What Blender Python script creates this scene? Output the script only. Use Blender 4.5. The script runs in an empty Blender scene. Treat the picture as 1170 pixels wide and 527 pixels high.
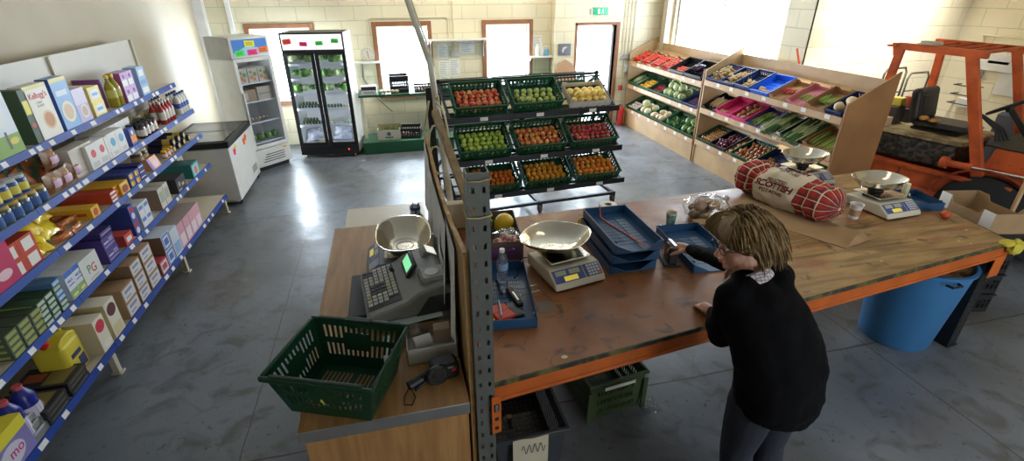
import bpy, math, random
from math import sin, cos, pi, radians, sqrt, atan2
from mathutils import Vector, Matrix, Euler, Quaternion, noise
random.seed(7)
COL = bpy.context.scene.collection

# ------------------------------------------------------------------ camera numbers (calibrated from the photograph)
FPX, CX, CY, CAMH = 560.0, 585.0, 263.5, 2.5
_pi, _ro, _ya = radians(26.29), radians(-.19), radians(13.59)
FW = Vector((sin(_ya)*cos(_pi), cos(_ya)*cos(_pi), -sin(_pi)))
_r = FW.cross(Vector((0, 0, 1))).normalized(); _u = _r.cross(FW)
RV = _r*cos(_ro)+_u*sin(_ro); UV = -_r*sin(_ro)+_u*cos(_ro)
C0 = Vector((0, 0, CAMH))
def ray(x, y): return FW+RV*((x-CX)/FPX)-UV*((y-CY)/FPX)
def PZ(x, y, z): d = ray(x, y); return C0+d*((z-CAMH)/d.z)
def PY(x, y, v): d = ray(x, y); return C0+d*(v/d.y)
def PX(x, y, v): d = ray(x, y); return C0+d*(v/d.x)

# ------------------------------------------------------------------ materials
_mc = {}
def mat(name, col, rough=.5, metal=0, var=.08, vscale=8., bump=0., bscale=40., spec=.5, alpha=1., trans=0., emit=None, es=1., rnd=0., col2=None, ior=1.45, coat=0.):
    if name in _mc: return _mc[name]
    m = bpy.data.materials.new(name); m.use_nodes = True; nt = m.node_tree; N = nt.nodes; L = nt.links
    b = N['Principled BSDF']; b.inputs['Roughness'].default_value = rough; b.inputs['Metallic'].default_value = metal
    b.inputs['Specular IOR Level'].default_value = spec; b.inputs['IOR'].default_value = ior
    b.inputs['Alpha'].default_value = alpha; b.inputs['Transmission Weight'].default_value = trans
    b.inputs['Coat Weight'].default_value = coat
    c = tuple(col)+(1,)
    tc = N.new('ShaderNodeTexCoord')
    nz = N.new('ShaderNodeTexNoise'); nz.inputs['Scale'].default_value = vscale; nz.inputs['Detail'].default_value = 4
    L.new(tc.outputs['Object'], nz.inputs['Vector'])
    mx = N.new('ShaderNodeMix'); mx.data_type = 'RGBA'
    c2 = tuple(col2)+(1,) if col2 else tuple(max(0, v*(1-var*2.5)) for v in col)+(1,)
    mx.inputs[6].default_value = c; mx.inputs[7].default_value = c2
    if col2:
        cr = N.new('ShaderNodeMapRange'); cr.inputs[1].default_value = .42; cr.inputs[2].default_value = .6
        L.new(nz.outputs['Fac'], cr.inputs[0]); L.new(cr.outputs[0], mx.inputs[0])
    else: L.new(nz.outputs['Fac'], mx.inputs[0])
    out = mx.outputs[2]
    if rnd:
        oi = N.new('ShaderNodeObjectInfo'); hs = N.new('ShaderNodeHueSaturation')
        mr = N.new('ShaderNodeMapRange'); mr.inputs[3].default_value = .5-rnd*.03; mr.inputs[4].default_value = .5+rnd*.05
        L.new(oi.outputs['Random'], mr.inputs[0]); L.new(mr.outputs[0], hs.inputs['Hue'])
        mr2 = N.new('ShaderNodeMapRange'); mr2.inputs[3].default_value = 1-rnd*.6; mr2.inputs[4].default_value = 1+rnd*.2
        ml = N.new('ShaderNodeMath'); ml.operation = 'MULTIPLY'; ml.inputs[1].default_value = 7.31; fr = N.new('ShaderNodeMath'); fr.operation = 'FRACT'
        L.new(oi.outputs['Random'], ml.inputs[0]); L.new(ml.outputs[0], fr.inputs[0]); L.new(fr.outputs[0], mr2.inputs[0]); L.new(mr2.outputs[0], hs.inputs['Value'])
        L.new(out, hs.inputs['Color']); out = hs.outputs[0]
    L.new(out, b.inputs['Base Color'])
    if bump:
        n2 = N.new('ShaderNodeTexNoise'); n2.inputs['Scale'].default_value = bscale; n2.inputs['Detail'].default_value = 5
        L.new(tc.outputs['Object'], n2.inputs['Vector'])
        bp = N.new('ShaderNodeBump'); bp.inputs['Strength'].default_value = bump; bp.inputs['Distance'].default_value = .02
        L.new(n2.outputs['Fac'], bp.inputs['Height']); L.new(bp.outputs[0], b.inputs['Normal'])
    if emit: b.inputs['Emission Color'].default_value = tuple(emit)+(1,); b.inputs['Emission Strength'].default_value = es
    _mc[name] = m; return m
def glassmat(name, tint=(1, 1, 1), k=.12):
    """thin clear sheet: mostly see-through with a mirror skin"""
    if name in _mc: return _mc[name]
    m = bpy.data.materials.new(name); m.use_nodes = True; nt = m.node_tree; N = nt.nodes; L = nt.links; N.clear()
    o = N.new('ShaderNodeOutputMaterial'); t = N.new('ShaderNodeBsdfTransparent'); g = N.new('ShaderNodeBsdfGlossy'); g.inputs['Roughness'].default_value = .08
    t.inputs[0].default_value = tuple(tint)+(1,)
    mx = N.new('ShaderNodeMixShader'); lw = N.new('ShaderNodeLayerWeight'); lw.inputs[0].default_value = .25
    pw = N.new('ShaderNodeMath'); pw.operation = 'POWER'; pw.inputs[1].default_value = 4; lw.inputs[0].default_value = .5; L.new(lw.outputs['Facing'], pw.inputs[0])
    ad = N.new('ShaderNodeMath'); ad.operation = 'MULTIPLY_ADD'; ad.inputs[1].default_value = .5; ad.inputs[2].default_value = k; ad.use_clamp = True
    L.new(pw.outputs[0], ad.inputs[0]); L.new(ad.outputs[0], mx.inputs[0]); L.new(t.outputs[0], mx.inputs[1]); L.new(g.outputs[0], mx.inputs[2]); L.new(mx.outputs[0], o.inputs[0])
    _mc[name] = m; return m
def nodes(name):
    m = bpy.data.materials.new(name); m.use_nodes = True; nt = m.node_tree
    return m, nt.nodes, nt.links, nt.nodes['Principled BSDF']

# ------------------------------------------------------------------ mesh builder
class MB:
    def __init__(s): s.v = []; s.f = []; s.mi = []; s.M = Matrix.Identity(4); s.st = []
    def push(s, M): s.st.append(s.M.copy()); s.M = s.M @ M; return s
    def pop(s): s.M = s.st.pop(); return s
    def add(s, vs, fs, m=0):
        n = len(s.v); s.v += [tuple(s.M @ Vector(p)) for p in vs]
        s.f += [tuple(i+n for i in f) for f in fs]; s.mi += [m]*len(fs); return s
    def box(s, x0, x1, y0, y1, z0, z1, m=0):
        return s.add([(x0, y0, z0), (x1, y0, z0), (x1, y1, z0), (x0, y1, z0), (x0, y0, z1), (x1, y0, z1), (x1, y1, z1), (x0, y1, z1)],
                     [(0, 3, 2, 1), (4, 5, 6, 7), (0, 1, 5, 4), (1, 2, 6, 5), (2, 3, 7, 6), (3, 0, 4, 7)], m)
    def cb(s, c, d, m=0): return s.box(c[0]-d[0]/2, c[0]+d[0]/2, c[1]-d[1]/2, c[1]+d[1]/2, c[2]-d[2]/2, c[2]+d[2]/2, m)
    def rbox(s, x0, x1, y0, y1, z0, z1, r=.005, m=0, seg=2):
        """box with rounded vertical edges and a small chamfer at top and bottom"""
        pts = []
        for (cx, cy, a0) in ((x1-r, y1-r, 0), (x0+r, y1-r, 90), (x0+r, y0+r, 180), (x1-r, y0+r, 270)):
            for k in range(seg+1):
                a = radians(a0+90*k/seg); pts.append((cx, cy, cos(a), sin(a)))
        n = len(pts); c = r*.6; rings = [(z0, -c), (z0+c, 0), (z1-c, 0), (z1, -c)]
        vs = [(p[0]+p[2]*(r+o), p[1]+p[3]*(r+o), z) for z, o in rings for p in pts]
        fs = [(k*n+i, k*n+(i+1) % n, (k+1)*n+(i+1) % n, (k+1)*n+i) for k in range(3) for i in range(n)]
        fs += [tuple(range(n))[::-1], tuple(range(3*n, 4*n))]
        return s.add(vs, fs, m)
    def beam(s, p0, p1, w, h, m=0, up=(0, 0, 1)):
        """rectangular bar from p0 to p1 (centre line)"""
        p0 = Vector(p0); p1 = Vector(p1); d = (p1-p0).normalized(); up = Vector(up)
        if abs(d.dot(up)) > .98: up = Vector((0, 1, 0))
        a = d.cross(up).normalized()*w/2; b = a.cross(d).normalized()*h/2
        vs = [p+sa*a+sb*b for p in (p0, p1) for sa, sb in ((-1, -1), (1, -1), (1, 1), (-1, 1))]
        return s.add(vs, [(0, 1, 2, 3), (7, 6, 5, 4), (0, 4, 5, 1), (1, 5, 6, 2), (2, 6, 7, 3), (3, 7, 4, 0)], m)
    def tube(s, pts, r, seg=8, m=0, caps=True):
        pts = [Vector(p) for p in pts]; rr = r if isinstance(r, (list, tuple)) else [r]*len(pts)
        d = (pts[1]-pts[0]).normalized(); a = d.orthogonal().normalized(); vs = []; n = len(pts)
        for i, p in enumerate(pts):
            t = (pts[min(i+1, n-1)]-pts[max(i-1, 0)]).normalized()
            a = (a-t*a.dot(t)).normalized(); b = t.cross(a)
            vs += [p+(a*cos(2*pi*k/seg)+b*sin(2*pi*k/seg))*rr[i] for k in range(seg)]
        fs = [(i*seg+k, i*seg+(k+1) % seg, (i+1)*seg+(k+1) % seg, (i+1)*seg+k) for i in range(n-1) for k in range(seg)]
        if caps: fs += [tuple(range(seg))[::-1], tuple(range((n-1)*seg, n*seg))]
        return s.add(vs, fs, m)
    def cyl(s, p0, p1, r0, r1=None, seg=16, m=0, caps=True): return s.tube([p0, p1], [r0, r0 if r1 is None else r1], seg, m, caps)
    def lathe(s, prof, c=(0, 0, 0), seg=20, m=0, sx=1, sy=1):
        """profile of (r,z) turned about z at c; r=0 ends close"""
        vs = []; fs = []; idx = []
        for (r, z) in prof:
            if r < 1e-6: idx.append([len(vs)]); vs.append((c[0], c[1], c[2]+z))
            else:
                idx.append(list(range(len(vs), len(vs)+seg))); vs += [(c[0]+r*cos(2*pi*k/seg)*sx, c[1]+r*sin(2*pi*k/seg)*sy, c[2]+z) for k in range(seg)]
        for A, B in zip(idx, idx[1:]):
            for k in range(seg):
                k2 = (k+1) % seg
                if len(A) == 1 and len(B) == 1: continue
                if len(A) == 1: fs.append((A[0], B[k2], B[k]))
                elif len(B) == 1: fs.append((A[k], A[k2], B[0]))
                else: fs.append((A[k], A[k2], B[k2], B[k]))
        return s.add(vs, fs, m)
    def ball(s, c, r, m=0, seg=12, rings=8, sc=(1, 1, 1), wob=0., seed=0, fs=2.):
        vs = [(0, 0, -1)]+[(sin(pi*j/rings)*cos(2*pi*k/seg), sin(pi*j/rings)*sin(2*pi*k/seg), -cos(pi*j/rings)) for j in range(1, rings) for k in range(seg)]+[(0, 0, 1)]
        o = []
        for v in vs:
            q = 1+(wob*noise.noise(Vector(v)*fs+Vector((seed*3.1, seed*1.7, 0))) if wob else 0)
            o.append((c[0]+v[0]*r*sc[0]*q, c[1]+v[1]*r*sc[1]*q, c[2]+v[2]*r*sc[2]*q))
        n = len(o)-1; F = [(0, 1+(k+1) % seg, 1+k) for k in range(seg)]
        for j in range(rings-2):
            a = 1+j*seg; F += [(a+k, a+(k+1) % seg, a+seg+(k+1) % seg, a+seg+k) for k in range(seg)]
        a = 1+(rings-2)*seg; F += [(a+k, a+(k+1) % seg, n) for k in range(seg)]
        return s.add(o, F, m)
    def prism(s, poly, t0, t1, axis='z', m=0):
        """polygon extruded along axis; poly in the other two axes (x:(y,z) y:(x,z) z:(x,y))"""
        f = {'x': lambda a, b, t: (t, a, b), 'y': lambda a, b, t: (a, t, b), 'z': lambda a, b, t: (a, b, t)}[axis]
        n = len(poly); vs = [f(a, b, t0) for a, b in poly]+[f(a, b, t1) for a, b in poly]
        return s.add(vs, [tuple(range(n))[::-1], tuple(range(n, 2*n))]+[(i, (i+1) % n, n+(i+1) % n, n+i) for i in range(n)], m)
    def panel(s, x0, x1, z0, z1, y=-.0006, m=0):
        """flat print on the front (-y) face"""
        return s.add([(x0, y, z0), (x1, y, z0), (x1, y, z1), (x0, y, z1)], [(0, 1, 2, 3)], m)
    def disc(s, c, r, y=-.0008, m=0, seg=20, sx=1, sz=1):
        return s.add([(c[0]+r*cos(2*pi*k/seg)*sx, y, c[1]+r*sin(2*pi*k/seg)*sz) for k in range(seg)], [tuple(range(seg))], m)
    def text(s, txt, size, M, m=0, depth=.0006, bold=0., align='CENTER'):
        vs, fs = textmesh(txt, align, bold)
        s.push(M @ Matrix.Scale(size, 4)); 
        s.add([(a, b, c*(depth/size)) for a, b, c in vs], fs, m); s.pop(); return s
    def ftext(s, txt, x, z, size, m=0, y=-.0009, bold=0., slope=0.):
        """text on the front (-y) face, baseline at (x,z)"""
        return s.text(txt, size, Matrix.Translation((x, y, z)) @ Matrix.Rotation(slope, 4, 'Y') @ Matrix.Rotation(pi/2, 4, 'X'), m, bold=bold)
    def cloth(s, fn, nu, nv, m=0, t=0.):
        vs = [fn(i/nu, j/nv) for j in range(nv+1) for i in range(nu+1)]
        fs = [(j*(nu+1)+i, j*(nu+1)+i+1, (j+1)*(nu+1)+i+1, (j+1)*(nu+1)+i) for j in range(nv) for i in range(nu)]
        s.add(vs, fs, m)
        return s
    def build(s, name, mats, parent=None, smooth=True, bev=0., label=None, ang=35, fix=True, solid=0., sub=0):
        me = bpy.data.meshes.new(name); me.from_pydata([tuple(v) for v in s.v], [], s.f)
        if not isinstance(mats, (list, tuple)): mats = [mats]
        for q in mats: me.materials.append(q)
        me.polygons.foreach_set('material_index', s.mi)
        if smooth:
            me.polygons.foreach_set('use_smooth', [True]*len(me.polygons))
            me.set_sharp_from_angle(angle=radians(ang))
        me.update()
        o = bpy.data.objects.new(name, me); COL.objects.link(o)
        if parent: o.parent = parent
        if label: o['label'] = label
        if solid: md = o.modifiers.new('solid', 'SOLIDIFY'); md.thickness = solid; md.offset = 0
        if bev: md = o.modifiers.new('bevel', 'BEVEL'); md.width = bev; md.segments = 2; md.limit_method = 'ANGLE'; md.angle_limit = radians(40)
        if sub: md = o.modifiers.new('sub', 'SUBSURF'); md.levels = sub; md.render_levels = sub
        return o
_tx = {}
def textmesh(txt, align, bold):
    k = (txt, align, bold)
    if k in _tx: return _tx[k]
    cu = bpy.data.curves.new('t', 'FONT'); cu.body = txt; cu.align_x = align; cu.size = 1; cu.extrude = .5; cu.resolution_u = 3; cu.offset = bold
    ob = bpy.data.objects.new('t', cu); COL.objects.link(ob)
    dg = bpy.context.evaluated_depsgraph_get(); me = bpy.data.meshes.new_from_object(ob.evaluated_get(dg))
    r = ([tuple(v.co) for v in me.vertices], [tuple(p.vertices) for p in me.polygons])
    bpy.data.objects.remove(ob); bpy.data.curves.remove(cu); bpy.data.meshes.remove(me); _tx[k] = r; return r

def tag(o, label, cat, group=None, kind=None):
    if label: o['label'] = label
    if cat: o['category'] = cat
    if group: o['group'] = group
    if kind: o['kind'] = kind
    return o
def thing(name, label, cat, loc=(0, 0, 0), rz=0., group=None, rot=None):
    o = bpy.data.objects.new(name, None); COL.objects.link(o); o.empty_display_size = .05
    o.location = loc; o.rotation_euler = rot if rot is not None else (0, 0, rz)
    return tag(o, label, cat, group)
def put(o, loc, rz=0., rot=None):
    o.location = loc; o.rotation_euler = rot if rot is not None else (0, 0, rz); return o
def dup(o, loc=None, rz=0., rot=None, label=None, group=None, scale=None):
    c = o.copy(); COL.objects.link(c)
    for ch in list(o.children):
        k = ch.copy(); COL.objects.link(k); k.parent = c
        for g in list(ch.children):
            d = g.copy(); COL.objects.link(d); d.parent = k
    if loc is not None: put(c, loc, rz, rot)
    if label: c['label'] = label
    if group: c['group'] = group
    if scale is not None: c.scale = scale if isinstance(scale, (tuple, list)) else (scale,)*3
    return c
def struct(o): o['kind'] = 'structure'; return o
def T(x=0, y=0, z=0): return Matrix.Translation((x, y, z))
def RZ(a): return Matrix.Rotation(a, 4, 'Z')
def RX(a): return Matrix.Rotation(a, 4, 'X')
def RY(a): return Matrix.Rotation(a, 4, 'Y')
R90 = pi/2
# ------------------------------------------------------------------ common materials
M_white = mat('white_enamel', (.82, .82, .80), .35)
M_black = mat('black_plastic', (.015, .015, .017), .45)
M_dark = mat('dark_metal', (.03, .03, .032), .5, .3)
M_steel = mat('brushed_steel', (.72, .69, .62), .2, 1., bump=.05, bscale=60)
M_paper = mat('white_paper', (.85, .84, .8), .8)
M_ink = mat('dark_ink', (.03, .03, .05), .7)
M_red = mat('red_print', (.65, .03, .04), .5)
M_card = mat('brown_cardboard', (.42, .27, .14), .85, var=.12)
M_green = mat('green_crate_plastic', (.008, .085, .035), .4)
M_wood = mat('pale_pine', (.62, .40, .21), .6, vscale=5, var=.2)
M_clear = glassmat('clear_film', (.93, .95, .97), .1)

def blockwall(name, ax, col, sc=1.):
    m, N, L, b = nodes(name)
    tc = N.new('ShaderNodeTexCoord'); sp = N.new('ShaderNodeSeparateXYZ'); cb = N.new('ShaderNodeCombineXYZ')
    L.new(tc.outputs['Object'], sp.inputs[0]); L.new(sp.outputs[ax], cb.inputs[0]); L.new(sp.outputs[2], cb.inputs[1])
    bk = N.new('ShaderNodeTexBrick'); bk.inputs['Scale'].default_value = 1.; bk.inputs['Brick Width'].default_value = .45; bk.inputs['Row Height'].default_value = .225
    bk.inputs['Mortar Size'].default_value = .006; bk.inputs['Mortar Smooth'].default_value = .4
    bk.inputs['Color1'].default_value = (*col, 1); bk.inputs['Color2'].default_value = (*[c*.95 for c in col], 1); bk.inputs['Mortar'].default_value = (*[c*.72 for c in col], 1)
    L.new(cb.outputs[0], bk.inputs['Vector']); nz = N.new('ShaderNodeTexNoise'); nz.inputs['Scale'].default_value = 1.3; nz.inputs['Detail'].default_value = 6
    L.new(tc.outputs['Object'], nz.inputs['Vector'])
    mx = N.new('ShaderNodeMix'); mx.data_type = 'RGBA'; mx.blend_type = 'MULTIPLY'; mx.inputs[0].default_value = .35
    L.new(bk.outputs['Color'], mx.inputs[6]); L.new(nz.outputs['Color'], mx.inputs[7])
    hs = N.new('ShaderNodeHueSaturation'); hs.inputs['Saturation'].default_value = .0; L.new(nz.outputs['Color'], hs.inputs['Color']); L.new(hs.outputs[0], mx.inputs[7])
    L.new(mx.outputs[2], b.inputs['Base Color']); b.inputs['Roughness'].default_value = .6
    n2 = N.new('ShaderNodeTexNoise'); n2.inputs['Scale'].default_value = 60; L.new(tc.outputs['Object'], n2.inputs['Vector'])
    ad = N.new('ShaderNodeMath'); ad.operation = 'MULTIPLY_ADD'; ad.inputs[1].default_value = -1.; L.new(bk.outputs['Fac'], ad.inputs[0]); 
    ml = N.new('ShaderNodeMath'); ml.operation = 'MULTIPLY'; ml.inputs[1].default_value = .3; L.new(n2.outputs['Fac'], ml.inputs[0]); L.new(ml.outputs[0], ad.inputs[2])
    bp = N.new('ShaderNodeBump'); bp.inputs['Strength'].default_value = .5; bp.inputs['Distance'].default_value = .008
    L.new(ad.outputs[0], bp.inputs['Height']); L.new(bp.outputs[0], b.inputs['Normal'])
    return m
CREAM = (.86, .78, .56)
M_wallX = blockwall('painted_block_x', 0, CREAM); M_wallY = blockwall('painted_block_y', 1, CREAM)
M_plain = mat('painted_plaster_cream', (.60, .53, .40), .65, bump=.15, bscale=30, vscale=1.5, var=.12)

def floor_mat():
    m, N, L, b = nodes('grey_painted_concrete')
    tc = N.new('ShaderNodeTexCoord')
    def nz(s, d=6, dist=0.):
        n = N.new('ShaderNodeTexNoise'); n.inputs['Scale'].default_value = s; n.inputs['Detail'].default_value = d; n.inputs['Distortion'].default_value = dist
        L.new(tc.outputs['Object'], n.inputs['Vector']); return n
    def ramp(n, a, c, ca, cb_):
        r = N.new('ShaderNodeValToRGB'); r.color_ramp.elements[0].position = a; r.color_ramp.elements[1].position = c
        r.color_ramp.elements[0].color = ca; r.color_ramp.elements[1].color = cb_; L.new(n.outputs['Fac'], r.inputs[0]); return r
    base = ramp(nz(.9), .35, .65, (.125, .142, .172, 1), (.20, .225, .265, 1))
    def over(prev, fac, col):
        mx = N.new('ShaderNodeMix'); mx.data_type = 'RGBA'; L.new(fac, mx.inputs[0]); L.new(prev, mx.inputs[6]); mx.inputs[7].default_value = col; return mx.outputs[2]
    c = base.outputs[0]
    r0 = ramp(nz(.55, 7, .3), .45, .62, (0, 0, 0, 1), (.75, .75, .75, 1)); c = over(c, r0.outputs[0], (.115, .11, .098, 1))
    r1 = ramp(nz(5, 9, .9), .50, .68, (0, 0, 0, 1), (.7, .7, .7, 1)); c = over(c, r1.outputs[0], (.07, .066, .06, 1))
    r2 = ramp(nz(23, 8, 1.), .63, .70, (0, 0, 0, 1), (.8, .8, .8, 1)); c = over(c, r2.outputs[0], (.06, .058, .055, 1))
    # expansion joints
    sp = N.new('ShaderNodeSeparateXYZ'); n3 = nz(3, 4); wob = N.new('ShaderNodeMath'); wob.operation = 'MULTIPLY_ADD'; wob.inputs[1].default_value = .03; wob.inputs[2].default_value = -.015
    L.new(tc.outputs['Object'], sp.inputs[0]); L.new(n3.outputs['Fac'], wob.inputs[0])
    fac = None
    for ax, v, w in ((0, 3.39, .006), (1, 5.99, .009), (1, 2.3, .009), (0, -1.1, .004)):
        s1 = N.new('ShaderNodeMath'); s1.operation = 'SUBTRACT'; s1.inputs[1].default_value = v; L.new(sp.outputs[ax], s1.inputs[0])
        s2 = N.new('ShaderNodeMath'); s2.operation = 'ADD'; L.new(s1.outputs[0], s2.inputs[0]); L.new(wob.outputs[0], s2.inputs[1])
        s3 = N.new('ShaderNodeMath'); s3.operation = 'ABSOLUTE'; L.new(s2.outputs[0], s3.inputs[0])
        s4 = N.new('ShaderNodeMapRange'); s4.inputs[1].default_value = w*.5; s4.inputs[2].default_value = w; s4.inputs[3].default_value = 1; s4.inputs[4].default_value = 0; L.new(s3.outputs[0], s4.inputs[0])
        if fac is None: fac = s4.outputs[0]
        else:
            q = N.new('ShaderNodeMath'); q.operation = 'MAXIMUM'; L.new(fac, q.inputs[0]); L.new(s4.outputs[0], q.inputs[1]); fac = q.outputs[0]
    c = over(c, fac, (.045, .04, .035, 1))
    L.new(c, b.inputs['Base Color'])
    rr = ramp(nz(2.2, 6), .35, .7, (.28, .28, .28, 1), (.46, .46, .46, 1)); L.new(rr.outputs[0], b.inputs['Roughness']); b.inputs['Specular IOR Level'].default_value = .7
    bp = N.new('ShaderNodeBump'); bp.inputs['Strength'].default_value = .25; bp.inputs['Distance'].default_value = .01
    n4 = nz(14, 8); L.new(n4.outputs['Fac'], bp.inputs['Height']); L.new(bp.outputs[0], b.inputs['Normal'])
    return m
WL, YB, WR = -2.8, 9.25, 5.25     # left wall, back wall, right wall
CEIL = 3.6
fl = MB().box(-3.2, 9.6, -3.2, 9.6, -.12, 0); struct(fl.build('floor', floor_mat(), smooth=False))
cl = MB().box(-3.2, 9.6, -3.2, 9.6, CEIL, CEIL+.1); struct(cl.build('ceiling', mat('ceiling_white', (.75, .73, .68), .8), smooth=False))
def holed(name, ax, pos, th, a0, a1, holes, m, z1=CEIL):
    """wall slab along x (ax=0, at y=pos) or y (ax=1, at x=pos) with rectangular openings"""
    b = MB(); hs = sorted(holes); cur = a0
    def bx(p, q, z0, zz):
        if q-p < 1e-4 or zz-z0 < 1e-4: return
        if ax == 0: b.box(p, q, min(pos, pos+th), max(pos, pos+th), z0, zz)
        else: b.box(min(pos, pos+th), max(pos, pos+th), p, q, z0, zz)
    for (p, q, z0, zz) in hs:
        bx(cur, p, 0, z1); bx(p, q, 0, z0); bx(p, q, zz, z1); cur = q
    bx(cur, a1, 0, z1)
    return struct(b.build(name, m, smooth=False))
WZ0, WZ1 = .82, 1.93
WINS = [(-2.10, -1.19), (-.12, .73), (1.77, 2.56)]
holed('wall_back', 0, YB, .25, WL-.2, WR+.25, [(a, b_, WZ0 if i else .78, WZ1) for i, (a, b_) in enumerate(WINS)]+[(3.50, 4.28, 0, 1.88)], M_wallX)
holed('wall_left', 1, WL, -.2, -3.2, YB, [], M_plain)
holed('wall_right', 1, WR, .25, 5.62, YB, [(6.06, 8.86, .95, 2.9)], M_wallY)
# the hall is wider at the front right: a wall facing the room and the far right wall
holed('wall_recess', 0, 5.62, .25, WR+.25, 8.0, [], M_wallX)
holed('wall_far_right', 1, 7.75, .25, -3.2, 5.62, [], M_wallY)
holed('wall_front', 0, -3.0, -.2, -3.2, 9.6, [(2.6, 5.6, 0.0, 3.0)], M_wallX)
# corner pier beside the bright wall
# buttress between the third window and the exit
struct(MB().box(2.98, 3.36, 9.0, YB, 0, CEIL).build('trim_1', M_wallX, smooth=False))
struct(MB().box(WL, WL+.14, YB-.14, YB, 0, CEIL).build('trim_2', mat('white_boxing', (.85, .85, .85), .5), smooth=False))
struct(MB().box(-2.36, -2.30, YB-.06, YB, 0, CEIL).build('trim_3', mat('white_boxing', (.85, .85, .85), .5), smooth=False))
struct(MB().box(WR-.14, WR, 8.92, 9.06, 0, CEIL).build('trim_4', M_plain, smooth=False))
M_frame = mat('brown_window_frame', (.36, .16, .075), .5, var=.2)
M_pane = glassmat('window_glass', (.98, .99, 1), .03)
M_pvc = mat('white_pvc', (.8, .8, .8), .3)
def window(n, x0, x1, z0, z1, sill=True):
    f = MB(); w = .075
    f.box(x0-w, x0, YB-.03, YB+.02, z0-w, z1+w).box(x1, x1+w, YB-.03, YB+.02, z0-w, z1+w)
    f.box(x0, x1, YB-.03, YB+.02, z1, z1+w).box(x0, x1, YB-.05, YB+.02, z0-w, z0)
    r = struct(f.build('window_%d' % n, M_frame, bev=.004))
    MB().box(x0, x1, YB+.12, YB+.128, z0, z1).build('pane', M_pane, r, smooth=False)
    s = MB(); w2 = .04
    s.box(x0, x0+w2, YB+.1, YB+.15, z0, z1).box(x1-w2, x1, YB+.1, YB+.15, z0, z1).box(x0+w2, x1-w2, YB+.1, YB+.15, z1-w2, z1).box(x0+w2, x1-w2, YB+.1, YB+.15, z0, z0+w2)
    s.build('sash', M_pvc, r, smooth=False, label='white inner sash')
    return r
for i, (a, b_) in enumerate(WINS): window(i+1, a, b_, WZ0 if i else .78, WZ1)
# big window in the right wall
f = MB()
for (y0, y1) in ((6.06, 6.10), (6.16, 6.19), (6.24, 6.27), (7.5, 7.54), (8.82, 8.86)): f.box(WR+.06, WR+.12, y0, y1, .95, 2.9)
f.box(WR+.05, WR+.13, 6.06, 8.86, .95, 1.0).box(WR+.05, WR+.13, 6.06, 8.86, 2.85, 2.9)
w4 = struct(f.build('window_4', mat('grey_aluminium', (.45, .46, .48), .35, .8), smooth=False))
MB().box(WR+.085, WR+.09, 6.1, 8.82, 1.0, 2.85).build('pane', M_pane, w4, smooth=False)
# exit door: frame + leaf folded back outwards
d = MB(); d.box(3.46, 3.50, YB-.02, YB+.2, 0, 1.92).box(4.28, 4.345, YB-.03, YB+.2, 0, 1.93).box(3.46, 4.345, YB-.02, YB+.2, 1.88, 1.93)
d1 = struct(d.build('door_1', M_frame, bev=.003))
MB().box(4.2, 4.24, YB+.02, YB+.78, .02, 1.86).build('door_leaf', mat('grey_door', (.35, .36, .38), .4), d1, smooth=False)
MB().box(4.17, 4.2, YB+.25, YB+.40, .9, .94).build('door_handle', M_steel, d1, bev=.004)
# pipes and conduits
M_pipe = mat('painted_conduit', (.72, .66, .48), .45)
for i, x in enumerate((4.44, 4.50, 4.57, 4.64)):
    tag(MB().cyl((x, YB-.02, (1.36, .9, 1.36, 1.36)[i]), (x, YB-.02, CEIL), .009, seg=8).build('conduit_pipe', M_pipe),
        ['thin cream conduit nearest the exit door', 'second thin conduit from the exit door', 'third thin conduit from the exit door', 'fourth conduit from the exit door, nearest the room corner'][i], 'pipe', 'conduits beside the exit')
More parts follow.
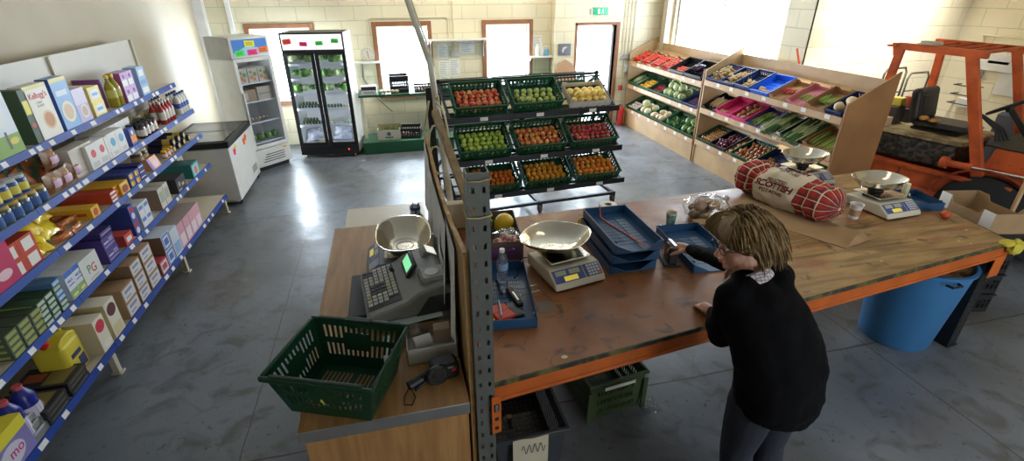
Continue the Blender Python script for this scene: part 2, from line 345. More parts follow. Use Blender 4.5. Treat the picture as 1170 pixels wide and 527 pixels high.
# ------------------------------------------------------------------ gondola shelving along the left wall
M_shelf = mat('cream_shelf_metal', (.66, .60, .47), .45, vscale=3)
M_blue = mat('blue_price_rail', (.02, .06, .32), .5, spec=.25)
M_blue2 = mat('pale_blue_ticket_strip', (.22, .32, .72), .3)
M_backp = mat('off_white_back_panel', (.70, .67, .60), .5, vscale=2)
SY = [6.29, 4.83, 3.37, 1.91, .45]
TIER = {1: (-2.30, 1.575), 2: (-2.19, 1.285), 3: (-2.18, 1.0), 4: (-2.18, .64), 5: (-2.10, .235)}
BACKX = -2.6
bl = ['far bay of the blue-railed grocery shelving, next to the chest freezer', 'second bay of grocery shelving from the chest freezer', 'third bay of grocery shelving from the chest freezer', 'nearest bay of the blue-railed grocery shelving, at the left edge of the photo']
for i in range(4):
    y1, y0 = SY[i], SY[i+1]
    t = thing('shelving_unit', bl[i], 'shelf', (BACKX, (y0+y1)/2, 0), group='grocery shelving bays')
    w = (y1-y0)/2
    b = MB(); b.box(-.02, 0, -w+.005, w-.005, .1, .72).box(-.02, 0, -w+.005, w-.005, .723, 1.36).box(-.022, -.002, -w+.005, w-.005, 1.363, 2.035)
    b.build('back_panel', M_backp, t, bev=.002)
    for sy in ([w] if i else [w]): MB().box(-.05, .02, sy-.035, sy-.002, 0, 2.03).build('upright', M_shelf, t, bev=.002)
    for k in TIER:
        X, z = TIER[k]; d = X-BACKX
        s = MB(); s.box(.0, d-.012, -w+.004, w-.004, z-.03, z, 0)
        for q in (-w+.02, w-.02): s.prism([(0, z-.03), (d-.05, z-.03), (.0, z-.10)], q-.012, q+.012, 'y', 0)
        so = s.build('shelf', M_shelf, t, bev=.0015)
        r = MB(); z0, z1 = z-.038, z+.008
        r.prism([(d-.012, z0), (d+.006, z0), (d-.004, z1), (d-.012, z1)], -w+.002, w-.002, 'y', 0)
        rng = random.Random(i*7+k); yy = -w+.06
        while yy < w-.1:                                     # little price tickets in the rail
            ww = rng.choice((.05, .055, .07)); 
            if rng.random() < .72: r.add([(d+.0065, yy, z0+.006), (d+.0065, yy+ww, z0+.006), (d-.002, yy+ww, z1-.008), (d-.002, yy, z1-.008)], [(0, 1, 2, 3)], 1)
            yy += ww+rng.choice((.03, .09, .16, .22))
        r.build('price_rail', [M_blue if k in (1, 5) else mat('mid_blue_price_rail', (.035, .085, .36), .5, spec=.25), M_paper], so)
    X5 = TIER[5][0]-BACKX
    for sy in ([w-.03]): MB().box(X5-.06, X5-.02, sy-.02, sy+.02, .0, .2).box(X5-.075, X5-.005, sy-.03, sy+.03, 0, .015).build('foot', M_shelf, t, bev=.002)
# base shelf legs reach the floor at the back too
# ------------------------------------------------------------------ chest freezer
t = thing('chest_freezer', 'white chest freezer with black sliding glass lids and price stickers', 'freezer', (-2.0, 7.05, 0))
M_seal = mat('black_rubber', (.02, .02, .022), .5)
b = MB(); b.rbox(-.72, 0, -.57, .57, .06, .76, .025).box(-.70, -.04, -.52, .52, .03, .06)
b.build('body', M_white, t)
l = MB(); l.box(-.73, .01, -.58, .58, .76, .81).box(-.67, -.05, -.52, .52, .755, .812, 1)
l.box(-.73, .01, -.58, -.53, .81, .83).box(-.73, .01, .53, .58, .81, .83).box(-.73, -.68, -.58, .58, .81, .83).box(-.05, .01, -.58, .58, .81, .83).box(-.68, -.05, -.02, .02, .82, .842)
l.build('lid_frame', [M_black, mat('dark_freezer_inside', (.10, .11, .12), .15, vscale=12, var=.3)], t, bev=.004)
MB().box(-.67, -.05, -.52, 0, .835, .842).box(-.67, -.05, 0, .52, .826, .833).build('sliding_glass', glassmat('smoked_glass', (.35, .37, .4), .12), t, smooth=False)
for (y, z, s, c) in ((-.38, .66, .055, (.85, .02, .15)), (-.30, .70, .04, (.8, .75, .05)), (.1, .66, .06, (.9, .15, .02)), (.2, .69, .055, (.9, .15, .02))):
    m = MB(); m.add([(.002, y+s*(1+.18*cos(5*a))*cos(a), z+s*.8*(1+.18*cos(5*a))*sin(a)) for a in [2*pi*k/30 for k in range(30)]], [tuple(range(30))]); m.build('price_sticker', mat('sticker_%d' % int(c[0]*100+c[1]*1000+c[2]*10), c, .6), t, smooth=False)
v = MB()
for k in range(5): v.box(-.002, .004, .20, .44, .17+k*.02, .178+k*.02)
v.build('vent', mat('grey_vent', (.25, .25, .25), .5), t, smooth=False)
for (x, y) in ((-.05, -.5), (-.05, .5), (-.66, -.5), (-.66, .5)): MB().cyl((x, y-.012, .032), (x, y+.012, .032), .032, seg=14).build('castor', M_black, t)
# ------------------------------------------------------------------ white upright display fridge
FW_, FH, FD = .595, 1.91, .58
t = thing('upright_fridge', 'tall white single glass door fridge with blue sky header panel', 'fridge', (-1.848, 7.966, 0), radians(46))
b = MB(); x = FW_/2
b.box(-x, -x+.035, .03, FD, .10, FH).box(x-.035, x, .03, FD, .10, FH).box(-x, x, FD-.03, FD, .1, FH).box(-x, x, .03, FD, FH-.3, FH).box(-x, x, .03, FD, .06, .34).box(-x+.02, x-.02, .06, FD-.04, 0.0, .06, 1)
b.build('cabinet', [M_white, M_dark], t, bev=.004)
hd = MB(); hd.rbox(-x, x, 0, .03, FH-.27, FH, .012).panel(-x+.035, x-.035, FH-.245, FH-.03, -.001, 1)
hd.add([(-x+.035, -.0015, FH-.20), (-.05, -.0015, FH-.12), (x-.035, -.0015, FH-.17), (x-.035, -.0015, FH-.245), (-x+.035, -.0015, FH-.245)], [(0, 4, 3, 2, 1)], 2)
h = hd.build('header', [M_white, mat('sky_print', (.03, .17, .55), .4, emit=(.05, .22, .6), es=.25), mat('sky_print_pale', (.30, .55, .8), .4, emit=(.3, .6, .9), es=.2)], t)
def note(parent, x, z, w, hh, c, a=0., y=-.0022):
    m = MB(); m.push(T(x, y, z) @ RY(a)); m.box(-w/2, w/2, -.0008, 0, -hh/2, hh/2); 
    for k in range(2): m.box(-w*.35, w*.3, -.0014, -.0008, hh*(.08-.28*k), hh*(.16-.28*k), 1)
    m.pop()
    return m.build('notice_card', [mat('card_%02d%02d%02d' % tuple(int(q*99) for q in c), c, .7, emit=c, es=.15), M_ink], parent, smooth=False)
YEL, GRN, PNK, RED, ORG = (.85, .8, .05), (.1, .75, .12), (.9, .05, .22), (.85, .06, .04), (.95, .22, .05)
note(h, .0, FH-.09, .15, .08, YEL, .05); note(h, -.17, FH-.205, .14, .08, GRN, -.08); note(h, .02, FH-.205, .15, .075, PNK); note(h, .19, FH-.185, .15, .08, ORG, -.05)
def glass_door(parent, x0, x1, z0, z1, y, fr, mf, hand=None, gm=None):
    m = MB(); m.box(x0, x0+fr, y-.035, y, z0, z1).box(x1-fr, x1, y-.035, y, z0, z1).box(x0+fr, x1-fr, y-.035, y, z1-fr, z1).box(x0+fr, x1-fr, y-.035, y, z0, z0+fr)
    d = m.build('door', mf, parent, bev=.004)
    MB().box(x0+fr, x1-fr, y-.02, y-.016, z0+fr, z1-fr).build('glass', gm or M_fglass, d, smooth=False)
    if hand is not None: MB().box(hand-.012, hand+.012, y-.06, y-.035, z0+(z1-z0)*.35, z0+(z1-z0)*.65).build('door_handle', mf, d, bev=.004)
    return d
M_fglass = glassmat('fridge_glass', (.95, .97, 1), .02)
M_lamp = mat('fridge_strip_lamp', (1, 1, 1), .5, emit=(.85, .93, 1), es=22)
M_wire = mat('white_wire', (.75, .77, .8), .35)
glass_door(t, -x, x, .345, FH-.275, .03, .05, M_white, hand=-x+.03)
g = MB(); g.box(-x, x, 0, .03, .08, .335)
for k in range(4): g.prism([(-x+.12+.02*k, .13+k*.035), (x-.12, .13+k*.035), (x-.10, .142+k*.035), (-x+.10+.02*k, .142+k*.035)], -.004, 0, 'y', 1)
g.box(.17, .24, -.003, 0, .28, .305, 2)
g.build('lower_grille', [M_white, M_dark, mat('energy_sticker', (.9, .55, .03), .5)], t, bev=.003)
FSH = [.42, .72, 1.02, 1.28]
for z in FSH:
    m = MB()
    for k in range(14): m.box(-x+.04+k*.0385, -x+.044+k*.0385, .05, FD-.05, z, z+.004)
    m.box(-x+.035, x-.035, .05, .06, z-.008, z+.012).box(-x+.035, x-.035, .3, .31, z-.004, z+.002)
    m.build('wire_shelf', M_wire, t, smooth=False)
MB().box(-x+.06, x-.06, .06, .08, 1.60, 1.615).build('strip_light', mat('fridge_dim_lamp', (1, 1, 1), .5, emit=(.85, .93, 1), es=6), t)
WF = t
# ------------------------------------------------------------------ black double door display fridge
BW, BH, BD = .92, 1.92, .62
t = thing('display_fridge', 'black framed double glass door fridge lit inside and full of greens', 'fridge', (-1.06, 8.29, 0), radians(-6.8))
x = BW/2; b = MB()
b.box(-x, -x+.03, .04, BD, .08, BH).box(x-.03, x, .04, BD, .08, BH).box(-x, x, BD-.03, BD, .08, BH).box(-x, x, .04, BD, BH-.27, BH-.01).box(-x, x, .04, BD, .08, .22).box(-x+.01, x-.01, .03, BD-.02, BH-.01, BH, 1)
b.build('cabinet', [M_white, M_black], t, bev=.004)
k = MB(); k.box(-x, x, 0, .04, .06, .20); k.add([(x-.16+.012*cos(a), -.001, .135+.012*sin(a)) for a in [2*pi*j/14 for j in range(14)]], [tuple(range(14))], 1)
k.build('base_panel', [M_black, mat('red_power_light', (.9, .02, .02), .4, emit=(1, .03, .02), es=3)], t)
k = MB(); k.box(-x, x, 0, .04, BH-.255, BH, 0).panel(-x+.025, x-.025, BH-.235, BH-.02, -.001, 1)
h = k.build('header', [M_black, mat('white_lightbox', (.9, .9, .9), .4, emit=(1, 1, .98), es=.8)], t)
note(h, -.36, BH-.12, .12, .075, RED, -.12); note(h, -.13, BH-.155, .11, .06, PNK, .05); note(h, .10, BH-.145, .11, .06, GRN, -.05); note(h, .33, BH-.115, .11, .06, GRN, .03)
glass_door(t, -x, -.002, .20, BH-.26, .035, .055, M_black, hand=-.03); glass_door(t, .002, x, .20, BH-.26, .035, .055, M_black, hand=.03)
BSH = [.23, .52, .78, 1.02, 1.24, 1.46]
for z in BSH[1:]:
    m = MB(); m.box(-x+.03, x-.03, .05, .058, z-.015, z+.02)
    for q in range(22): m.box(-x+.035+q*.04, -x+.039+q*.04, .05, BD-.04, z, z+.004)
    m.build('wire_shelf', M_wire, t, smooth=False)
for sx in (-x+.040, x-.040, 0): MB().box(sx-.008, sx+.008, .037, .047, .3, 1.62).build('strip_light', M_lamp, t)
for (xx, yy) in ((-x+.08, .06), (x-.08, .06), (-x+.08, BD-.08), (x-.08, BD-.08)): MB().cyl((xx-.012, yy, .035), (xx+.012, yy, .035), .035, seg=14).box(xx-.02, xx+.02, yy-.02, yy+.02, .05, .085).build('castor', mat('amber_castor', (.45, .30, .08), .4), t)
BF = t
# ------------------------------------------------------------------ green bench under the second window
M_gpaint = mat('dark_green_paint', (.012, .10, .045), .35, var=.15)
t = thing('window_bench', 'dark green painted two-tier bench under the window beside the black fridge', 'bench', (.03, 8.3, 0))
MB().box(-.56, .95, 0, .62, .0, .20).build('plinth', M_gpaint, t, bev=.004)
MB().box(-.55, 1.15, .20, .75, .90, .935).build('upper_shelf', M_gpaint, t, bev=.003)
MB().box(-.53, -.48, .28, .33, .20, .90).build('leg', mat('cream_post', (.75, .68, .5), .5), t, bev=.002); MB().box(1.05, 1.1, .28, .33, .0, .90).build('leg', M_gpaint, t, bev=.002)
# narrow white wall shelves
def wshelf(x0, x1, z, lab, d=.16):
    t = thing('wall_shelf', lab, 'shelf', ((x0+x1)/2, YB-.032, z), group='white wall shelves')
    w = (x1-x0)/2; MB().box(-w, w, -d, 0, -.012, .012).build('board', M_pvc, t, bev=.002)
    for s in (-w+.05, w-.05): MB().box(s-.008, s+.008, -.01, 0, -.30, 0).prism([(-.01, -.012), (-d+.02, -.012), (-.01, -.09)], s-.004, s+.004, 'x').build('bracket', M_pvc, t)
wshelf(-.58, -.06, 1.37, 'small white wall shelf under the round clock')
wshelf(.72, 1.76, 1.70, 'long white wall shelf between the second and third windows')
wshelf(2.52, 2.97, 1.37, 'small white wall shelf right of the third window')
# ------------------------------------------------------------------ wooden vegetable display units along the right wall
M_ply = mat('varnished_plywood', (.46, .235, .095), .4, vscale=3, var=.22)
M_plypale = mat('pale_plywood', (.62, .41, .21), .5, vscale=3, var=.2)
VX0, VX1 = 4.57, 5.14
VZ = {1: (1.235, .81, .345), 2: (1.272, .865, .37)}
VTILT = radians(25)
def vegunit(n, y0, y1, zf, zr, lab):
    t = thing('vegetable_display', lab, 'display stand', (VX0, (y0+y1)/2, 0), group='wooden vegetable displays')
    w = (y1-y0)/2; D = VX1-VX0
    for s, q in ((-w, -w+.022), (w-.022, w)):
        MB().prism([(-.0, 0), (D, 0), (D, zr), (0, zf)], s, q, 'y').build('side_panel', M_ply if s < 0 else M_plypale, t, bev=.002)
    MB().box(D-.02, D-.005, -w+.022, w-.022, VZ[n][0]-.05, zr-.10).build('back_board', M_plypale, t)
    for z in VZ[n]:
        m = MB(); m.box(-.005, .02, -w+.022, w-.022, z-.075, z)
        l = m.build('shelf_lip', M_wood, t, bev=.002)
        rng = random.Random(int(z*100)+n)
        for k in range(7):
            yy = -w+.2+k*(2*w-.4)/6.5+rng.uniform(-.04, .04); MB().box(-.0065, -.005, yy-.035, yy+.035, z-.05, z-.004).build('price_ticket', M_paper, l, smooth=False)
        dz = tan_ = math.tan(VTILT)*(D-.04)
        MB().prism([(.02, z-.06), (D-.02, z-.06+dz), (D-.02, z-.04+dz), (.02, z-.04)], -w+.022, w-.022, 'y').build('shelf', M_plypale, t)
    MB().box(.015, .03, -w+.022, w-.022, 0, VZ[n][2]-.075).build('kick_board', M_plypale, t)
    return t
vegunit(1, 6.69, 9.17, 1.39, 1.67, 'far wooden vegetable display with tomatoes along its top shelf')
vegunit(2, 4.14, 6.66, 1.41, 1.72, 'near wooden vegetable display with pink and blue crates')
# ------------------------------------------------------------------ black fruit stand on castors
M_rack = mat('black_rack_paint', (.016, .017, .019), .4, .2)
RO_ = Vector((1.62, 5.36, 0)); RA = radians(5)
t = thing('fruit_stand', 'black wheeled fruit stand with three sloping tiers of crates', 'display stand', RO_, RA)
RT = radians(36)
ROWS = {1: (.09, 1.255), 2: (-.06, .805), 3: (.02, .34)}   # local y and z of the front edge of the crates
for s in (-1.02, 0, 1.02):
    m = MB(); m.beam((s, .62, .12), (s, .62, 1.56 if s else 1.5), .035, .035, up=(0, 1, 0)).beam((s, -.05, .14), (s, 1.2, .14), .04, .04)
    for r, (ry, rz) in ROWS.items(): m.beam((s, ry, rz-.045), (s, .62, rz-.045+(.62-ry)*math.tan(RT)*.72), .025, .04)
    for r, (ry, rz) in ROWS.items(): m.beam((s, 1.24-ry, rz-.045), (s, .62, rz-.045+(.62-ry)*math.tan(RT)*.72), .025, .04)
    m.build('side_frame', M_rack, t, bev=.003)
m = MB(); m.beam((-1.05, .62, 1.53), (1.05, .62, 1.53), .03, .03).beam((-1.05, -.05, .14), (1.05, -.05, .14), .04, .035).beam((-1.05, 1.2, .14), (1.05, 1.2, .14), .04, .035).beam((-1.02, .62, 1.08), (1.02, .62, 1.08), .03, .05).beam((-1.02, .62, .62), (1.02, .62, .62), .03, .05)
m.build('cross_bar', M_rack, t, bev=.003)
for r, (ry, rz) in ROWS.items():
    sh = (0, 0, 0, .13)[r]
    m = MB(); m.box(-1.06+sh*.3, 1.06+sh, ry-.045, ry-.02, rz-.085, rz-.02); m.prism([(ry-.045, rz-.085), (ry+.1, rz-.045), (ry+.1, rz-.03), (ry-.045, rz-.075)], -1.06, 1.06+sh, 'x')
    for kk in range(3): 
        q = .15+kk*.15; m.beam((-1.03, ry+q, rz-.02+q*math.tan(RT)*.9-.02), (1.03+sh, ry+q, rz-.02+q*math.tan(RT)*.9-.02), .02, .02)
    l = m.build('tier_rail', M_rack, t, bev=.003)
    for c in range(3):
        xx = -.66+c*.67+sh+.02; MB().box(xx-.045, xx+.045, ry-.0475, ry-.045, rz-.075, rz-.035).build('price_ticket', M_paper, l, smooth=False)
for (xx, yy) in ((-1.0, -.03), (.02, -.03), (1.03, -.03), (-1.0, 1.18), (1.03, 1.18)):
    m = MB(); m.cyl((xx-.014, yy, .042), (xx+.014, yy, .042), .042, seg=16, m=1).box(xx-.025, xx-.017, yy-.025, yy+.025, .03, .11).box(xx+.017, xx+.025, yy-.025, yy+.025, .03, .11).box(xx-.025, xx+.025, yy-.03, yy+.03, .10, .12)
    m.build('castor', [M_rack, mat('brown_wheel', (.18, .06, .03), .5)], t)
RMAT = Matrix.Translation(RO_) @ RZ(RA)
# ------------------------------------------------------------------ workbench of pallet racking
def worn_top():
    m, N, L, b = nodes('worn_hardboard_top')
    tc = N.new('ShaderNodeTexCoord')
    def nz(s, d=6, dist=0., mp=None):
        n = N.new('ShaderNodeTexNoise'); n.inputs['Scale'].default_value = s; n.inputs['Detail'].default_value = d; n.inputs['Distortion'].default_value = dist
        src = tc.outputs['Object']
        if mp: q = N.new('ShaderNodeMapping'); q.inputs['Scale'].default_value = mp; L.new(src, q.inputs[0]); src = q.outputs[0]
        L.new(src, n.inputs['Vector']); return n
    def ramp(n, a, c, ca, cb_):
        r = N.new('ShaderNodeValToRGB'); r.color_ramp.elements[0].position = a; r.color_ramp.elements[1].position = c
        r.color_ramp.elements[0].color = ca; r.color_ramp.elements[1].color = cb_; L.new(n.outputs['Fac'], r.inputs[0]); return r
    def mix(f, a, c):
        x = N.new('ShaderNodeMix'); x.data_type = 'RGBA'; L.new(f, x.inputs[0])
        for i, v in ((6, a), (7, c)):
            if isinstance(v, tuple): x.inputs[i].default_value = v
            else: L.new(v, x.inputs[i])
        return x.outputs[2]
    left = ramp(nz(2.5, 8, .5), .3, .7, (.15, .048, .013, 1), (.33, .130, .040, 1)).outputs[0]
    g = nz(3, 8, .4, (.8, 7, 1))
    right = ramp(g, .3, .62, (.15, .085, .03, 1), (.40, .25, .095, 1)).outputs[0]
    redp = ramp(nz(2.2, 8, .8, (.7, 3, 1)), .5, .64, (0, 0, 0, 1), (.75, .75, .75, 1)).outputs[0]
    right = mix(redp, right, (.30, .085, .04, 1))
    sp = N.new('ShaderNodeSeparateXYZ'); L.new(tc.outputs['Object'], sp.inputs[0])
    n5 = nz(4, 6); ad = N.new('ShaderNodeMath'); ad.operation = 'MULTIPLY_ADD'; ad.inputs[1].default_value = .9; L.new(n5.outputs['Fac'], ad.inputs[0]); L.new(sp.outputs[0], ad.inputs[2])
    mr = N.new('ShaderNodeMapRange'); mr.inputs[1].default_value = 2.35; mr.inputs[2].default_value = 3.0; L.new(ad.outputs[0], mr.inputs[0])
    c = mix(mr.outputs[0], left, right)
    st = ramp(nz(9, 8, 1.2), .60, .70, (0, 0, 0, 1), (.8, .8, .8, 1)).outputs[0]; c = mix(st, c, (.06, .035, .02, 1))
    # plank joints
    for v in (2.62,):
        s1 = N.new('ShaderNodeMath'); s1.operation = 'MULTIPLY_ADD'; s1.inputs[1].default_value = -.127; L.new(sp.outputs[0], s1.inputs[0]); L.new(sp.outputs[1], s1.inputs[2])
        s2 = N.new('ShaderNodeMath'); s2.operation = 'SUBTRACT'; s2.inputs[1].default_value = 2.12; L.new(s1.outputs[0], s2.inputs[0])
        s3 = N.new('ShaderNodeMath'); s3.operation = 'ABSOLUTE'; L.new(s2.outputs[0], s3.inputs[0])
        s4 = N.new('ShaderNodeMapRange'); s4.inputs[1].default_value = .002; s4.inputs[2].default_value = .005; s4.inputs[3].default_value = .8; s4.inputs[4].default_value = 0; L.new(s3.outputs[0], s4.inputs[0])
        gt = N.new('ShaderNodeMath'); gt.operation = 'GREATER_THAN'; gt.inputs[1].default_value = 1.75; L.new(sp.outputs[0], gt.inputs[0])
        ml = N.new('ShaderNodeMath'); ml.operation = 'MULTIPLY'; L.new(gt.outputs[0], ml.inputs[0]); L.new(s4.outputs[0], ml.inputs[1]); c = mix(ml.outputs[0], c, (.07, .04, .02, 1))
    L.new(c, b.inputs['Base Color'])
    rr = ramp(nz(6, 6), .3, .7, (.30, .30, .30, 1), (.55, .55, .55, 1)); L.new(rr.outputs[0], b.inputs['Roughness'])
    bp = N.new('ShaderNodeBump'); bp.inputs['Strength'].default_value = .3; bp.inputs['Distance'].default_value = .004; L.new(g.outputs['Fac'], bp.inputs['Height']); L.new(bp.outputs[0], b.inputs['Normal'])
    return m
TZ = .92
TNL, TNR, TFR, TFL = Vector((.275, 1.63)), Vector((4.06, 2.10)), Vector((4.39, 3.54)), Vector((.36, 3.30))
t = thing('workbench', 'long pallet-racking workbench with orange beams and a worn brown board top', 'table', (0, 0, 0))
m = MB(); q = [tuple(v) for v in (TNL, TNR, TFR, TFL)]
m.prism(q, TZ-.022, TZ, 'z', 0)
tb = m.build('tabletop', [worn_top()], t, bev=.002)
M_edge = mat('black_table_edging', (.018, .022, .012), .6, col2=(.12, .11, .03), vscale=15)
m = MB(); v = (TNR-TNL).normalized(); n_ = Vector((v.y, -v.x))
m.beam((*(TNL+n_*.003), TZ-.012), (*(TNR+n_*.003), TZ-.012), .008, .026); v2 = (TFR-TNR).normalized(); n2 = Vector((v2.y, -v2.x)); m.beam((*(TNR+n2*.003), TZ-.012), (*(TFR+n2*.003), TZ-.012), .008, .026)
m.build('edging', M_edge, tb)
M_orange = mat('orange_rack_paint', (.66, .14, .015), .45, var=.22, vscale=6, bump=.05)
def rbeam(a, b_, lab=None):
    m = MB(); d = (b_-a).normalized(); n = Vector((d.y, -d.x))
    a2 = a-n*.028; b2 = b_-n*.028
    m.beam((*a2, TZ-.077), (*b2, TZ-.077), .05, .105); m.beam((*(a2+n*.027), TZ-.112), (*(b2+n*.027), TZ-.112), .008, .022)
    return m.build('beam', M_orange, t, bev=.004)
rbeam(TNL+Vector((.02, .004)), TNR); rbeam(TFR, TFL); rbeam(TNR+Vector((.0, .03)), TFR); rbeam(TFL, TNL+Vector((.0, .05)))
M_grey = mat('grey_green_upright', (.16, .17, .155), .42, .3, var=.1)
M_blk = mat('black_upright', (.02, .02, .022), .45, .2, var=.3)
def upright(p, h, d, face, m_, top=None, w=.082, dep=.065, hp=.075):
    """perforated C post; web faces -local y; slots cut through it"""
    m = MB(); m.push(Matrix.Translation((p[0], p[1], 0)) @ RZ(face)); x = w/2; th = .004
    cols = [(-x, -x+.016), (-x+.026, -.009+.016), (x-.034+.008, x-.016)]
    c1, c2, hw = -x+.021, x-.021, .006
    m.box(-x, c1-hw, 0, th, 0, h).box(c1+hw, c2-hw, 0, th, 0, h).box(c2+hw, x, 0, th, 0, h)
    z = .03
    while z < h:
        for c in (c1, c2): m.box(c-hw, c+hw, 0, th, z-.028 if z > .04 else 0, min(z+.0225, h))
        z += hp
    m.box(-x, -x+th, th, dep, 0, h).box(x-th, x, th, dep, 0, h).box(-x, -x+.02, dep, dep+th, 0, h).box(x-.02, x, dep, dep+th, 0, h)
    m.box(-x-.01, x+.01, -.01, dep+.02, 0, .006)
    m.pop(); return m.build('upright', m_, t, smooth=False)
upright((.262, 1.585), 1.93, 0, 0, M_grey)
# slots: leave the holes really open between the strips
upright((4.02, 2.13), TZ-.03, 0, radians(7), M_blk, w=.10, dep=.09, hp=.06)
upright((4.36, 3.45), TZ-.03, 0, radians(7), M_blk)
upright((.33, 3.25), TZ-.03, 0, 0, M_grey)
for (a, z, w) in (((4.035, 2.11), .70, .11),):
    MB().push(T(a[0], a[1]-.002, 0) @ RZ(radians(7))).box(-.058, .058, -.008, .0, .64, TZ-.03).box(.050, .058, .0, .10, .64, TZ-.03).build('beam_connector', M_orange, t, bev=.003)
m = MB(); m.push(T(.302, 1.577, 0) @ RZ(radians(7)))
m.box(-.018, .025, -.008, 0, .68, .895)
for z in (.71, .765): m.box(-.006, .013, -.0095, -.008, z-.008, z+.012, 1)
m.box(-.009, .016, -.0095, -.008, .81, .855, 1).box(-.003, .01, -.012, -.0095, .815, .85, 2)
m.build('beam_connector', [M_orange, M_black, mat('steel_clip', (.35, .35, .35), .4, .8)], t, bev=.001)
# end frame bracing at the right end
m = MB(); m.beam((4.06, 2.2, .08), (4.36, 3.42, .72), .035, .03).beam((4.06, 2.2, .72), (4.36, 3.42, .08), .035, .03); m.build('brace', M_blk, t)
for i, z in enumerate((1.905, 1.765)):                       # yellow bands round the tall post
    m = MB(); pts = [(.262+sx*.046, 1.585+sy, z+dz) for sx, sy, dz in ((-1, -.006, 0), (0, -.009, -.004), (1, -.006, .002), (1, .075, 0), (-1, .075, 0), (-1, -.006, 0))]
    if i: tag(m.tube(pts, .003, 6).build('rubber_band', mat('yellow_string', (.62, .48, .2), .7)), 'lower yellow band tied round the grey perforated post', 'string')
    else: tag(m.tube(pts, .002, 6).build('rubber_band', mat('yellow_string', (.62, .48, .2), .7)), 'upper yellow band tied round the grey perforated post', 'string')
# ------------------------------------------------------------------ till counter and partition
def woodmat(name, c1, c2, ax=0, sc=(14, 1.2, 1.2)):
    m, N, L, b = nodes(name); tc = N.new('ShaderNodeTexCoord'); mp = N.new('ShaderNodeMapping'); mp.inputs['Scale'].default_value = sc
    L.new(tc.outputs['Object'], mp.inputs[0]); n = N.new('ShaderNodeTexNoise'); n.inputs['Scale'].default_value = 2.; n.inputs['Detail'].default_value = 7; n.inputs['Distortion'].default_value = .5; L.new(mp.outputs[0], n.inputs[0])
    r = N.new('ShaderNodeValToRGB'); r.color_ramp.elements[0].position = .32; r.color_ramp.elements[1].position = .68; r.color_ramp.elements[0].color = (*c1, 1); r.color_ramp.elements[1].color = (*c2, 1)
    L.new(n.outputs['Fac'], r.inputs[0]); L.new(r.outputs[0], b.inputs['Base Color']); b.inputs['Roughness'].default_value = .42; return m
M_oak = woodmat('oak_laminate', (.30, .145, .05), (.46, .25, .095))
t = thing('till_counter', 'oak-coloured till counter with an aluminium strip along its front edge', 'counter', (-.16, 2.5, 0))
MB().box(-.345, .345, -.955, .95, .895, .92).build('worktop', M_oak, t, bev=.002)
MB().box(-.345, .345, -.958, -.953, .862, .921).build('edge_strip', mat('aluminium_strip', (.6, .6, .6), .35, .9), t, bev=.001)
MB().box(-.33, .34, -.94, .94, 0, .894).build('cabinet', M_oak, t, bev=.002)
t = thing('side_cabinet', 'low pale-topped cabinet standing behind the till counter', 'cabinet', (-.19, 3.86, 0))
MB().box(-.29, .37, -.40, .36, .72, .745).build('top', mat('cream_laminate', (.62, .56, .46), .4), t, bev=.002)
MB().box(-.28, .36, -.39, .35, 0, .719).build('body', M_oak, t, bev=.002)
t = thing('partition_board', 'upright plywood partition between the till counter and the workbench', 'partition', (.207, 2.5, 0))
rng = random.Random(3); top = []
for k in range(25):
    yy = -.88+k*1.78/24; top.append((yy, 1.60-.10*sin(pi*k/24)**1.0+rng.uniform(-.008, .008)))
m = MB(); m.prism([(-.88, 0), (.90, 0)]+top[::-1], -.008, .008, 'x'); m.build('board', mat('raw_plywood', (.56, .34, .14), .7, vscale=4, var=.25), t)
m = MB(); 
for (a, b_) in zip(top, top[1:]): m.beam((0, a[0], a[1]), (0, b_[0], b_[1]), .019, .018)
m.beam((0, -.885, .05), (0, -.885, 1.6), .018, .010)
m.build('edge_batten', mat('split_wood_edge', (.60, .37, .15), .8, vscale=20, var=.25), t)
# ------------------------------------------------------------------ instances: first one is the original, the rest are copies
_pr = {}
def inst(key, maker, M, label, group=None, cat=None, scale=None, name=None):
    if key not in _pr: _pr[key] = o = maker(); 
    else: o = dup(_pr[key])
    M = M.normalized() if False else M
    o.location = M.to_translation(); o.rotation_euler = M.to_euler()
    o.scale = (1, 1, 1) if scale is None else (scale if isinstance(scale, (tuple, list)) else (scale,)*3)
    o['label'] = label
    if cat: o['category'] = cat
    if group: o['group'] = group
    elif 'group' in o: del o['group']
    return o
def slotted(m, p0, p1, z0, z1, th, nb, mi=0, lo=.22, hi=.30, mid=True):
    """one slotted wall of a crate from p0 to p1 (xy)"""
    p0 = Vector(p0); p1 = Vector(p1); L_ = (p1-p0).length; a = atan2((p1-p0).y, (p1-p0).x); H_ = z1-z0
    m.push(T(p0.x, p0.y, 0) @ RZ(a))
    m.box(0, L_, -th/2, th/2, z0, z0+H_*lo, mi).box(0, L_, -th/2, th/2, z1-H_*hi, z1, mi)
    if mid: m.box(0, L_, -th/2, th/2, z0+H_*.48, z0+H_*.54, mi)
    for k in range(nb+1):
        w = L_*.05 if k in (0, nb) else L_/nb*.38; c = min(max(L_*k/nb, w/2), L_-w/2); m.box(c-w/2, c+w/2, -th/2, th/2, z0+H_*lo, z1-H_*hi, mi)
    m.pop()
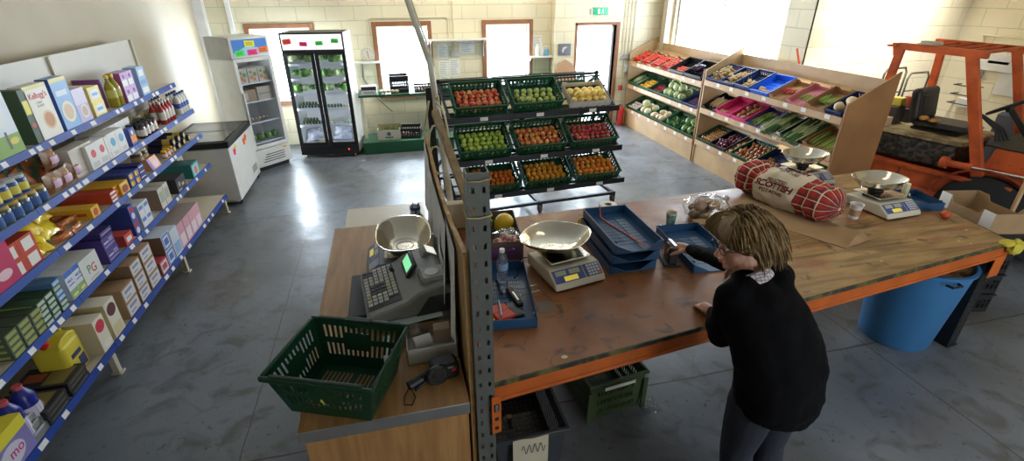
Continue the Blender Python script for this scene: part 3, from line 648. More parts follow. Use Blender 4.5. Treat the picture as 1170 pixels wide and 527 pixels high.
def crate_mb(w, d, h, nb=10, th=.006, slots=True):
    """plastic produce crate; origin front bottom centre, depth towards +y"""
    m = MB(); x = w/2
    for (a, b_, n) in (((-x, 0), (x, 0), nb), ((-x, d), (x, d), nb), ((-x, 0), (-x, d), int(nb*d/w)+1), ((x, 0), (x, d), int(nb*d/w)+1)):
        if slots: slotted(m, a, b_, .004, h, th, n)
        else:
            m.beam((*a, h/2), (*b_, h/2), th, h)
    m.box(-x, x, 0, d, 0, .005)
    for k in range(1, 6): m.box(-x, x, d*k/6-.004, d*k/6+.004, .005, .009)
    e = .012
    m.box(-x-e, x+e, -e, .004, h-.012, h).box(-x-e, x+e, d-.004, d+e, h-.012, h).box(-x-e, -x+.004, .004, d-.004, h-.012, h).box(x-.004, x+e, .004, d-.004, h-.012, h)
    return m
def carton_mb(w, d, h, lip=.03, th=.005):
    """open cardboard tray with cut-down front and corner posts"""
    m = MB(); x = w/2
    m.box(-x, x, 0, d, 0, .005)
    m.prism([(-x, 0), (x, 0), (x, h), (x-.05, h), (x-.08, h-lip), (-x+.08, h-lip), (-x+.05, h), (-x, h)], 0, th, 'y')
    m.prism([(-x, 0), (x, 0), (x, h), (x-.05, h), (x-.08, h-lip), (-x+.08, h-lip), (-x+.05, h), (-x, h)], d-th, d, 'y')
    for s in (-x, x-th): m.box(s, s+th, th, d-th, 0, h)
    return m
PL = {'green': M_green, 'blue': mat('navy_crate_plastic', (.02, .045, .17), .4), 'bright': mat('bright_blue_film', (.02, .13, .75), .3), 'pink': mat('pink_crate_plastic', (.75, .06, .24), .45),
      'brown': mat('brown_fruit_carton', (.40, .22, .10), .8), 'black': M_black, 'white': mat('white_card_tray', (.8, .8, .78), .7), 'palepink': mat('rose_card_tray', (.62, .22, .26), .7), 'purple': mat('purple_card_tray', (.10, .07, .35), .6),
      'wood': mat('thin_crate_wood', (.55, .38, .2), .7)}
# ---- produce shapes
def mk(name, cat, mb, mats, ang=60):
    o = mb.build(name, mats, ang=ang); tag(o, 'x', cat); return o
def m_apple(key, c, c2, r=.036):
    def f():
        m = MB(); prof = [(0, -.78), (.25, -.86), (.6, -.72), (.9, -.3), (1, .1), (.9, .52), (.62, .82), (.3, .88), (.1, .72), (0, .60)]
        m.lathe([(a*r, b_*r*.95) for a, b_ in prof], seg=14); m.tube([(0, 0, .58*r), (.05*r, 0, 1.05*r)], .05*r, 5, 1)
        return mk('apple', 'apple', m, [mat('apple_'+key, c, .28, col2=c2, vscale=14, rnd=.35, coat=.2), mat('apple_stalk', (.12, .07, .03), .8)])
    return f
def m_orange(key, c, r=.037, nm='orange'):
    def f():
        m = MB().ball((0, 0, 0), r, 0, 14, 9, (1, 1, .94)); m.lathe([(0, r*.95), (.1*r, r*.93), (.12*r, r*.9)], seg=6, m=1)
        return mk(nm, nm, m, [mat(nm+'_peel_'+key, c, .35, bump=.35, bscale=300, rnd=.18, var=.05), mat('orange_navel', (.25, .2, .05), .7)])
    return f
def m_ball(nm, key, c, r, sc=(1, 1, 1), wob=0., c2=None, rough=.45, top=None, rnd=.3, fs=2.):
    def f():
        m = MB().ball((0, 0, 0), r, 0, 14, 9, sc, wob, hash(key) % 17 if False else len(key), fs)
        ms = [mat(nm+'_skin_'+key, c, rough, col2=c2, vscale=20, rnd=rnd, var=.12)]
        if top: 
            for k in range(5): a = 2*pi*k/5; m.add([(0, 0, r*sc[2]*.96), (r*.16*cos(a-.5), r*.16*sin(a-.5), r*sc[2]*1.0), (r*.5*cos(a), r*.5*sin(a), r*sc[2]*.96), (r*.16*cos(a+.5), r*.16*sin(a+.5), r*sc[2]*1.0)], [(0, 1, 2, 3)], 1)
            ms.append(mat('calyx_green', top, .6))
        return mk(nm, nm, m, ms)
    return f
def m_onion(nm, key, c, r):
    def f():
        m = MB().lathe([(0, -.85*r), (.2*r, -.9*r), (.75*r, -.62*r), (1*r, -.05*r), (.86*r, .45*r), (.45*r, .78*r), (.14*r, 1.0*r), (.08*r, 1.35*r), (0, 1.4*r)], seg=14)
        return mk(nm, 'onion', m, [mat('onion_skin_'+key, c, .25, vscale=30, var=.15, rnd=.3, coat=.3)])
    return f
def m_long(nm, key, c, pts, rr, c2=None, rough=.5, cat=None, seg=10, rnd=.25, top=None):
    def f():
        m = MB().tube(pts, rr, seg)
        ms = [mat(nm+'_'+key, c, rough, col2=c2, vscale=12, rnd=rnd, var=.12)]
        if top: m.tube(*top[0], 6, 1); ms.append(top[1])
        return mk(nm, cat or nm, m, ms)
    return f
def curve(L_, bend, n=6, z=0.): return [(L_*(k/(n-1)-.5), bend*(1-(2*k/(n-1)-1)**2), z) for k in range(n)]
def taper(r0, r1, n=6, end=.4): return [max(r0+(r1-r0)*k/(n-1), .001)*(end if k in (0, n-1) else 1) for k in range(n)]
M_leaf = mat('fresh_leaf_green', (.05, .16, .02), .5, col2=(.16, .30, .06), vscale=18, rnd=.3)
M_leafp = mat('pale_leaf_green', (.30, .42, .16), .5, col2=(.58, .66, .38), vscale=14, rnd=.2)
def m_cab(nm, key, ml, mc_, r, nl=7):
    def f():
        m = MB().ball((0, 0, 0), r*.82, 1, 14, 9, (1, 1, .9), .12, 3, 3)
        for k in range(nl):
            a = 2*pi*k/nl; m.push(RZ(a) @ T(0, 0, -r*.1))
            def leaf(u, v, a=a, k=k):
                th = (u-.5)*1.5; ph = -.6+v*(1.5+.3*(k % 2)); q = r*(.93+.05*(k % 3)+.06*sin(u*14)*v)+.14*r*v*v
                return (q*cos(ph)*cos(th*(1.1-v*.4)), q*cos(ph)*sin(th*(1.1-v*.4)), q*sin(ph))
            m.cloth(leaf, 6, 5, 0); m.pop()
        return mk(nm, nm, m, [ml, mc_])
    return f
def m_leek():
    m = MB(); m.tube([(-.22, 0, 0), (-.15, 0, 0), (0, .002, 0), (.08, .0, 0)], [.012, .014, .014, .015], 8, 0)
    for k in range(4):
        y = (-.03, -.01, .012, .03)[k]
        m.tube([(.06, y*.2, 0), (.14, y*.8, .004*k), (.26, y*1.5, .006)], [.010, .013, .004], 6, 1)
    for k in range(7): a = k*.9; m.tube([(-.22, 0, 0), (-.245, .012*cos(a), .012*sin(a))], .0012, 4, 0)
    return mk('leek', 'leek', m, [mat('leek_white', (.50, .56, .30), .4), mat('leek_green', (.035, .12, .03), .45, rnd=.3)])
def m_mush():
    m = MB().lathe([(0, -.022), (.009, -.022), (.010, -.004), (.024, -.004), (.026, .004), (.020, .016), (.009, .022), (0, .023)], seg=12)
    return mk('mushroom', 'mushroom', m, [mat('mushroom_cream', (.62, .45, .30), .7, rnd=.15)])
def m_ginger():
    m = MB(); rng = random.Random(4)
    for k in range(7): m.ball((rng.uniform(-.035, .035), rng.uniform(-.022, .022), rng.uniform(-.008, .01)), rng.uniform(.012, .02), 0, 8, 6, (1.3, 1, .9), .2, k)
    return mk('ginger_root', 'ginger', m, [mat('ginger_skin', (.62, .44, .22), .7, rnd=.2, bump=.2)])
def m_floret(nm='cauliflower', c=(.82, .80, .66), r=.075):
    def f():
        m = MB(); rng = random.Random(5)
        for k in range(22):
            a = k*2.4; q = sqrt(k/22)*r*.8; m.ball((q*cos(a), q*sin(a), r*.55*(1-(q/r)**2)), r*.27, 0, 7, 5, (1, 1, 1), .25, k, 5)
        for k in range(7):
            a = 2*pi*k/7; m.push(RZ(a))
            def leaf(u, v): q = r*(.55+.5*v); return (q+.004, (u-.5)*r*.8*(1-.4*v), -r*.35+v*r*1.1+.012*sin(u*9))
            m.cloth(leaf, 4, 4, 1); m.pop()
        return mk(nm, nm, m, [mat(nm+'_curd', c, .7, var=.15, vscale=40), M_leaf])
    return f
PROD = {
 'redapple': (m_apple('red', (.62, .035, .03), (.80, .36, .10)), .036, 'r'), 'greenapple': (m_apple('green', (.40, .56, .07), (.50, .62, .13)), .036, 'r'),
 'gala': (m_apple('gala', (.66, .09, .04), (.85, .50, .12)), .036, 'r'), 'crimson': (m_apple('crimson', (.38, .02, .03), (.58, .10, .07)), .034, 'r'),
 'palegreen': (m_apple('pale', (.44, .52, .10), (.56, .62, .20)), .040, 'r'), 'mango': (m_ball('melon', 'yellow', (.92, .66, .12), .043, (1.15, 1, .9), .05, (.95, .75, .3), rnd=.2), .045, 'r'),
 'orange': (m_orange('o', (.92, .30, .02)), .037, 'r'), 'orangey': (m_orange('y', (.95, .42, .03), .034), .035, 'r'), 'tangerine': (m_orange('t', (.90, .22, .02), .029, 'tangerine'), .030, 'r'),
 'tomato': (m_ball('tomato', 'red', (.72, .04, .02), .026, (1, 1, .85), 0, None, .2, (.08, .3, .04)), .027, 'r'),
 'pepper': (m_ball('pepper', 'yellow', (.90, .52, .02), .038, (1, 1, 1.1), .22, None, .2, (.1, .35, .05)), .036, 'r'),
 'beet': (m_ball('radish', 'red', (.35, .02, .05), .022, (1.1, 1, 1), .08), .023, 'r'), 'turnip': (m_ball('turnip', 'white', (.78, .74, .66), .038, (1, 1, .9), .05, (.55, .3, .4)), .038, 'r'),
 'potato': (m_ball('potato', 'tan', (.60, .40, .20), .036, (1.3, 1, .9), .12, None, .7), .040, 'r'), 'sweet': (m_ball('sweet_potato', 'brown', (.42, .17, .08), .042, (1.7, 1, .9), .15, None, .6), .05, 'r'),
 'squash': (m_ball('squash', 'beige', (.76, .60, .38), .055, (1.5, 1, 1), .14, None, .4, rnd=.1), .07, 'r'), 'swede': (m_ball('melon', 'cream', (.80, .78, .48), .07, (1.1, 1, 1), .05, None, .4, rnd=.1), .075, 'r'),
 'onion': (m_onion('onion', 'brown', (.50, .17, .05), .037), .038, 'r'), 'onions': (m_onion('onion', 'small', (.60, .28, .10), .025), .027, 'r'), 'redonion': (m_onion('red_onion', 'red', (.14, .012, .05), .032), .033, 'r'), 'shallot': (m_onion('shallot', 'shallot', (.55, .25, .12), .024), .026, 'r'),
 'sprout': (m_ball('sprout', 'purple', (.10, .05, .16), .022, (1, 1, 1), .1), .023, 'r'), 'mushroom': (m_mush, .025, 'r'), 'ginger': (m_ginger, .036, 'r'),
 'carrot': (m_long('carrot', 'orange', (.72, .17, .05), curve(.19, .008), taper(.017, .006)), .018, 'l'), 'chilli': (m_long('chilli', 'red', (.5, .03, .02), curve(.09, .01), taper(.008, .002)), .010, 'l'),
 'bean': (m_long('bean', 'green', (.38, .55, .12), curve(.13, .012), taper(.006, .004)), .008, 'l'), 'cucumber': (m_long('cucumber', 'pale', (.50, .60, .40), curve(.26, .004), taper(.019, .019), (.12, .28, .10)), .021, 'l'),
 'courgette': (m_long('courgette', 'dark', (.04, .09, .025), curve(.22, .01), taper(.022, .018)), .024, 'l'), 'parsnip': (m_long('parsnip', 'cream', (.70, .52, .30), curve(.2, .008), taper(.022, .006)), .022, 'l'),
 'springonion': (m_long('spring_onion', 'green', (.16, .34, .05), curve(.34, .02, 7), [.008, .007, .007, .009, .011, .008, .003], (.55, .65, .35)), .012, 'l'), 'leek': (m_leek, .020, 'l'),
 'celery': (m_long('celery', 'green', (.42, .56, .16), curve(.28, .01), taper(.014, .009)), .014, 'l'), 'aubergine': (m_long('aubergine', 'black', (.03, .01, .035), curve(.17, .006), [.016, .034, .036, .03, .022, .012], None, .15), .034, 'l'),
 'cabbage': (m_cab('cabbage', 'g', M_leaf, M_leafp, .075), .078, 'r'), 'whitecab': (m_cab('white_cabbage', 'w', M_leafp, mat('cabbage_heart', (.72, .76, .55), .5), .072), .075, 'r'), 'lettuce': (m_cab('lettuce', 'l', M_leafp, M_leaf, .06, 9), .064, 'r'),
 'cauli': (m_floret(), .075, 'r'), 'broccoli': (m_floret('broccoli', (.05, .14, .04), .06), .062, 'r'),
}
def fill(CM, w, d, z, kind, n, label, group, seed=0, y0=.02, key=None, aim=0.):
    """put n pieces of produce on the floor of a crate with matrix CM"""
    maker, r, shp = PROD[kind]; rng = random.Random(seed*31+len(kind)); out = []
    if shp == 'r':
        pos = []; lay = 0; zz = z+r
        while len(pos) < n and lay < 3:
            sx = 2*r*1.02; sy = 2*r*.9; yy = y0+r+lay*r*.9; row = lay
            while yy < d-r*.9 and len(pos) < n:
                off = (row % 2)*r; nx = max(int((w-2*r-off-lay*r*.5)/sx)+1, 1); sp = (nx-1)*sx; s0 = -sp/2+(off/2 if row % 2 else -0)
                for k in range(nx):
                    if len(pos) >= n: break
                    pos.append((s0+k*sx+rng.uniform(-1, 1)*r*.06, yy+rng.uniform(-1, 1)*r*.05, zz+rng.uniform(0, .06)*r))
                yy += sy; row += 1
            if lay == 0: cap = len(pos)
            lay += 1; zz += r*1.45
        for p in pos:
            M = CM @ T(*p); M = T(*M.to_translation()) @ Euler((rng.uniform(-.7, .7), rng.uniform(-.7, .7), rng.uniform(0, 6.28))).to_matrix().to_4x4()
            out.append(inst(key or kind, maker, M, label, group, scale=rng.uniform(.93, 1.0)))
    else:
        sx = 2*r*1.03; nx = max(int((w-2*r)/sx)+1, 1); lay = 0; k = 0
        while k < n:
            for q in range(nx):
                if k >= n: break
                xx = -(nx-1)*sx/2+q*sx; M = CM @ T(xx*(1-.05*lay), d*.5+rng.uniform(-.02, .02), z+r+lay*r*1.8) @ RZ(R90+rng.uniform(-.16, .16)+aim)
                if rng.random() < .5 and kind not in ('springonion', 'carrot'): M = M @ RZ(pi)
                out.append(inst(key or kind, maker, M, label, group, scale=rng.uniform(.9, 1.02))); k += 1
            lay += 1
    return out
# ---- the fruit stand
def mk_rackcrate():
    o = crate_mb(.585, .385, .14, 12).build('produce_crate', M_green, smooth=False); tag(o, 'x', 'crate'); return o
pn = {1: 'top', 2: 'middle', 3: 'bottom'}; cn = ('left', 'middle', 'right')
FR = {(1, 0): ('redapple', 40, 'red apple'), (1, 1): ('palegreen', 26, 'pale green apple'), (2, 0): ('greenapple', 36, 'bright green apple'), (2, 1): ('gala', 38, 'red and yellow apple'), (2, 2): ('crimson', 40, 'dark red apple'),
      (3, 0): ('tangerine', 46, 'small tangerine'), (3, 1): ('orangey', 34, 'yellow-orange orange'), (3, 2): ('orange', 34, 'deep orange orange')}
for r in (1, 2, 3):
    ry, rz = ROWS[r]; sh = (0, 0, 0, .13)[r]
    for c in range(3):
        xx = -.66+c*.67+sh
        CM = RMAT @ T(xx, ry, rz-.02) @ RX(RT*.93)
        if (r, c) == (1, 2): continue
        kd, n, lb = FR[(r, c)]
        inst('rackcrate', mk_rackcrate, CM, 'green crate of %ss, %s of the %s row on the fruit stand' % (lb, cn[c], pn[r]), 'green crates on the fruit stand')
        fill(CM, .565, .37, .006, kd, n, '%s in the %s crate of the %s row on the fruit stand' % (lb, cn[c], pn[r]), '%ss in the %s %s crate' % (lb, pn[r], cn[c]), seed=r*5+c, y0=.008)
CM = RMAT @ T(.69, .13, 1.235) @ RX(radians(30))
o = carton_mb(.50, .34, .09, .015).build('fruit_carton', mat('bleached_card_tray', (.72, .62, .46), .7), smooth=False); o.location = CM.to_translation(); o.rotation_euler = CM.to_euler()
tag(o, 'pale card tray of yellow melons, right end of the top row on the fruit stand', 'carton')
o = MB().cloth(lambda u, v: (-.27+.54*u, -.012-.012*abs(sin(u*23)), .09-.085*v+.004*sin(u*31)), 24, 4).cloth(lambda u, v: (-.25+.5*u, .01+.03*v, .092-.03*v+.006*sin(u*27)), 24, 3).build('paper_liner', mat('tissue_paper', (.85, .82, .74), .8))
o.parent = [x for x in COL.objects if x.name.startswith('fruit_carton')][0]
fill(CM, .48, .32, .006, 'mango', 18, 'yellow melon in the pale card tray, top right of the fruit stand', 'yellow melons in the top right tray', y0=.01)
# crates on the far side of the stand (only their backs show)
for r in (1, 2):
    ry, rz = ROWS[r]
    for c in range(3):
        if (r, c) == (1, 2): pass
        CM = RMAT @ T(-.66+c*.67, 1.24-ry, rz-.05) @ RZ(pi) @ RX(RT*.8)
        inst('rackcrate', mk_rackcrate, CM, 'green crate on the far side of the fruit stand, %s of its %s row' % (cn[c], pn[r]), 'crates on the far side of the fruit stand')
# ---- crates on the wooden displays
def vcrate(n, row, yc, w, col, kind, lab, prod, cnt, pl, h=.11, d=.40, style='crate', lift=0., y0=.012, two=None):
    """crate on display n: row 0..2, centre at y=yc"""
    z = VZ[n][row]; h *= .78
    CM = T(VX0+.03, yc, z-.028+lift) @ RZ(-R90) @ RX(VTILT)
    def mkc():
        if style == 'crate': o = crate_mb(w-.024, d, h, max(int(w/.045), 5)).build('produce_crate', PL[col], smooth=False); return tag(o, 'x', 'crate')
        if style == 'solid': o = crate_mb(w-.024, d, h, 6, .006, False).build('produce_tray', PL[col], smooth=False); return tag(o, 'x', 'tray')
        o = carton_mb(w-.006, d, h).build('produce_carton', PL[col], smooth=False); return tag(o, 'x', 'carton')
    inst(('v', style, col, round(w, 2), h), mkc, CM, lab, 'crates on the wooden vegetable displays')
    if prod: fill(CM, w-.045, d-.02, .006, prod, cnt, pl[0], pl[1], seed=int(yc*100), y0=y0)
    return CM
N1, N2 = 'far wooden display', 'near wooden display'
def V1(row, cells):
    y = 9.12 if True else 0
    n = 1
    for (w, col, style, what, prod, cnt, pnm, h) in cells:
        rn = ('top', 'middle', 'bottom')[row]
        vcrate(1, row, y-w/2, w, col, prod, '%s, %s shelf of far display' % (what, rn), prod, cnt, ('%s, %s shelf of far display' % (pnm, rn), '%ss, far display, %s shelf' % (pnm.split(' in ')[0], rn)), h, style=style); y -= w
def V2(row, cells, y=6.61):
    for (w, col, style, what, prod, cnt, pnm, h) in cells:
        rn = ('top', 'middle', 'bottom')[row]
        vcrate(2, row, y-w/2, w, col, prod, '%s, %s shelf of near display' % (what, rn), prod, cnt, ('%s, %s shelf of near display' % (pnm, rn), '%ss, near display, %s shelf' % (pnm.split(' in ')[0], rn)), h, style=style); y -= w
V1(0, [(.36, 'wood', 'carton', 'leftmost wooden tray of vine tomatoes', 'tomato', 62, 'red vine tomato in the leftmost wooden tray', .09), (.36, 'brown', 'carton', 'brown card tray of tomatoes, second from left', 'tomato', 62, 'red tomato in the second tray', .09),
       (.36, 'wood', 'carton', 'third tray of tomatoes, thin wood with a pale slat', 'tomato', 62, 'red tomato in the third tray', .09), (.36, 'brown', 'carton', 'fourth tray of tomatoes, beside the black one', 'tomato', 62, 'red tomato in the fourth tray', .09),
       (.44, 'black', 'solid', 'black tray of tomatoes with a lime green edge', 'tomato', 26, 'red tomato in the black tray with a lime green edge', .13), (.50, 'black', 'solid', 'black tray of aubergines nearest the divider', 'aubergine', 9, 'glossy dark aubergine in the black tray', .13)])
V1(1, [(.40, 'green', 'crate', 'leftmost green crate of pale cucumbers', 'cucumber', 12, 'pale green cucumber in the leftmost crate', .12), (.42, 'green', 'crate', 'green crate of yellow peppers', 'pepper', 17, 'yellow pepper in the green crate', .12), (.42, 'green', 'crate', 'green crate of dark red radishes', 'beet', 40, 'dark red radish in the green crate', .12),
       (.72, 'green', 'crate', 'wide green crate of white cabbages in clear film', 'whitecab', 11, 'white cabbage in the wide green crate', .12), (.45, 'blue', 'crate', 'navy crate of purple sprouts by the divider', 'sprout', 36, 'purple sprout in the navy crate', .11)])
V1(2, [(.47, 'green', 'crate', 'leftmost green crate of white turnips', 'turnip', 15, 'white turnip in the leftmost crate', .12), (.47, 'green', 'crate', 'green crate of cream swedes, second from the left', 'swede', 5, 'cream melon in the second crate', .12), (.48, 'green', 'crate', 'green crate of beige squashes, third from the left', 'squash', 5, 'beige squash in the third crate', .12),
       (.50, 'green', 'crate', 'green crate of broccoli, fourth from the left', 'broccoli', 6, 'dark broccoli head in the fourth crate', .12), (.49, 'green', 'crate', 'green crate of cabbages, nearest the divider', 'cabbage', 6, 'green cabbage in the crate by the divider', .12)])
V2(0, [(.33, 'blue', 'crate', 'leftmost navy crate of pale ginger roots', 'ginger', 26, 'knobbly pale ginger root in the leftmost navy crate', .11), (.30, 'blue', 'crate', 'second navy crate of ginger roots', 'ginger', 20, 'knobbly ginger root in the second navy crate', .11), (.33, 'blue', 'crate', 'third navy crate, half empty, with brown ginger', 'ginger', 9, 'ginger root in the half-empty third navy crate', .13),
       (.36, 'bright', 'solid', 'tray lined with bright blue film holding a few mushrooms', 'mushroom', 13, 'cream mushroom on the bright blue film', .11), (.30, 'brown', 'carton', 'brown carton of red chillies', 'chilli', 34, 'small red chilli in the brown carton', .10), (.30, 'palepink', 'carton', 'rose pink card tray of green beans', 'bean', 18, 'green bean in the rose pink tray', .10),
       (.28, 'brown', 'carton', 'brown carton heaped with green beans', 'bean', 60, 'green bean in the brown carton', .12), (.22, 'blue', 'crate', 'rightmost navy crate with two pale squashes', 'squash', 2, 'pale squash in the rightmost navy crate', .11)])
V2(1, [(.34, 'black', 'carton', 'leftmost black carton of parsnips', 'parsnip', 12, 'cream parsnip in the black carton', .10), (.34, 'pink', 'solid', 'hot pink tray with one potato', 'potato', 2, 'tan potato in the left hot pink tray', .12), (.33, 'pink', 'solid', 'hot pink tray of sweet potatoes', 'sweet', 8, 'brown sweet potato in the right hot pink tray', .12), (.30, 'purple', 'carton', 'purple carton of spring onions', 'springonion', 16, 'long green spring onion in the purple carton', .09),
       (.34, 'white', 'carton', 'white carton of leeks', 'leek', 11, 'white and green leek in the white carton', .10), (.36, 'black', 'carton', 'black carton of leeks beside the white one', 'leek', 14, 'dark green leek in the black carton', .10), (.42, 'brown', 'carton', 'brown carton of celery sticks beside the end panel', 'celery', 16, 'pale green celery stick in the brown carton', .10)])
V2(2, [(.36, 'green', 'crate', 'leftmost green crate of small brown onions', 'onions', 40, 'small brown onion in the leftmost crate', .11), (.36, 'black', 'solid', 'black tray of red onions', 'redonion', 30, 'glossy dark red onion in the black tray', .12), (.12, 'brown', 'carton', 'narrow carton of tan potatoes', 'potato', 4, 'tan potato in the narrow carton', .09), (.46, 'green', 'crate', 'green crate of large brown onions', 'onion', 24, 'large glossy brown onion in the green crate', .12),
       (.34, 'blue', 'crate', 'small navy crate of shallots', 'shallot', 22, 'pinkish shallot in the small navy crate', .09), (.38, 'green', 'crate', 'green crate of carrots, left of the two', 'carrot', 26, 'orange carrot in the left carrot crate', .12), (.40, 'green', 'crate', 'green crate of carrots, nearest the end panel', 'carrot', 24, 'orange carrot in the crate nearest the end panel', .12)])
# ------------------------------------------------------------------ groceries on the left shelving
def proj(p):
    v = Vector(p)-C0; return CX+FPX*v.dot(RV)/v.dot(FW)
def ypx(X, z, px):
    a, b = .3, 9.
    for _ in range(50):
        c = (a+b)/2
        if proj((X, c, z)) < px: a = c
        else: b = c
    return (a+b)/2
_pcache = {}
CL = {}
def cm(c, r=.5):
    k = 'print_%02d_%02d_%02d' % tuple(int(v*99) for v in c); return mat(k, c, r, var=.04)
def carton(w, d, h, cols, art, name='product_box', r=.0):
    """printed box, origin at the left foot of its front; art = list of printed shapes (fractions of the front)"""
    k = (round(w, 2), round(d, 2), round(h, 2), str(cols), str(art))
    def mkb():
        W_, D_, H_ = w, d, h; m = MB(); m.box(0, W_, 0, D_, 0, H_, 0)
        # printing wraps on the top and near side as a border panel
        for i, a in enumerate(art):
            y = -.0005-.0002*i
            if a[0] == 'p': m.panel(a[1]*W_, a[2]*W_, a[3]*H_, a[4]*H_, y, a[5])
            elif a[0] == 'd': m.disc((a[1]*W_, a[2]*H_), a[3]*W_, y, a[4], 18, 1, a[5] if len(a) > 5 else 1)
            elif a[0] == 't': m.ftext(a[1], a[2]*W_, a[3]*H_, a[4]*W_, a[5], y, .01)
            elif a[0] == 'side': m.add([(-.0006, D_*a[1], H_*a[3]), (-.0006, D_*a[2], H_*a[3]), (-.0006, D_*a[2], H_*a[4]), (-.0006, D_*a[1], H_*a[4])], [(0, 3, 2, 1)][::1], a[5])
            elif a[0] == 'top': m.add([(W_*a[1], D_*a[3], H_+.0006), (W_*a[2], D_*a[3], H_+.0006), (W_*a[2], D_*a[4], H_+.0006), (W_*a[1], D_*a[4], H_+.0006)], [(0, 1, 2, 3)], a[5])
        o = m.build(name, [cm(c) for c in cols], smooth=False); tag(o, 'x', 'box'); return o
    return k, mkb
def shelfitems(tier, px0, w, d, h, cols, art, label, cat='box', nalong=1, nup=1, ndeep=1, inset=.012, name='product_box', group=None, gap=.003, tilt=0., y0=None, far=False):
    X, z = TIER[tier]; X -= inset; y = ypx(X, z, px0) if y0 is None else y0
    k, f = carton(w, d, h, cols, art, name)
    for a in range(nalong):
        for u in range(nup):
            for q in range(ndeep):
                lb = label
                j = random.Random(a*7+u*3+q+int(px0)); off = j.uniform(0, .006) if nalong*nup > 1 else 0
                M = T(X-off-q*(d+gap), y+a*(w+gap), z+u*(h+.0005)) @ RZ(R90)
                if tilt: M = M @ RX(-tilt)
                if nalong*nup*ndeep > 1:
                    parts = []
                    if nup > 1: parts.append(('bottom', 'top')[u] if nup == 2 else ('bottom', 'second up', 'third up', 'fourth up', 'fifth up', 'sixth up', 'seventh up', 'eighth up')[u])
                    if nalong > 1: parts.append(('first', 'second', 'third', 'fourth', 'fifth', 'sixth', 'seventh', 'eighth', 'ninth')[a]+' column' if nup > 1 else ('first', 'second', 'third', 'fourth', 'fifth', 'sixth', 'seventh', 'eighth', 'ninth')[a]+' from the left')
                    if ndeep > 1: parts.append(('front', 'back')[q]+' row')
                    lb = label+', '+', '.join(parts)
                inst(k, f, M, lb, group or ('matching '+label.split(',')[0])[:60] if nalong*nup*ndeep > 1 else None, cat)
    return y+nalong*(w+gap)
def shelfset(tier, px0, maker, key, label, w, n, inset=.04, group=None, cat=None, rows=1, up=1, uph=0., rz=0., sc=1, y0=None):
    X, z = TIER[tier]; X -= inset; y = ypx(X, z, px0) if y0 is None else y0
    on = ('first', 'second', 'third', 'fourth', 'fifth', 'sixth', 'seventh', 'eighth', 'ninth', 'tenth')
    for q in range(rows):
        for u in range(up):
            for a in range(n):
                lb = label+(', %s from the left' % on[a] if n > 1 else '')+((', front row', ', second row', ', third row')[q] if rows > 1 else '')+((', lower', ', upper')[u] if up > 1 else '')
                inst(key, maker, T(X-q*w*1.02, y+w*(a+.5), z+u*uph) @ RZ(R90+rz), lb, group or 'row of '+label.split(',')[0], cat, scale=sc)
def m_bottle(nm, body, cap, lab, h=.26, r=.035, glass=False, labz=(.25, .6), neck=.35, lab2=None):
    def f():
        t = thing(nm, 'x', 'bottle'); m = MB()
        m.lathe([(0, 0), (r*.92, 0), (r, .006), (r, h*(.95-neck)), (r*.8, h*(1.03-neck)), (r*.36, h*(1.16-neck)), (r*.33, h*.92), (0, h*.92)], seg=16); m.build('body', body, t, ang=50)
        MB().lathe([(0, h*.9), (r*.42, h*.9), (r*.42, h), (0, h)], seg=14).build('cap', cap, t, ang=40)
        m = MB().lathe([(r*1.01, h*labz[0]), (r*1.012, h*labz[1])], seg=18)
        if lab2: m.lathe([(r*1.015, h*(labz[0]+.08)), (r*1.015, h*(labz[1]-.12))], seg=18, m=1)
        m.build('label', [lab]+([lab2] if lab2 else []), t, ang=60)
        return t
    return f
def m_jar(nm, body, cap, lab, h=.13, r=.036):
    def f():
        t = thing(nm, 'x', 'jar')
        MB().lathe([(0, 0), (r*.9, 0), (r, .008), (r, h*.76), (r*.85, h*.84), (0, h*.84)], seg=16).build('body', body, t, ang=50)
        MB().lathe([(0, h*.83), (r*.9, h*.83), (r*.9, h), (0, h)], seg=16).build('lid', cap, t, ang=40)
        MB().lathe([(r*1.012, h*.18), (r*1.012, h*.62)], seg=16).build('label', lab, t, ang=60)
        return t
    return f
def m_bag(nm, c, c2, w=.15, h=.2, th=.05, lab=None, cat='bag'):
    """pillow-shaped film bag standing up, crimped top"""
    def f():
        m = MB()
        for s in (-1, 1):
            def fn(u, v, s=s):
                a = sin(pi*u)**.6*sin(pi*min(v*1.05, 1))**.6; return ((u-.5)*w*(1-.05*sin(v*pi)), s*th/2*a*(1+.12*noise.noise(Vector((u*7, v*7, s*3)))), v*h)
            m.cloth(fn, 12, 12, 0)
        if lab:
            def fl(u, v):
                uu = .22+.56*u; vv = .3+.38*v; a = sin(pi*uu)**.6*sin(pi*vv)**.6; return ((uu-.5)*w, -th/2*a*1.12-.002, vv*h)
            m.cloth(fl, 6, 6, 1)
        o = m.build(nm, [mat('film_'+nm+'_%02d%02d%02d' % tuple(int(v*99) for v in c), c, .22, col2=c2, vscale=14, coat=.3)]+([cm(lab)] if lab else []), ang=80); return tag(o, 'x', cat)
    return f
Wt, Bk, Rd, Yl, Bl, Nv, Gn, Or, Pk, Lc, Cr, Br, Gy, Tl, Go, Pu = (.82, .82, .80), (.02, .02, .025), (.62, .03, .03), (.85, .62, .04), (.08, .2, .62), (.02, .03, .16), (.06, .32, .08), (.85, .28, .03), (.72, .08, .25), (.50, .42, .70), (.80, .70, .48), (.30, .18, .09), (.42, .42, .43), (.05, .33, .33), (.62, .42, .12), (.22, .06, .26)
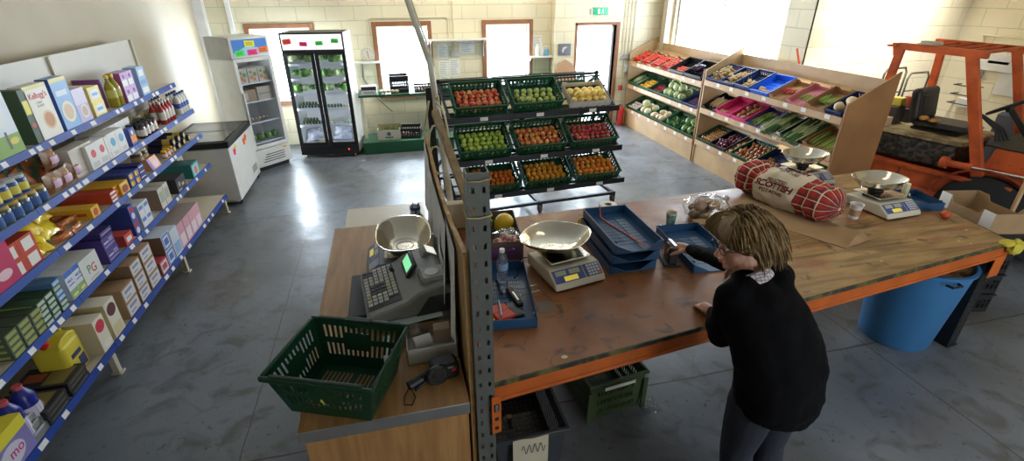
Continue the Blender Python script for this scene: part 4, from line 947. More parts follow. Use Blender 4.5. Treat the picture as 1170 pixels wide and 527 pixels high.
# --- tier 1 (top)
shelfitems(1, -22, .42, .10, .42, [(.75, .8, .85), (.25, .42, .08), (.16, .13, .12), (.75, .62, .10), Wt], [('p', 0, 1, 0, .3, 1), ('p', .0, .25, .3, .62, 3), ('d', .35, .5, .10, 2, 1.5), ('p', .30, .36, .12, .4, 2), ('p', .42, .47, .12, .4, 2), ('d', .72, .62, .13, 4, 1.6), ('p', .70, .75, .10, .35, 2), ('d', .85, .2, .1, 3, .5), ('d', .55, .14, .12, 1, .4)], 'large grass-green and sky-white pack at the left edge of the top shelf')
shelfitems(1, 45, .07, .14, .35, [(.05, .09, .04), (.8, .7, .05), (.55, .05, .04)], [('p', .1, .9, .55, .8, 1), ('d', .5, .35, .3, 2, .8)], 'dark green packet with a yellow patch, beside the cereal boxes')
shelfitems(1, 51, .245, .08, .36, [(.86, .82, .70), (.8, .7, .3), (.70, .04, .08), (.62, .28, .12), (.80, .55, .30), (.5, .5, .45)], [('p', 0, 1, .93, 1, 1), ('d', .62, .34, .26, 4, 1), ('d', .62, .34, .20, 3, 1), ('t', "Kellogg's", .5, .76, .22, 2), ('t', 'CORN', .45, .66, .09, 5), ('t', 'FLAKES', .48, .60, .09, 5)], 'white cornflakes box with a red script name on the top shelf')
shelfitems(1, 78, .20, .08, .365, [(.30, .50, .78), (.82, .72, .3), (.85, .78, .62), (.70, .52, .35), (.75, .8, .88), (.04, .1, .4)], [('p', 0, 1, .92, 1, 1), ('d', .52, .34, .38, 2, 1), ('d', .52, .34, .28, 3, 1), ('p', .15, .8, .66, .76, 4), ('side', 0, 1, 0, 1, 5)], 'pale blue cereal box with a bowl of flakes on its front')
shelfitems(1, 95, .17, .08, .255, [(.55, .48, .72), (.75, .68, .82), (.80, .74, .62), (.55, .42, .32)], [('p', 0, 1, .55, 1, 1), ('d', .55, .34, .30, 2, 1), ('d', .55, .34, .22, 3, 1)], 'short lilac cereal box with a round bowl picture')
shelfitems(1, 112, .175, .20, .115, [(.86, .70, .20), (.85, .85, .80), (.25, .4, .7)], [('p', .15, .85, .2, .8, 1), ('p', .25, .75, .4, .6, 2)], 'small yellow carton with a white label by the lilac box', nup=2)
shelfitems(1, 86, .17, .12, .115, [(.86, .70, .20), (.85, .85, .80), (.25, .4, .7)], [('p', .15, .85, .2, .8, 1)], 'yellow carton standing behind the cereal boxes', inset=.13)
oil = m_bottle('oil_bottle', mat('olive_oil', (.36, .30, .02), .12, coat=.5), cm(Yl), cm((.55, .50, .12)), .27, .040, labz=(.3, .55))
shelfset(1, 130, oil, 'oil', 'yellow oil bottle on the top shelf', .088, 2, inset=.06)
shelfitems(1, 124, .02, .2, .24, [Pu], [], 'dark purple carton end behind the oil bottles', inset=.10)
shelfitems(1, 148, .115, .11, .13, [(.60, .38, .66), Wt, Pu, (.45, .1, .35)], [('p', .1, .9, .1, .5, 1), ('d', .5, .72, .2, 2, .8), ('side', 0, 1, 0, 1, 3)], 'pink and lilac squash carton on the top shelf', nalong=2, nup=2)
shelfitems(1, 165, .16, .11, .265, [(.32, .50, .72), Wt, (.2, .35, .6)], [('p', .1, .9, .1, .3, 1), ('p', .1, .9, .4, .55, 2), ('p', .2, .8, .68, .9, 1)], 'tall pale blue carton at the end of the top shelf')
# --- tier 2
cap_g = cm(Go, .3)
jarA = m_jar('food_jar', mat('olive_brine', (.10, .14, .10), .2, coat=.4), cap_g, cm((.05, .12, .34)), .115, .040)
shelfset(2, -20, jarA, 'jarA', 'gold-lidded jar with a blue label', .085, 7, rows=2, up=1, uph=.118)
shelfset(2, -12, m_jar('food_tin', cm((.03, .09, .30), .3), cm((.6, .6, .58), .25), cm((.75, .62, .1)), .11, .038), 'tin', 'tin with a yellow label, stacked over the jars', .082, 5, inset=.045, y0=ypx(-2.24, 1.285, -12))
for o in [x for x in COL.objects if x.name.startswith('food_tin')]: o.location.z += .1155
crisp = m_bag('crisp_bag', (.55, .12, .03), (.04, .12, .06), .17, .20, .06)
for k, (px, ins, zz, rz, tl) in enumerate(((30, .14, 0, .2, .3), (40, .24, 0, -.1, .2), (48, .12, 0, .3, .4), (56, .26, .0, 0, .2), (20, .26, 0, .1, .2), (62, .15, 0, -.3, .5))):
    X = TIER[2][0]-ins; y = ypx(X, TIER[2][1], px); inst('crisp', crisp, T(X, y, TIER[2][1]+.004) @ RZ(R90+rz) @ RX(-tl), ('orange and green foil snack bag, nearest the jars', 'orange and green foil bag, at the back behind the jars', 'orange and green foil bag with a silver front, middle of the heap', 'rearmost orange and green foil bag', 'orange foil bag above the gold-lidded jars', 'last orange and green foil bag before the cakes')[k], 'foil snack bags', 'bag')
cake = m_bag('cake_pack', (.30, .12, .05), (.50, .38, .30), .15, .13, .08, lab=(.72, .48, .62))
for k, (px, ins, up) in enumerate(((64, .06, 0), (76, .05, 0), (60, .2, 0), (71, .2, 0), (87, .08, 0), (68, .12, 1))):
    X = TIER[2][0]-ins; y = ypx(X, TIER[2][1], px); inst('cake', cake, T(X, y, TIER[2][1]+up*.115) @ RZ(R90), ('clear pack of brown cakes with a pink label, left front', 'clear pack of brown cakes with a pink label, centre front', 'clear pack of brown cakes, back left', 'clear pack of brown cakes, back right', 'clear pack of brown cakes beside the grey paper bags', 'top pack of brown cakes on the pile')[k], 'packs of cakes', 'cake')
shelfitems(2, 90, .15, .10, .20, [(.62, .56, .48), (.5, .45, .38)], [('p', .1, .9, .1, .2, 1)], 'plain grey-brown paper flour bag', nalong=2, inset=.05, name='flour_bag', cat='bag')
shelfitems(2, 108, .135, .10, .185, [(.80, .78, .74), (.70, .10, .12), (.6, .58, .55)], [('d', .55, .62, .25, 1, .9), ('p', .15, .85, .1, .3, 2)], 'white paper sugar bag with a red picture', nalong=3, inset=.02, name='sugar_bag', cat='bag')
shelfitems(2, 131, .135, .10, .19, [(.80, .78, .74), (.12, .42, .62), (.6, .58, .55)], [('d', .5, .62, .28, 1, .9), ('p', .2, .8, .1, .25, 2)], 'white paper bag with a blue picture', nalong=2, inset=.02, name='sugar_bag', cat='bag')
shelfitems(2, 112, .135, .10, .185, [(.74, .72, .68), (.6, .58, .55)], [('p', .1, .9, .1, .2, 1)], 'white paper bag in the row behind', nalong=5, inset=.14, name='sugar_bag', cat='bag')
shelfitems(2, 153, .10, .05, .15, [(.06, .10, .42), Or, Wt], [('p', .0, 1, .2, .6, 1), ('d', .5, .75, .2, 2)], 'small dark blue box with an orange band beside the jam')
jam = m_jar('jam_jar', mat('dark_jam', (.06, .01, .015), .15, coat=.6), cm((.05, .05, .05), .3), cm((.75, .70, .62)), .13, .037)
shelfset(2, 162, jam, 'jam', 'dark jam jar with a white label', .083, 4, inset=.045, rows=2)
mus = m_jar('mustard_jar', mat('mustard', (.35, .26, .06), .3), cm((.75, .68, .45), .3), cm((.3, .26, .1)), .12, .036)
shelfset(2, 158, mus, 'mus', 'pale-lidded mustard jar behind the jam', .083, 5, inset=.23)
ket = m_bottle('sauce_bottle', mat('red_sauce', (.42, .03, .02), .2, coat=.4), cm(Wt), cm((.78, .74, .66)), .22, .032, labz=(.2, .55))
shelfset(2, 187, ket, 'ket', 'red sauce bottle with a cream label', .075, 4, inset=.05, rows=2)
may = m_bottle('mayonnaise_bottle', mat('cream_sauce', (.80, .78, .70), .35), cm((.04, .08, .35)), cm((.05, .10, .42)), .22, .033, labz=(.3, .52), neck=.25)
shelfset(2, 205, may, 'may', 'white bottle with a blue cap near the freezer end', .075, 4, inset=.05, rows=2)
wine = m_bottle('dark_bottle', mat('dark_bottle_glass', (.06, .012, .01), .1, coat=.6), cm(Rd), cm((.3, .05, .04)), .23, .032)
shelfset(2, 178, wine, 'winedark', 'tall dark bottle behind the jam jars', .078, 3, inset=.25)
# --- tier 3
shelfitems(3, -8, .26, .28, .26, [(.55, .04, .12), (.80, .55, .60), Bk], [('d', .6, .3, .22, 1, .5), ('p', 0, .3, .35, .6, 2)], 'crimson box with a pale oval at the left edge')
shelfitems(3, 16, .15, .20, .10, [(.55, .06, .03), (.82, .78, .72), (.4, .03, .02)], [('p', .25, .85, .15, .85, 1)], 'red carton with a white label by the yellow bags', nalong=2, nup=2)
ybag = m_bag('sweet_bag', (.86, .66, .02), (.75, .50, .02), .12, .13, .05)
for k in range(22):
    rng = random.Random(k+50); px = 42+(k % 6)*5.6+rng.uniform(-1, 1); lv = k//8; ins = .05+.09*((k//3) % 3)
    X = TIER[3][0]-ins; y = ypx(X, TIER[3][1], px); inst('ybag', ybag, T(X, y, 1.002+lv*.065+.006) @ RZ(R90+rng.uniform(-.5, .5)) @ RX(-.75-rng.uniform(0, .35)), 'small shiny yellow bag in the heap on the third shelf', 'heap of yellow bags', 'bag')
bar = m_bag('snack_bar', (.50, .10, .03), (.75, .35, .08), .13, .035, .025)
for k in range(12):
    rng = random.Random(k+90); X = TIER[3][0]-.04-.08*(k//5); y = ypx(X, 1.0, 74+(k % 5)*4); inst('bar', bar, T(X, y, 1.0+.02*(k//6)+.004) @ RZ(R90+rng.uniform(-.6, .6)) @ RX(-.2), 'small red and brown wrapped bar beside the yellow bags', 'heap of wrapped bars', 'snack bar')
shelfitems(3, 108, .105, .36, .085, [(.84, .50, .04), (.60, .08, .03)], [('d', .5, .5, .3, 1, .9), ('side', .1, .9, .35, .6, 1)], 'long yellow biscuit box lying alone, end towards the aisle')
shelfitems(3, 130, .10, .34, .03, [(.60, .07, .04), Wt], [('p', .1, .9, .3, .8, 1)], 'long flat red packet with a striped end', nalong=1, nup=3)
shelfitems(3, 122, .12, .34, .028, [(.55, .06, .03), (.75, .3, .1)], [('p', .1, .9, .3, .8, 1)], 'long flat red packet in the back pile', nalong=1, nup=2, inset=.1)
shelfitems(3, 141, .135, .36, .10, [(.84, .48, .03), (.35, .08, .03), (.85, .6, .2)], [('d', .5, .45, .38, 1, .6), ('p', .1, .9, .78, .95, 2), ('side', .05, .95, .7, .85, 1)], 'long yellow box with a brown picture on its end', nalong=1, nup=1)
shelfitems(3, 134, .09, .34, .05, [(.84, .46, .03), (.55, .12, .03)], [('p', .1, .9, .3, .7, 1)], 'slim yellow long packet left of the pictured box', nup=2, inset=.03)
shelfitems(3, 152, .09, .30, .06, [(.05, .09, .38), Yl, (.7, .2, .05)], [('d', .4, .5, .25, 1), ('p', .6, .9, .2, .8, 2)], 'blue and yellow snack carton', nalong=2, nup=2)
shelfitems(3, 163, .10, .28, .045, [(.03, .04, .22), Wt], [('p', .1, .9, .4, .6, 1)], 'navy packet with a white stripe', nup=3)
shelfset(3, 157, m_jar('honey_jar', mat('honey_dark', (.07, .06, .05), .2), cm((.72, .6, .4), .35), cm((.55, .4, .2)), .15, .05), 'honey', 'large jar with a pale lid behind the navy packets', .11, 2, inset=.2)
t = inst('trayb', lambda: tag(carton_mb(.32, .2, .10).build('display_tray', M_card, smooth=False), 'x', 'carton'), T(-2.44, ypx(-2.4, 1.0, 181), 1.0) @ RZ(R90), 'open brown card tray at the back of the third shelf', cat='carton')
shelfitems(3, 176, .19, .06, .115, [(.85, .42, .22), (.2, .1, .45), (.8, .5, .6)], [('p', 0, .25, 0, 1, 1), ('d', .6, .4, .25, 2, .7)], 'orange and pink box leaning at the shelf front', tilt=.3)
for k in range(6):
    X = TIER[3][0]-.06-.1*(k//3); y = ypx(X, 1.0, 189+(k % 3)*3.5)
    inst('spice', m_jar('spice_pot', cm((.75, .16, .03)), cm(Yl), cm(Wt), .075, .026), T(X, y, 1.0), 'small orange pot with a yellow lid by the rolls', 'orange pots', 'pot')
def m_roll():
    m = MB().cyl((0, 0, .035), (0, .24, .035), .034, seg=16, m=0).cyl((0, -.001, .035), (0, 0, .035), .022, seg=14, m=1).cyl((0, .03, .035), (0, .1, .035), .0345, seg=16, m=1)
    return tag(m.build('foil_roll', [cm((.03, .03, .10)), cm((.80, .62, .15))]), 'x', 'roll')
for k in range(7):
    X = TIER[3][0]-.02; y = ypx(X, 1.0, 202+(k % 4)*5.5); inst('roll', m_roll, T(X-.01, y+(.035 if k > 3 else 0), 1.0+(.062 if k > 3 else 0)) @ RZ(R90), 'dark roll with a yellow end at the far end of the third shelf', 'yellow-ended rolls', 'roll')
# --- tier 4
shelfitems(4, 55, .08, .40, .035, [(.05, .10, .05), (.30, .42, .06), (.5, .6, .5), (.25, .4, .1)], [('p', .1, .9, .2, .8, 2), ('side', .05, .6, .2, .8, 3)], 'long dark green packet with a pale end', nalong=3, nup=5, gap=.008)
shelfitems(4, 20, .10, .40, .04, [(.08, .11, .07), (.35, .38, .10)], [('p', .1, .9, .2, .8, 1), ('side', .05, .9, .3, .7, 1)], 'long dark packet at the left edge of the fourth shelf', nalong=3, nup=4, gap=.008)
shelfitems(4, 74, .075, .38, .035, [(.10, .22, .42), (.45, .6, .75)], [('p', .1, .9, .2, .8, 1)], 'long blue packet stacked beside the milk', nalong=1, nup=6)
shelfitems(4, 86, .09, .12, .20, [(.75, .78, .82), (.08, .18, .60), (.30, .45, .20), (.8, .75, .3)], [('p', 0, 1, .82, 1, 1), ('t', 'MILK', .5, .62, .30, 1), ('p', .15, .85, .5, .54, 1), ('p', 0, 1, .05, .35, 2), ('p', .2, .8, .1, .2, 3)], 'blue and white milk carton', nalong=2, ndeep=2, cat='carton', name='milk_carton')
shelfitems(4, 101, .225, .30, .19, [(.72, .73, .70), (.10, .35, .15), (.60, .08, .08), (.5, .5, .5)], [('t', 'P', .38, .35, .40, 1), ('t', 'G', .62, .30, .40, 2), ('p', .25, .75, .12, .18, 3)], 'pale tea box lettered PG on the fourth shelf')
shelfitems(4, 127, .165, .28, .10, [(.07, .04, .24), (.62, .60, .68), (.3, .26, .5)], [('p', .1, .5, .5, .62, 1), ('p', .1, .9, .2, .32, 2), ('p', .55, .9, .45, .8, 2)], 'dark violet chocolate carton', nup=2)
shelfitems(4, 127, .165, .28, .04, [(.05, .03, .18), (.4, .38, .5)], [('p', .1, .9, .4, .6, 1)], 'thin dark packet on the violet cartons', nup=1, inset=.02)
COLt = [o for o in COL.objects if o.get('label', '').startswith('thin dark packet')]
for o in COLt: o.location.z += .202
shelfitems(4, 146, .13, .26, .095, [(.62, .08, .06), (.05, .10, .42), Wt], [('p', .2, .8, .3, .7, 2)], 'red tea carton beside the violet ones')
shelfitems(4, 158, .09, .26, .13, [(.05, .10, .42), Rd, Wt], [('p', .1, .9, .6, .85, 1), ('d', .5, .3, .3, 2)], 'navy carton with a red band', nup=2)
shelfitems(4, 166, .095, .22, .105, [(.78, .80, .86), (.15, .25, .62), Wt], [('p', .12, .88, .55, .85, 1), ('p', .15, .85, .2, .4, 2)], 'small white and blue carton', nalong=2, nup=2)
shelfitems(4, 187, .115, .22, .20, [(.66, .62, .54), (.40, .46, .38), (.3, .2, .15)], [('p', .15, .85, .3, .8, 1), ('side', 0, 1, 0, 1, 2)], 'beige packet with a grey-green panel', nalong=2, gap=.012)
shelfitems(4, 205, .23, .30, .15, [(.03, .03, .035), (.5, .5, .48), (.45, .3, .2)], [('p', .55, .8, .3, .5, 1), ('d', .3, .55, .12, 2), ('p', .1, .45, .12, .2, 1)], 'black carton with small pictures, next to the teal one')
shelfitems(4, 222, .22, .36, .15, [(.05, .30, .29), (.35, .62, .62), (.02, .12, .13), (.7, .2, .2)], [('p', .12, .9, .12, .88, 1), ('d', .5, .45, .2, 3), ('top', 0, 1, 0, 1, 2)], 'teal carton at the far end of the fourth shelf')
shelfitems(4, 226, .16, .12, .17, [(.55, .55, .45), (.2, .25, .2)], [('d', .5, .5, .3, 1)], 'grey-green packet standing behind the teal carton', inset=.22, y0=6.0)
# --- tier 5
shelfitems(5, 3, .30, .28, .24, [(.25, .22, .50), (.80, .70, .05), (.7, .66, .8), (.55, .05, .2)], [('p', 0, 1, .7, 1, 1), ('d', .5, .38, .3, 2, .7), ('t', 'mo', .6, .3, .26, 3), ('top', 0, 1, 0, 1, 1)], 'yellow and violet washing powder box at the bottom left')
blb = m_bottle('cleaner_bottle', mat('blue_cleaner', (.02, .03, .25), .25), cm((.6, .1, .12)), cm((.65, .62, .75)), .30, .055, labz=(.15, .55), neck=.22)
shelfset(5, 22, blb, 'blb', 'dark blue cleaner bottle with a red cap', .12, 2, inset=.09)
def m_pack():
    m = MB(); m.rbox(0, .26, 0, .36, 0, .045, .012); m.box(.02, .24, .02, .34, .045, .047, 1)
    return tag(m.build('foil_pack', [mat('film_grey', (.28, .29, .31), .12, spec=.8, coat=.6), mat('dull_purple_print', (.18, .14, .22), .3)]), 'x', 'pack')
for k in range(3):
    y = ypx(-2.12, .235, 36); inst('packg', m_pack, T(-2.125-.012*k, y, .235+.047*k) @ RZ(R90), 'grey film-wrapped flat pack by the blue bottles, %s of the pile' % ('bottom', 'middle', 'top')[k], 'film-wrapped packs', 'pack')
shelfitems(5, 60, .20, .30, .034, [(.022, .02, .022), (.20, .15, .04), (.4, .09, .04), (.10, .09, .06)], [('p', .1, .9, .3, .7, 3), ('top', .1, .9, .1, .5, 1), ('top', .3, .7, .55, .9, 2)], 'flat black box with a gold print', nalong=2, nup=3, gap=.03)
# yellow jerrycan
t = thing('jerrycan', 'yellow plastic jerrycan with a red cap and dark labels on the bottom shelf', 'jerrycan', (-2.20, ypx(-2.14, .235, 92)+.02, .236), R90)
m = MB(); M_jy = mat('yellow_jerrycan', (.72, .60, .05), .4)
m.rbox(-.0, .20, -.03, .15, 0, .25, .03, seg=4); m.prism([(.005, .24), (.195, .24), (.185, .275), (.13, .295), (.06, .295), (.01, .275)], -.02, .14, 'y')
m.build('body', M_jy, t, bev=.006, ang=50)
MB().tube([(.06, .06, .27), (.065, .06, .32), (.09, .06, .345), (.14, .06, .345), (.178, .06, .32), (.185, .06, .26)], .015, 8).build('handle', M_jy, t)
MB().cyl((.03, .06, .27), (.005, .06, .33), .028, seg=14).build('cap', cm((.62, .03, .02)), t)
MB().box(.05, .15, -.032, -.0295, .13, .16).build('label', cm((.04, .05, .15)), t, smooth=False); MB().box(.10, .165, -.032, -.0295, .03, .11).build('label', cm((.05, .06, .18)), t, smooth=False)
shelfitems(5, 121, .125, .26, .26, [(.78, .72, .58), (.62, .04, .07), (.85, .8, .7), (.70, .60, .42)], [('d', .5, .75, .42, 1, .85), ('d', .55, .2, .4, 2, .6), ('side', 0, 1, 0, 1, 3)], 'cream wine box with a red disc')
shelfitems(5, 134, .14, .26, .285, [(.78, .74, .60), (.12, .03, .04), (.72, .62, .35), (.66, .55, .30)], [('d', .5, .75, .40, 1, .85), ('p', .1, .9, .05, .35, 2), ('side', 0, 1, 0, 1, 3)], 'cream wine box with a dark disc')
KR = [(.38, .24, .13), (.70, .69, .72), (.28, .30, .42)]
KA = [('p', .06, .94, .1, .9, 1), ('p', .2, .8, .55, .75, 2), ('p', .2, .6, .25, .35, 2)]
y = shelfitems(5, 151, .19, .40, .125, KR, KA, 'brown case with a white label by the wine boxes', nup=2)
y = shelfitems(5, 161, .17, .40, .115, KR, KA, 'brown case with a white label, middle stack', nup=3, y0=y+.02)
y = shelfitems(5, 171, .19, .36, .12, KR, KA, 'brown case with a white label, far stack', nup=3, y0=y+.03)
y = shelfitems(5, 193, .15, .36, .13, [(.50, .06, .10), (.78, .70, .72), (.30, .20, .14)], [('p', .1, .9, .12, .88, 1), ('p', .2, .8, .3, .7, 0), ('side', 0, 1, 0, 1, 2)], 'red-framed case beside the brown ones', y0=y+.03)
y2 = y
y = shelfitems(5, 203, .16, .36, .15, [(.62, .68, .80), (.06, .16, .50), (.25, .17, .12)], [('p', .05, .95, .05, .95, 1), ('p', .15, .85, .15, .85, 0), ('p', .25, .75, .3, .7, 1), ('side', 0, 1, 0, 1, 2)], 'white case with a blue border', nup=2, y0=y+.01)
y = shelfitems(5, 212, .17, .34, .27, [(.62, .68, .78), (.30, .45, .70), (.28, .2, .16)], [('p', .1, .9, .1, .5, 1), ('side', 0, 1, 0, 1, 2)], 'tall pale blue case on the bottom shelf', y0=y+.01)
y = shelfitems(5, 220, .15, .34, .25, [(.66, .35, .42), (.80, .66, .70), (.34, .28, .26)], [('p', .12, .88, .1, .55, 1), ('p', .12, .88, .62, .9, 0), ('side', 0, 1, 0, 1, 2), ('top', 0, 1, 0, 1, 2)], 'dusty pink case at the far end of the bottom shelf', nalong=4, y0=y+.01)
# ------------------------------------------------------------------ scales
M_cream = mat('cream_scale_plastic', (.66, .62, .50), .4)
M_panelb = mat('blue_scale_panel', (.06, .09, .28), .35)
M_lcd = mat('yellow_lcd', (.75, .62, .08), .3, emit=(.85, .7, .1), es=.35)
M_lcdg = mat('grey_lcd', (.42, .45, .33), .3)
M_key = mat('pale_keys', (.55, .58, .62), .4); M_pan = mat('polished_scale_pan', (.78, .72, .58), .16, 1., bump=.12, bscale=18, vscale=6, var=.1)
def scale_thing(name, label, loc, rz, w=.34, d=.36, pan=(.225, .19, .075), hexa=True, body=None, panz=.165, panoff=(0, 0), deep=False):
    t = thing(name, label, 'scale', loc, rz); B = body or M_cream
    m = MB(); x = w/2
    m.prism([(-.02, .012), (d, .012), (d, .085), (.10, .10), (.075, .10), (-.005, .045)], -x, x, 'x', 0)
    m.build('body', B, t, bev=.008)
    # sloping display panel: runs from (y=-.005,z=.045) to (y=.075,z=.10)
    P = T(0, -.005, .045) @ RX(atan2(.055, .08)); L_ = sqrt(.055**2+.08**2)
    m = MB(); m.push(P); m.box(-x+.012, x-.012, .008, L_-.006, 0, .0015, 0)
    m.box(-x+.03, -x+.10, L_*.55, L_*.85, .0015, .0025, 2).box(-x+.12, -x+.19, L_*.55, L_*.85, .0015, .0025, 2).box(-x+.075, -x+.165, L_*.14, L_*.45, .0015, .003, 1).box(-x+.225-.012, -x+.216, .008, L_-.006, .0016, .0024, 3)
    m.pop(); dp = m.build('display', [M_panelb, M_lcd, M_lcdg, B], t, smooth=False)
    for i in range(4):
        for j in range(4): MB().push(P).box(x-.10+i*.021, x-.084+i*.021, .014+j*.019, .028+j*.019, .0015, .004, 0).build('key', mat('orange_key', (.8, .25, .05), .4) if (i, j) == (3, 0) else M_key, dp, smooth=False)
    m = MB().rbox(-x+.03, x-.03, .10, d-.02, .118, .128, .01); m.build('weighing_plate', M_steel, t)
    m = MB(); cy_ = .10+(d-.12)/2
    m.beam((-.09, cy_-.07, .1), (.09, cy_+.07, .1), .03, .04).beam((-.09, cy_+.07, .1), (.09, cy_-.07, .1), .03, .04); m.build('spider', M_dark, t)
    for sx in (-x+.03, x-.03):
        for sy in (.02, d-.03): MB().cyl((sx, sy, 0), (sx, sy, .014), .014, seg=12).build('foot', M_black, t)
    a, b_, h = pan; ox, oy = panoff
    def rim(th):
        if hexa:
            c_, s_ = abs(cos(th)), abs(sin(th)); n = 1.35; r = 1/((c_/a)**n+(s_/b_)**n)**(1/n); return r*(1+.07*abs(sin(2*th)))
        n = 2.6; return 1/((abs(cos(th))/a)**n+(abs(sin(th))/b_)**n)**(1/n)
    vs = []; fs = []; prof = [(0, 0), (.25, 0), (.42, .004), (.47, .02), (.66, .10 if not deep else .2), (.85, .5 if not deep else .6), (.97, .93), (1.0, 1.0), (1.03, 1.0)]; sg = 48
    m = MB()
    for (f, zf) in prof[1:]: vs += [(rim(2*pi*k/sg)*f*cos(2*pi*k/sg)+ox, rim(2*pi*k/sg)*f*sin(2*pi*k/sg)+cy_+oy, panz-.02+h*zf-.004*abs(cos(2*pi*k/sg))*0) for k in range(sg)]
    n = len(prof)-1
    fs = [(j*sg+k, j*sg+(k+1) % sg, (j+1)*sg+(k+1) % sg, (j+1)*sg+k) for j in range(n-1) for k in range(sg)]+[tuple(range(sg))]
    m.add(vs, fs, 0); m.build('pan', M_pan, t, ang=60, solid=.002)
    MB().lathe([(.05, .128), (.055, .13), (.04, panz-.022)], (ox, cy_+oy, 0), seg=16).build('pan_support', M_dark, t)
    return t
scale_thing('weighing_scale', 'cream shop scale with a steel pan beside the stack of navy trays', (.965, 2.29, TZ), radians(11), pan=(.235, .20, .075), panz=.168, panoff=(-.02, .05))
scale_thing('weighing_scale', 'cream shop scale with a steel pan beside the paper coffee cup', (3.69, 2.60, TZ), radians(3), pan=(.20, .15, .08), hexa=False, panoff=(-.0, .04), panz=.18)
scale_thing('weighing_scale', 'far shop scale with an oval steel pan, behind the tartan sack', (3.60, 3.30, TZ), radians(8), pan=(.20, .15, .09), hexa=False, panz=.18, body=mat('pale_scale_body', (.62, .62, .60), .35))
scale_thing('weighing_scale', 'dark grey scale with a deep steel pan behind the cash register', (-.245, 2.83, TZ), radians(-90), w=.36, d=.36, pan=(.245, .165, .10), hexa=False, deep=True, panz=.145, panoff=(.02, .01), body=mat('grey_scale_body', (.24, .26, .30), .45))
# ------------------------------------------------------------------ blue letter trays
M_navy = mat('navy_tray_plastic', (.022, .085, .20), .32)
def m_tray(w=.31, d=.56, h=.062, front=True):
    def f():
        m = MB(); x = w/2; th = .004
        m.box(-x, x, 0, d, 0, .004).box(-x, -x+th, 0, d, .004, h).box(x-th, x, 0, d, .004, h).box(-x, x, d-th, d, .004, h)
        m.prism([(-x, .004), (x, .004), (x, h), (x-.03, h), (.07, .02), (.045, .006), (-.045, .006), (-.07, .02), (-x+.03, h*.75), (-x, h)], 0, th, 'y') if front else m.box(-x, x, 0, th, .004, h)
        m.box(-x-.004, x+.004, d-.004, d+.004, h-.004, h).box(-x-.004, -x+.004, 0, d, h-.004, h).box(x-.004, x+.004, 0, d, h-.004, h)
        for k in range(6):
            xx = -x+.05+k*.013; m.box(xx, xx+.005, .12, d-.1, .004, .0046, 1); xx = x-.05-k*.013; m.box(xx-.005, xx, .12, d-.1, .004, .0046, 2 if k < 5 else 1)
        for k in range(9): m.box(-x+.045, x-.045, .10+k*.045, .103+k*.045, .004, .0062, 0)
        for sx in (-x+.01, x-.016): 
            for sy in (.02, d-.04): m.box(sx, sx+.006, sy, sy+.02, h, h+.014)
        return tag(m.build('letter_tray', [M_navy, mat('tray_slot_dark', (.008, .015, .03), .6), mat('tray_slot_pale', (.30, .36, .44), .5)], smooth=False), 'x', 'tray')
    return f
TRM = T(1.365, 2.36, 0) @ RZ(radians(-1))
for k, lb in enumerate(('bottom navy letter tray of the stack of three', 'middle navy letter tray of the stack of three', 'top navy letter tray with an orange strap in it')):
    inst('ltray', m_tray(), TRM @ T((2-k)*-.012, (2-k)*.004, TZ+.001+k*.070), lb, 'stacked navy letter trays')
tag(MB().tube([tuple(TRM @ Vector(p)) for p in ((-.04, .553, TZ+.212), (-.045, .50, TZ+.150), (-.03, .40, TZ+.150), (.03, .18, TZ+.151), (.055, .0, TZ+.168))], .0045, 6).build('orange_strap', mat('orange_strap_plastic', (.85, .12, .02), .4)), 'thin orange strap lying along the top letter tray', 'strap')
inst('ltray', m_tray(), T(1.845, 2.24, TZ+.001) @ RZ(radians(-5)), 'single navy letter tray behind the outstretched hand', None)
inst('stray', m_tray(.29, .60, .06, False), T(.465, 1.99, TZ+.001) @ RZ(radians(-8)), 'blue tray holding phone and red wallet, left end of the workbench', cat='tray')
inst('ctray', m_tray(.26, .30, .06, False), T(4.0, 2.66, TZ+.001) @ RZ(radians(-13)), 'small blue tray with pens behind the tomato, right end of bench', cat='tray')
for k, (x, y, a, c) in enumerate(((3.98, 2.80, .6, Bk), (4.02, 2.82, .9, (.6, .55, .4)), (3.96, 2.86, .4, (.5, .2, .1)))): tag(MB().cyl((x-.07*cos(a), y-.07*sin(a), TZ+.02), (x+.07*cos(a), y+.07*sin(a), TZ+.055), .005, seg=8).build('pen', cm(c)), ('black pen in the small blue tray', 'beige pen in the small blue tray', 'brown pen in the small blue tray')[k], 'pen')
tag(MB().rbox(4.05, 4.09, 2.90, 2.94, TZ+.006, TZ+.13, .006).build('glue_stick', cm((.75, .7, .45))), 'small cream block standing in the small blue tray', 'block')
# contents of the left tray
t = thing('mobile_phone', 'black mobile phone in the blue tray beside the red wallet', 'phone', (.53, 2.14, TZ+.0075), radians(10)); MB().rbox(-.032, .032, -.07, .07, 0, .011, .008).build('body', M_black, t); MB().box(-.028, .028, -.055, .055, .011, .0118).build('screen', mat('phone_screen', (.05, .05, .055), .1), t, smooth=False)
t = thing('pen_holder', 'black case with a chrome clip in the blue tray', 'case', (.555, 2.24, TZ+.0075), radians(8)); MB().rbox(-.02, .02, -.09, .09, 0, .03, .01).build('body', M_black, t); MB().box(-.005, .005, -.06, .03, .03, .033).build('clip', M_steel, t)
t = thing('wallet', 'red wallet in the left blue tray', 'wallet', (.45, 2.11, TZ+.008), radians(18)); MB().rbox(-.055, .055, -.07, .07, 0, .028, .012, seg=3).build('body', mat('red_leather', (.62, .05, .03), .4, bump=.2), t, bev=.004); MB().box(-.055, .055, -.002, .0, .0, .029).build('seam', mat('dark_red', (.2, .02, .02), .6), t)
tag(MB().cyl((.44, 2.06, TZ+.045), (.455, 2.20, TZ+.045), .0045, seg=8).build('pen', cm((.35, .6, .75))), 'pale blue pen lying on the red wallet', 'pen')
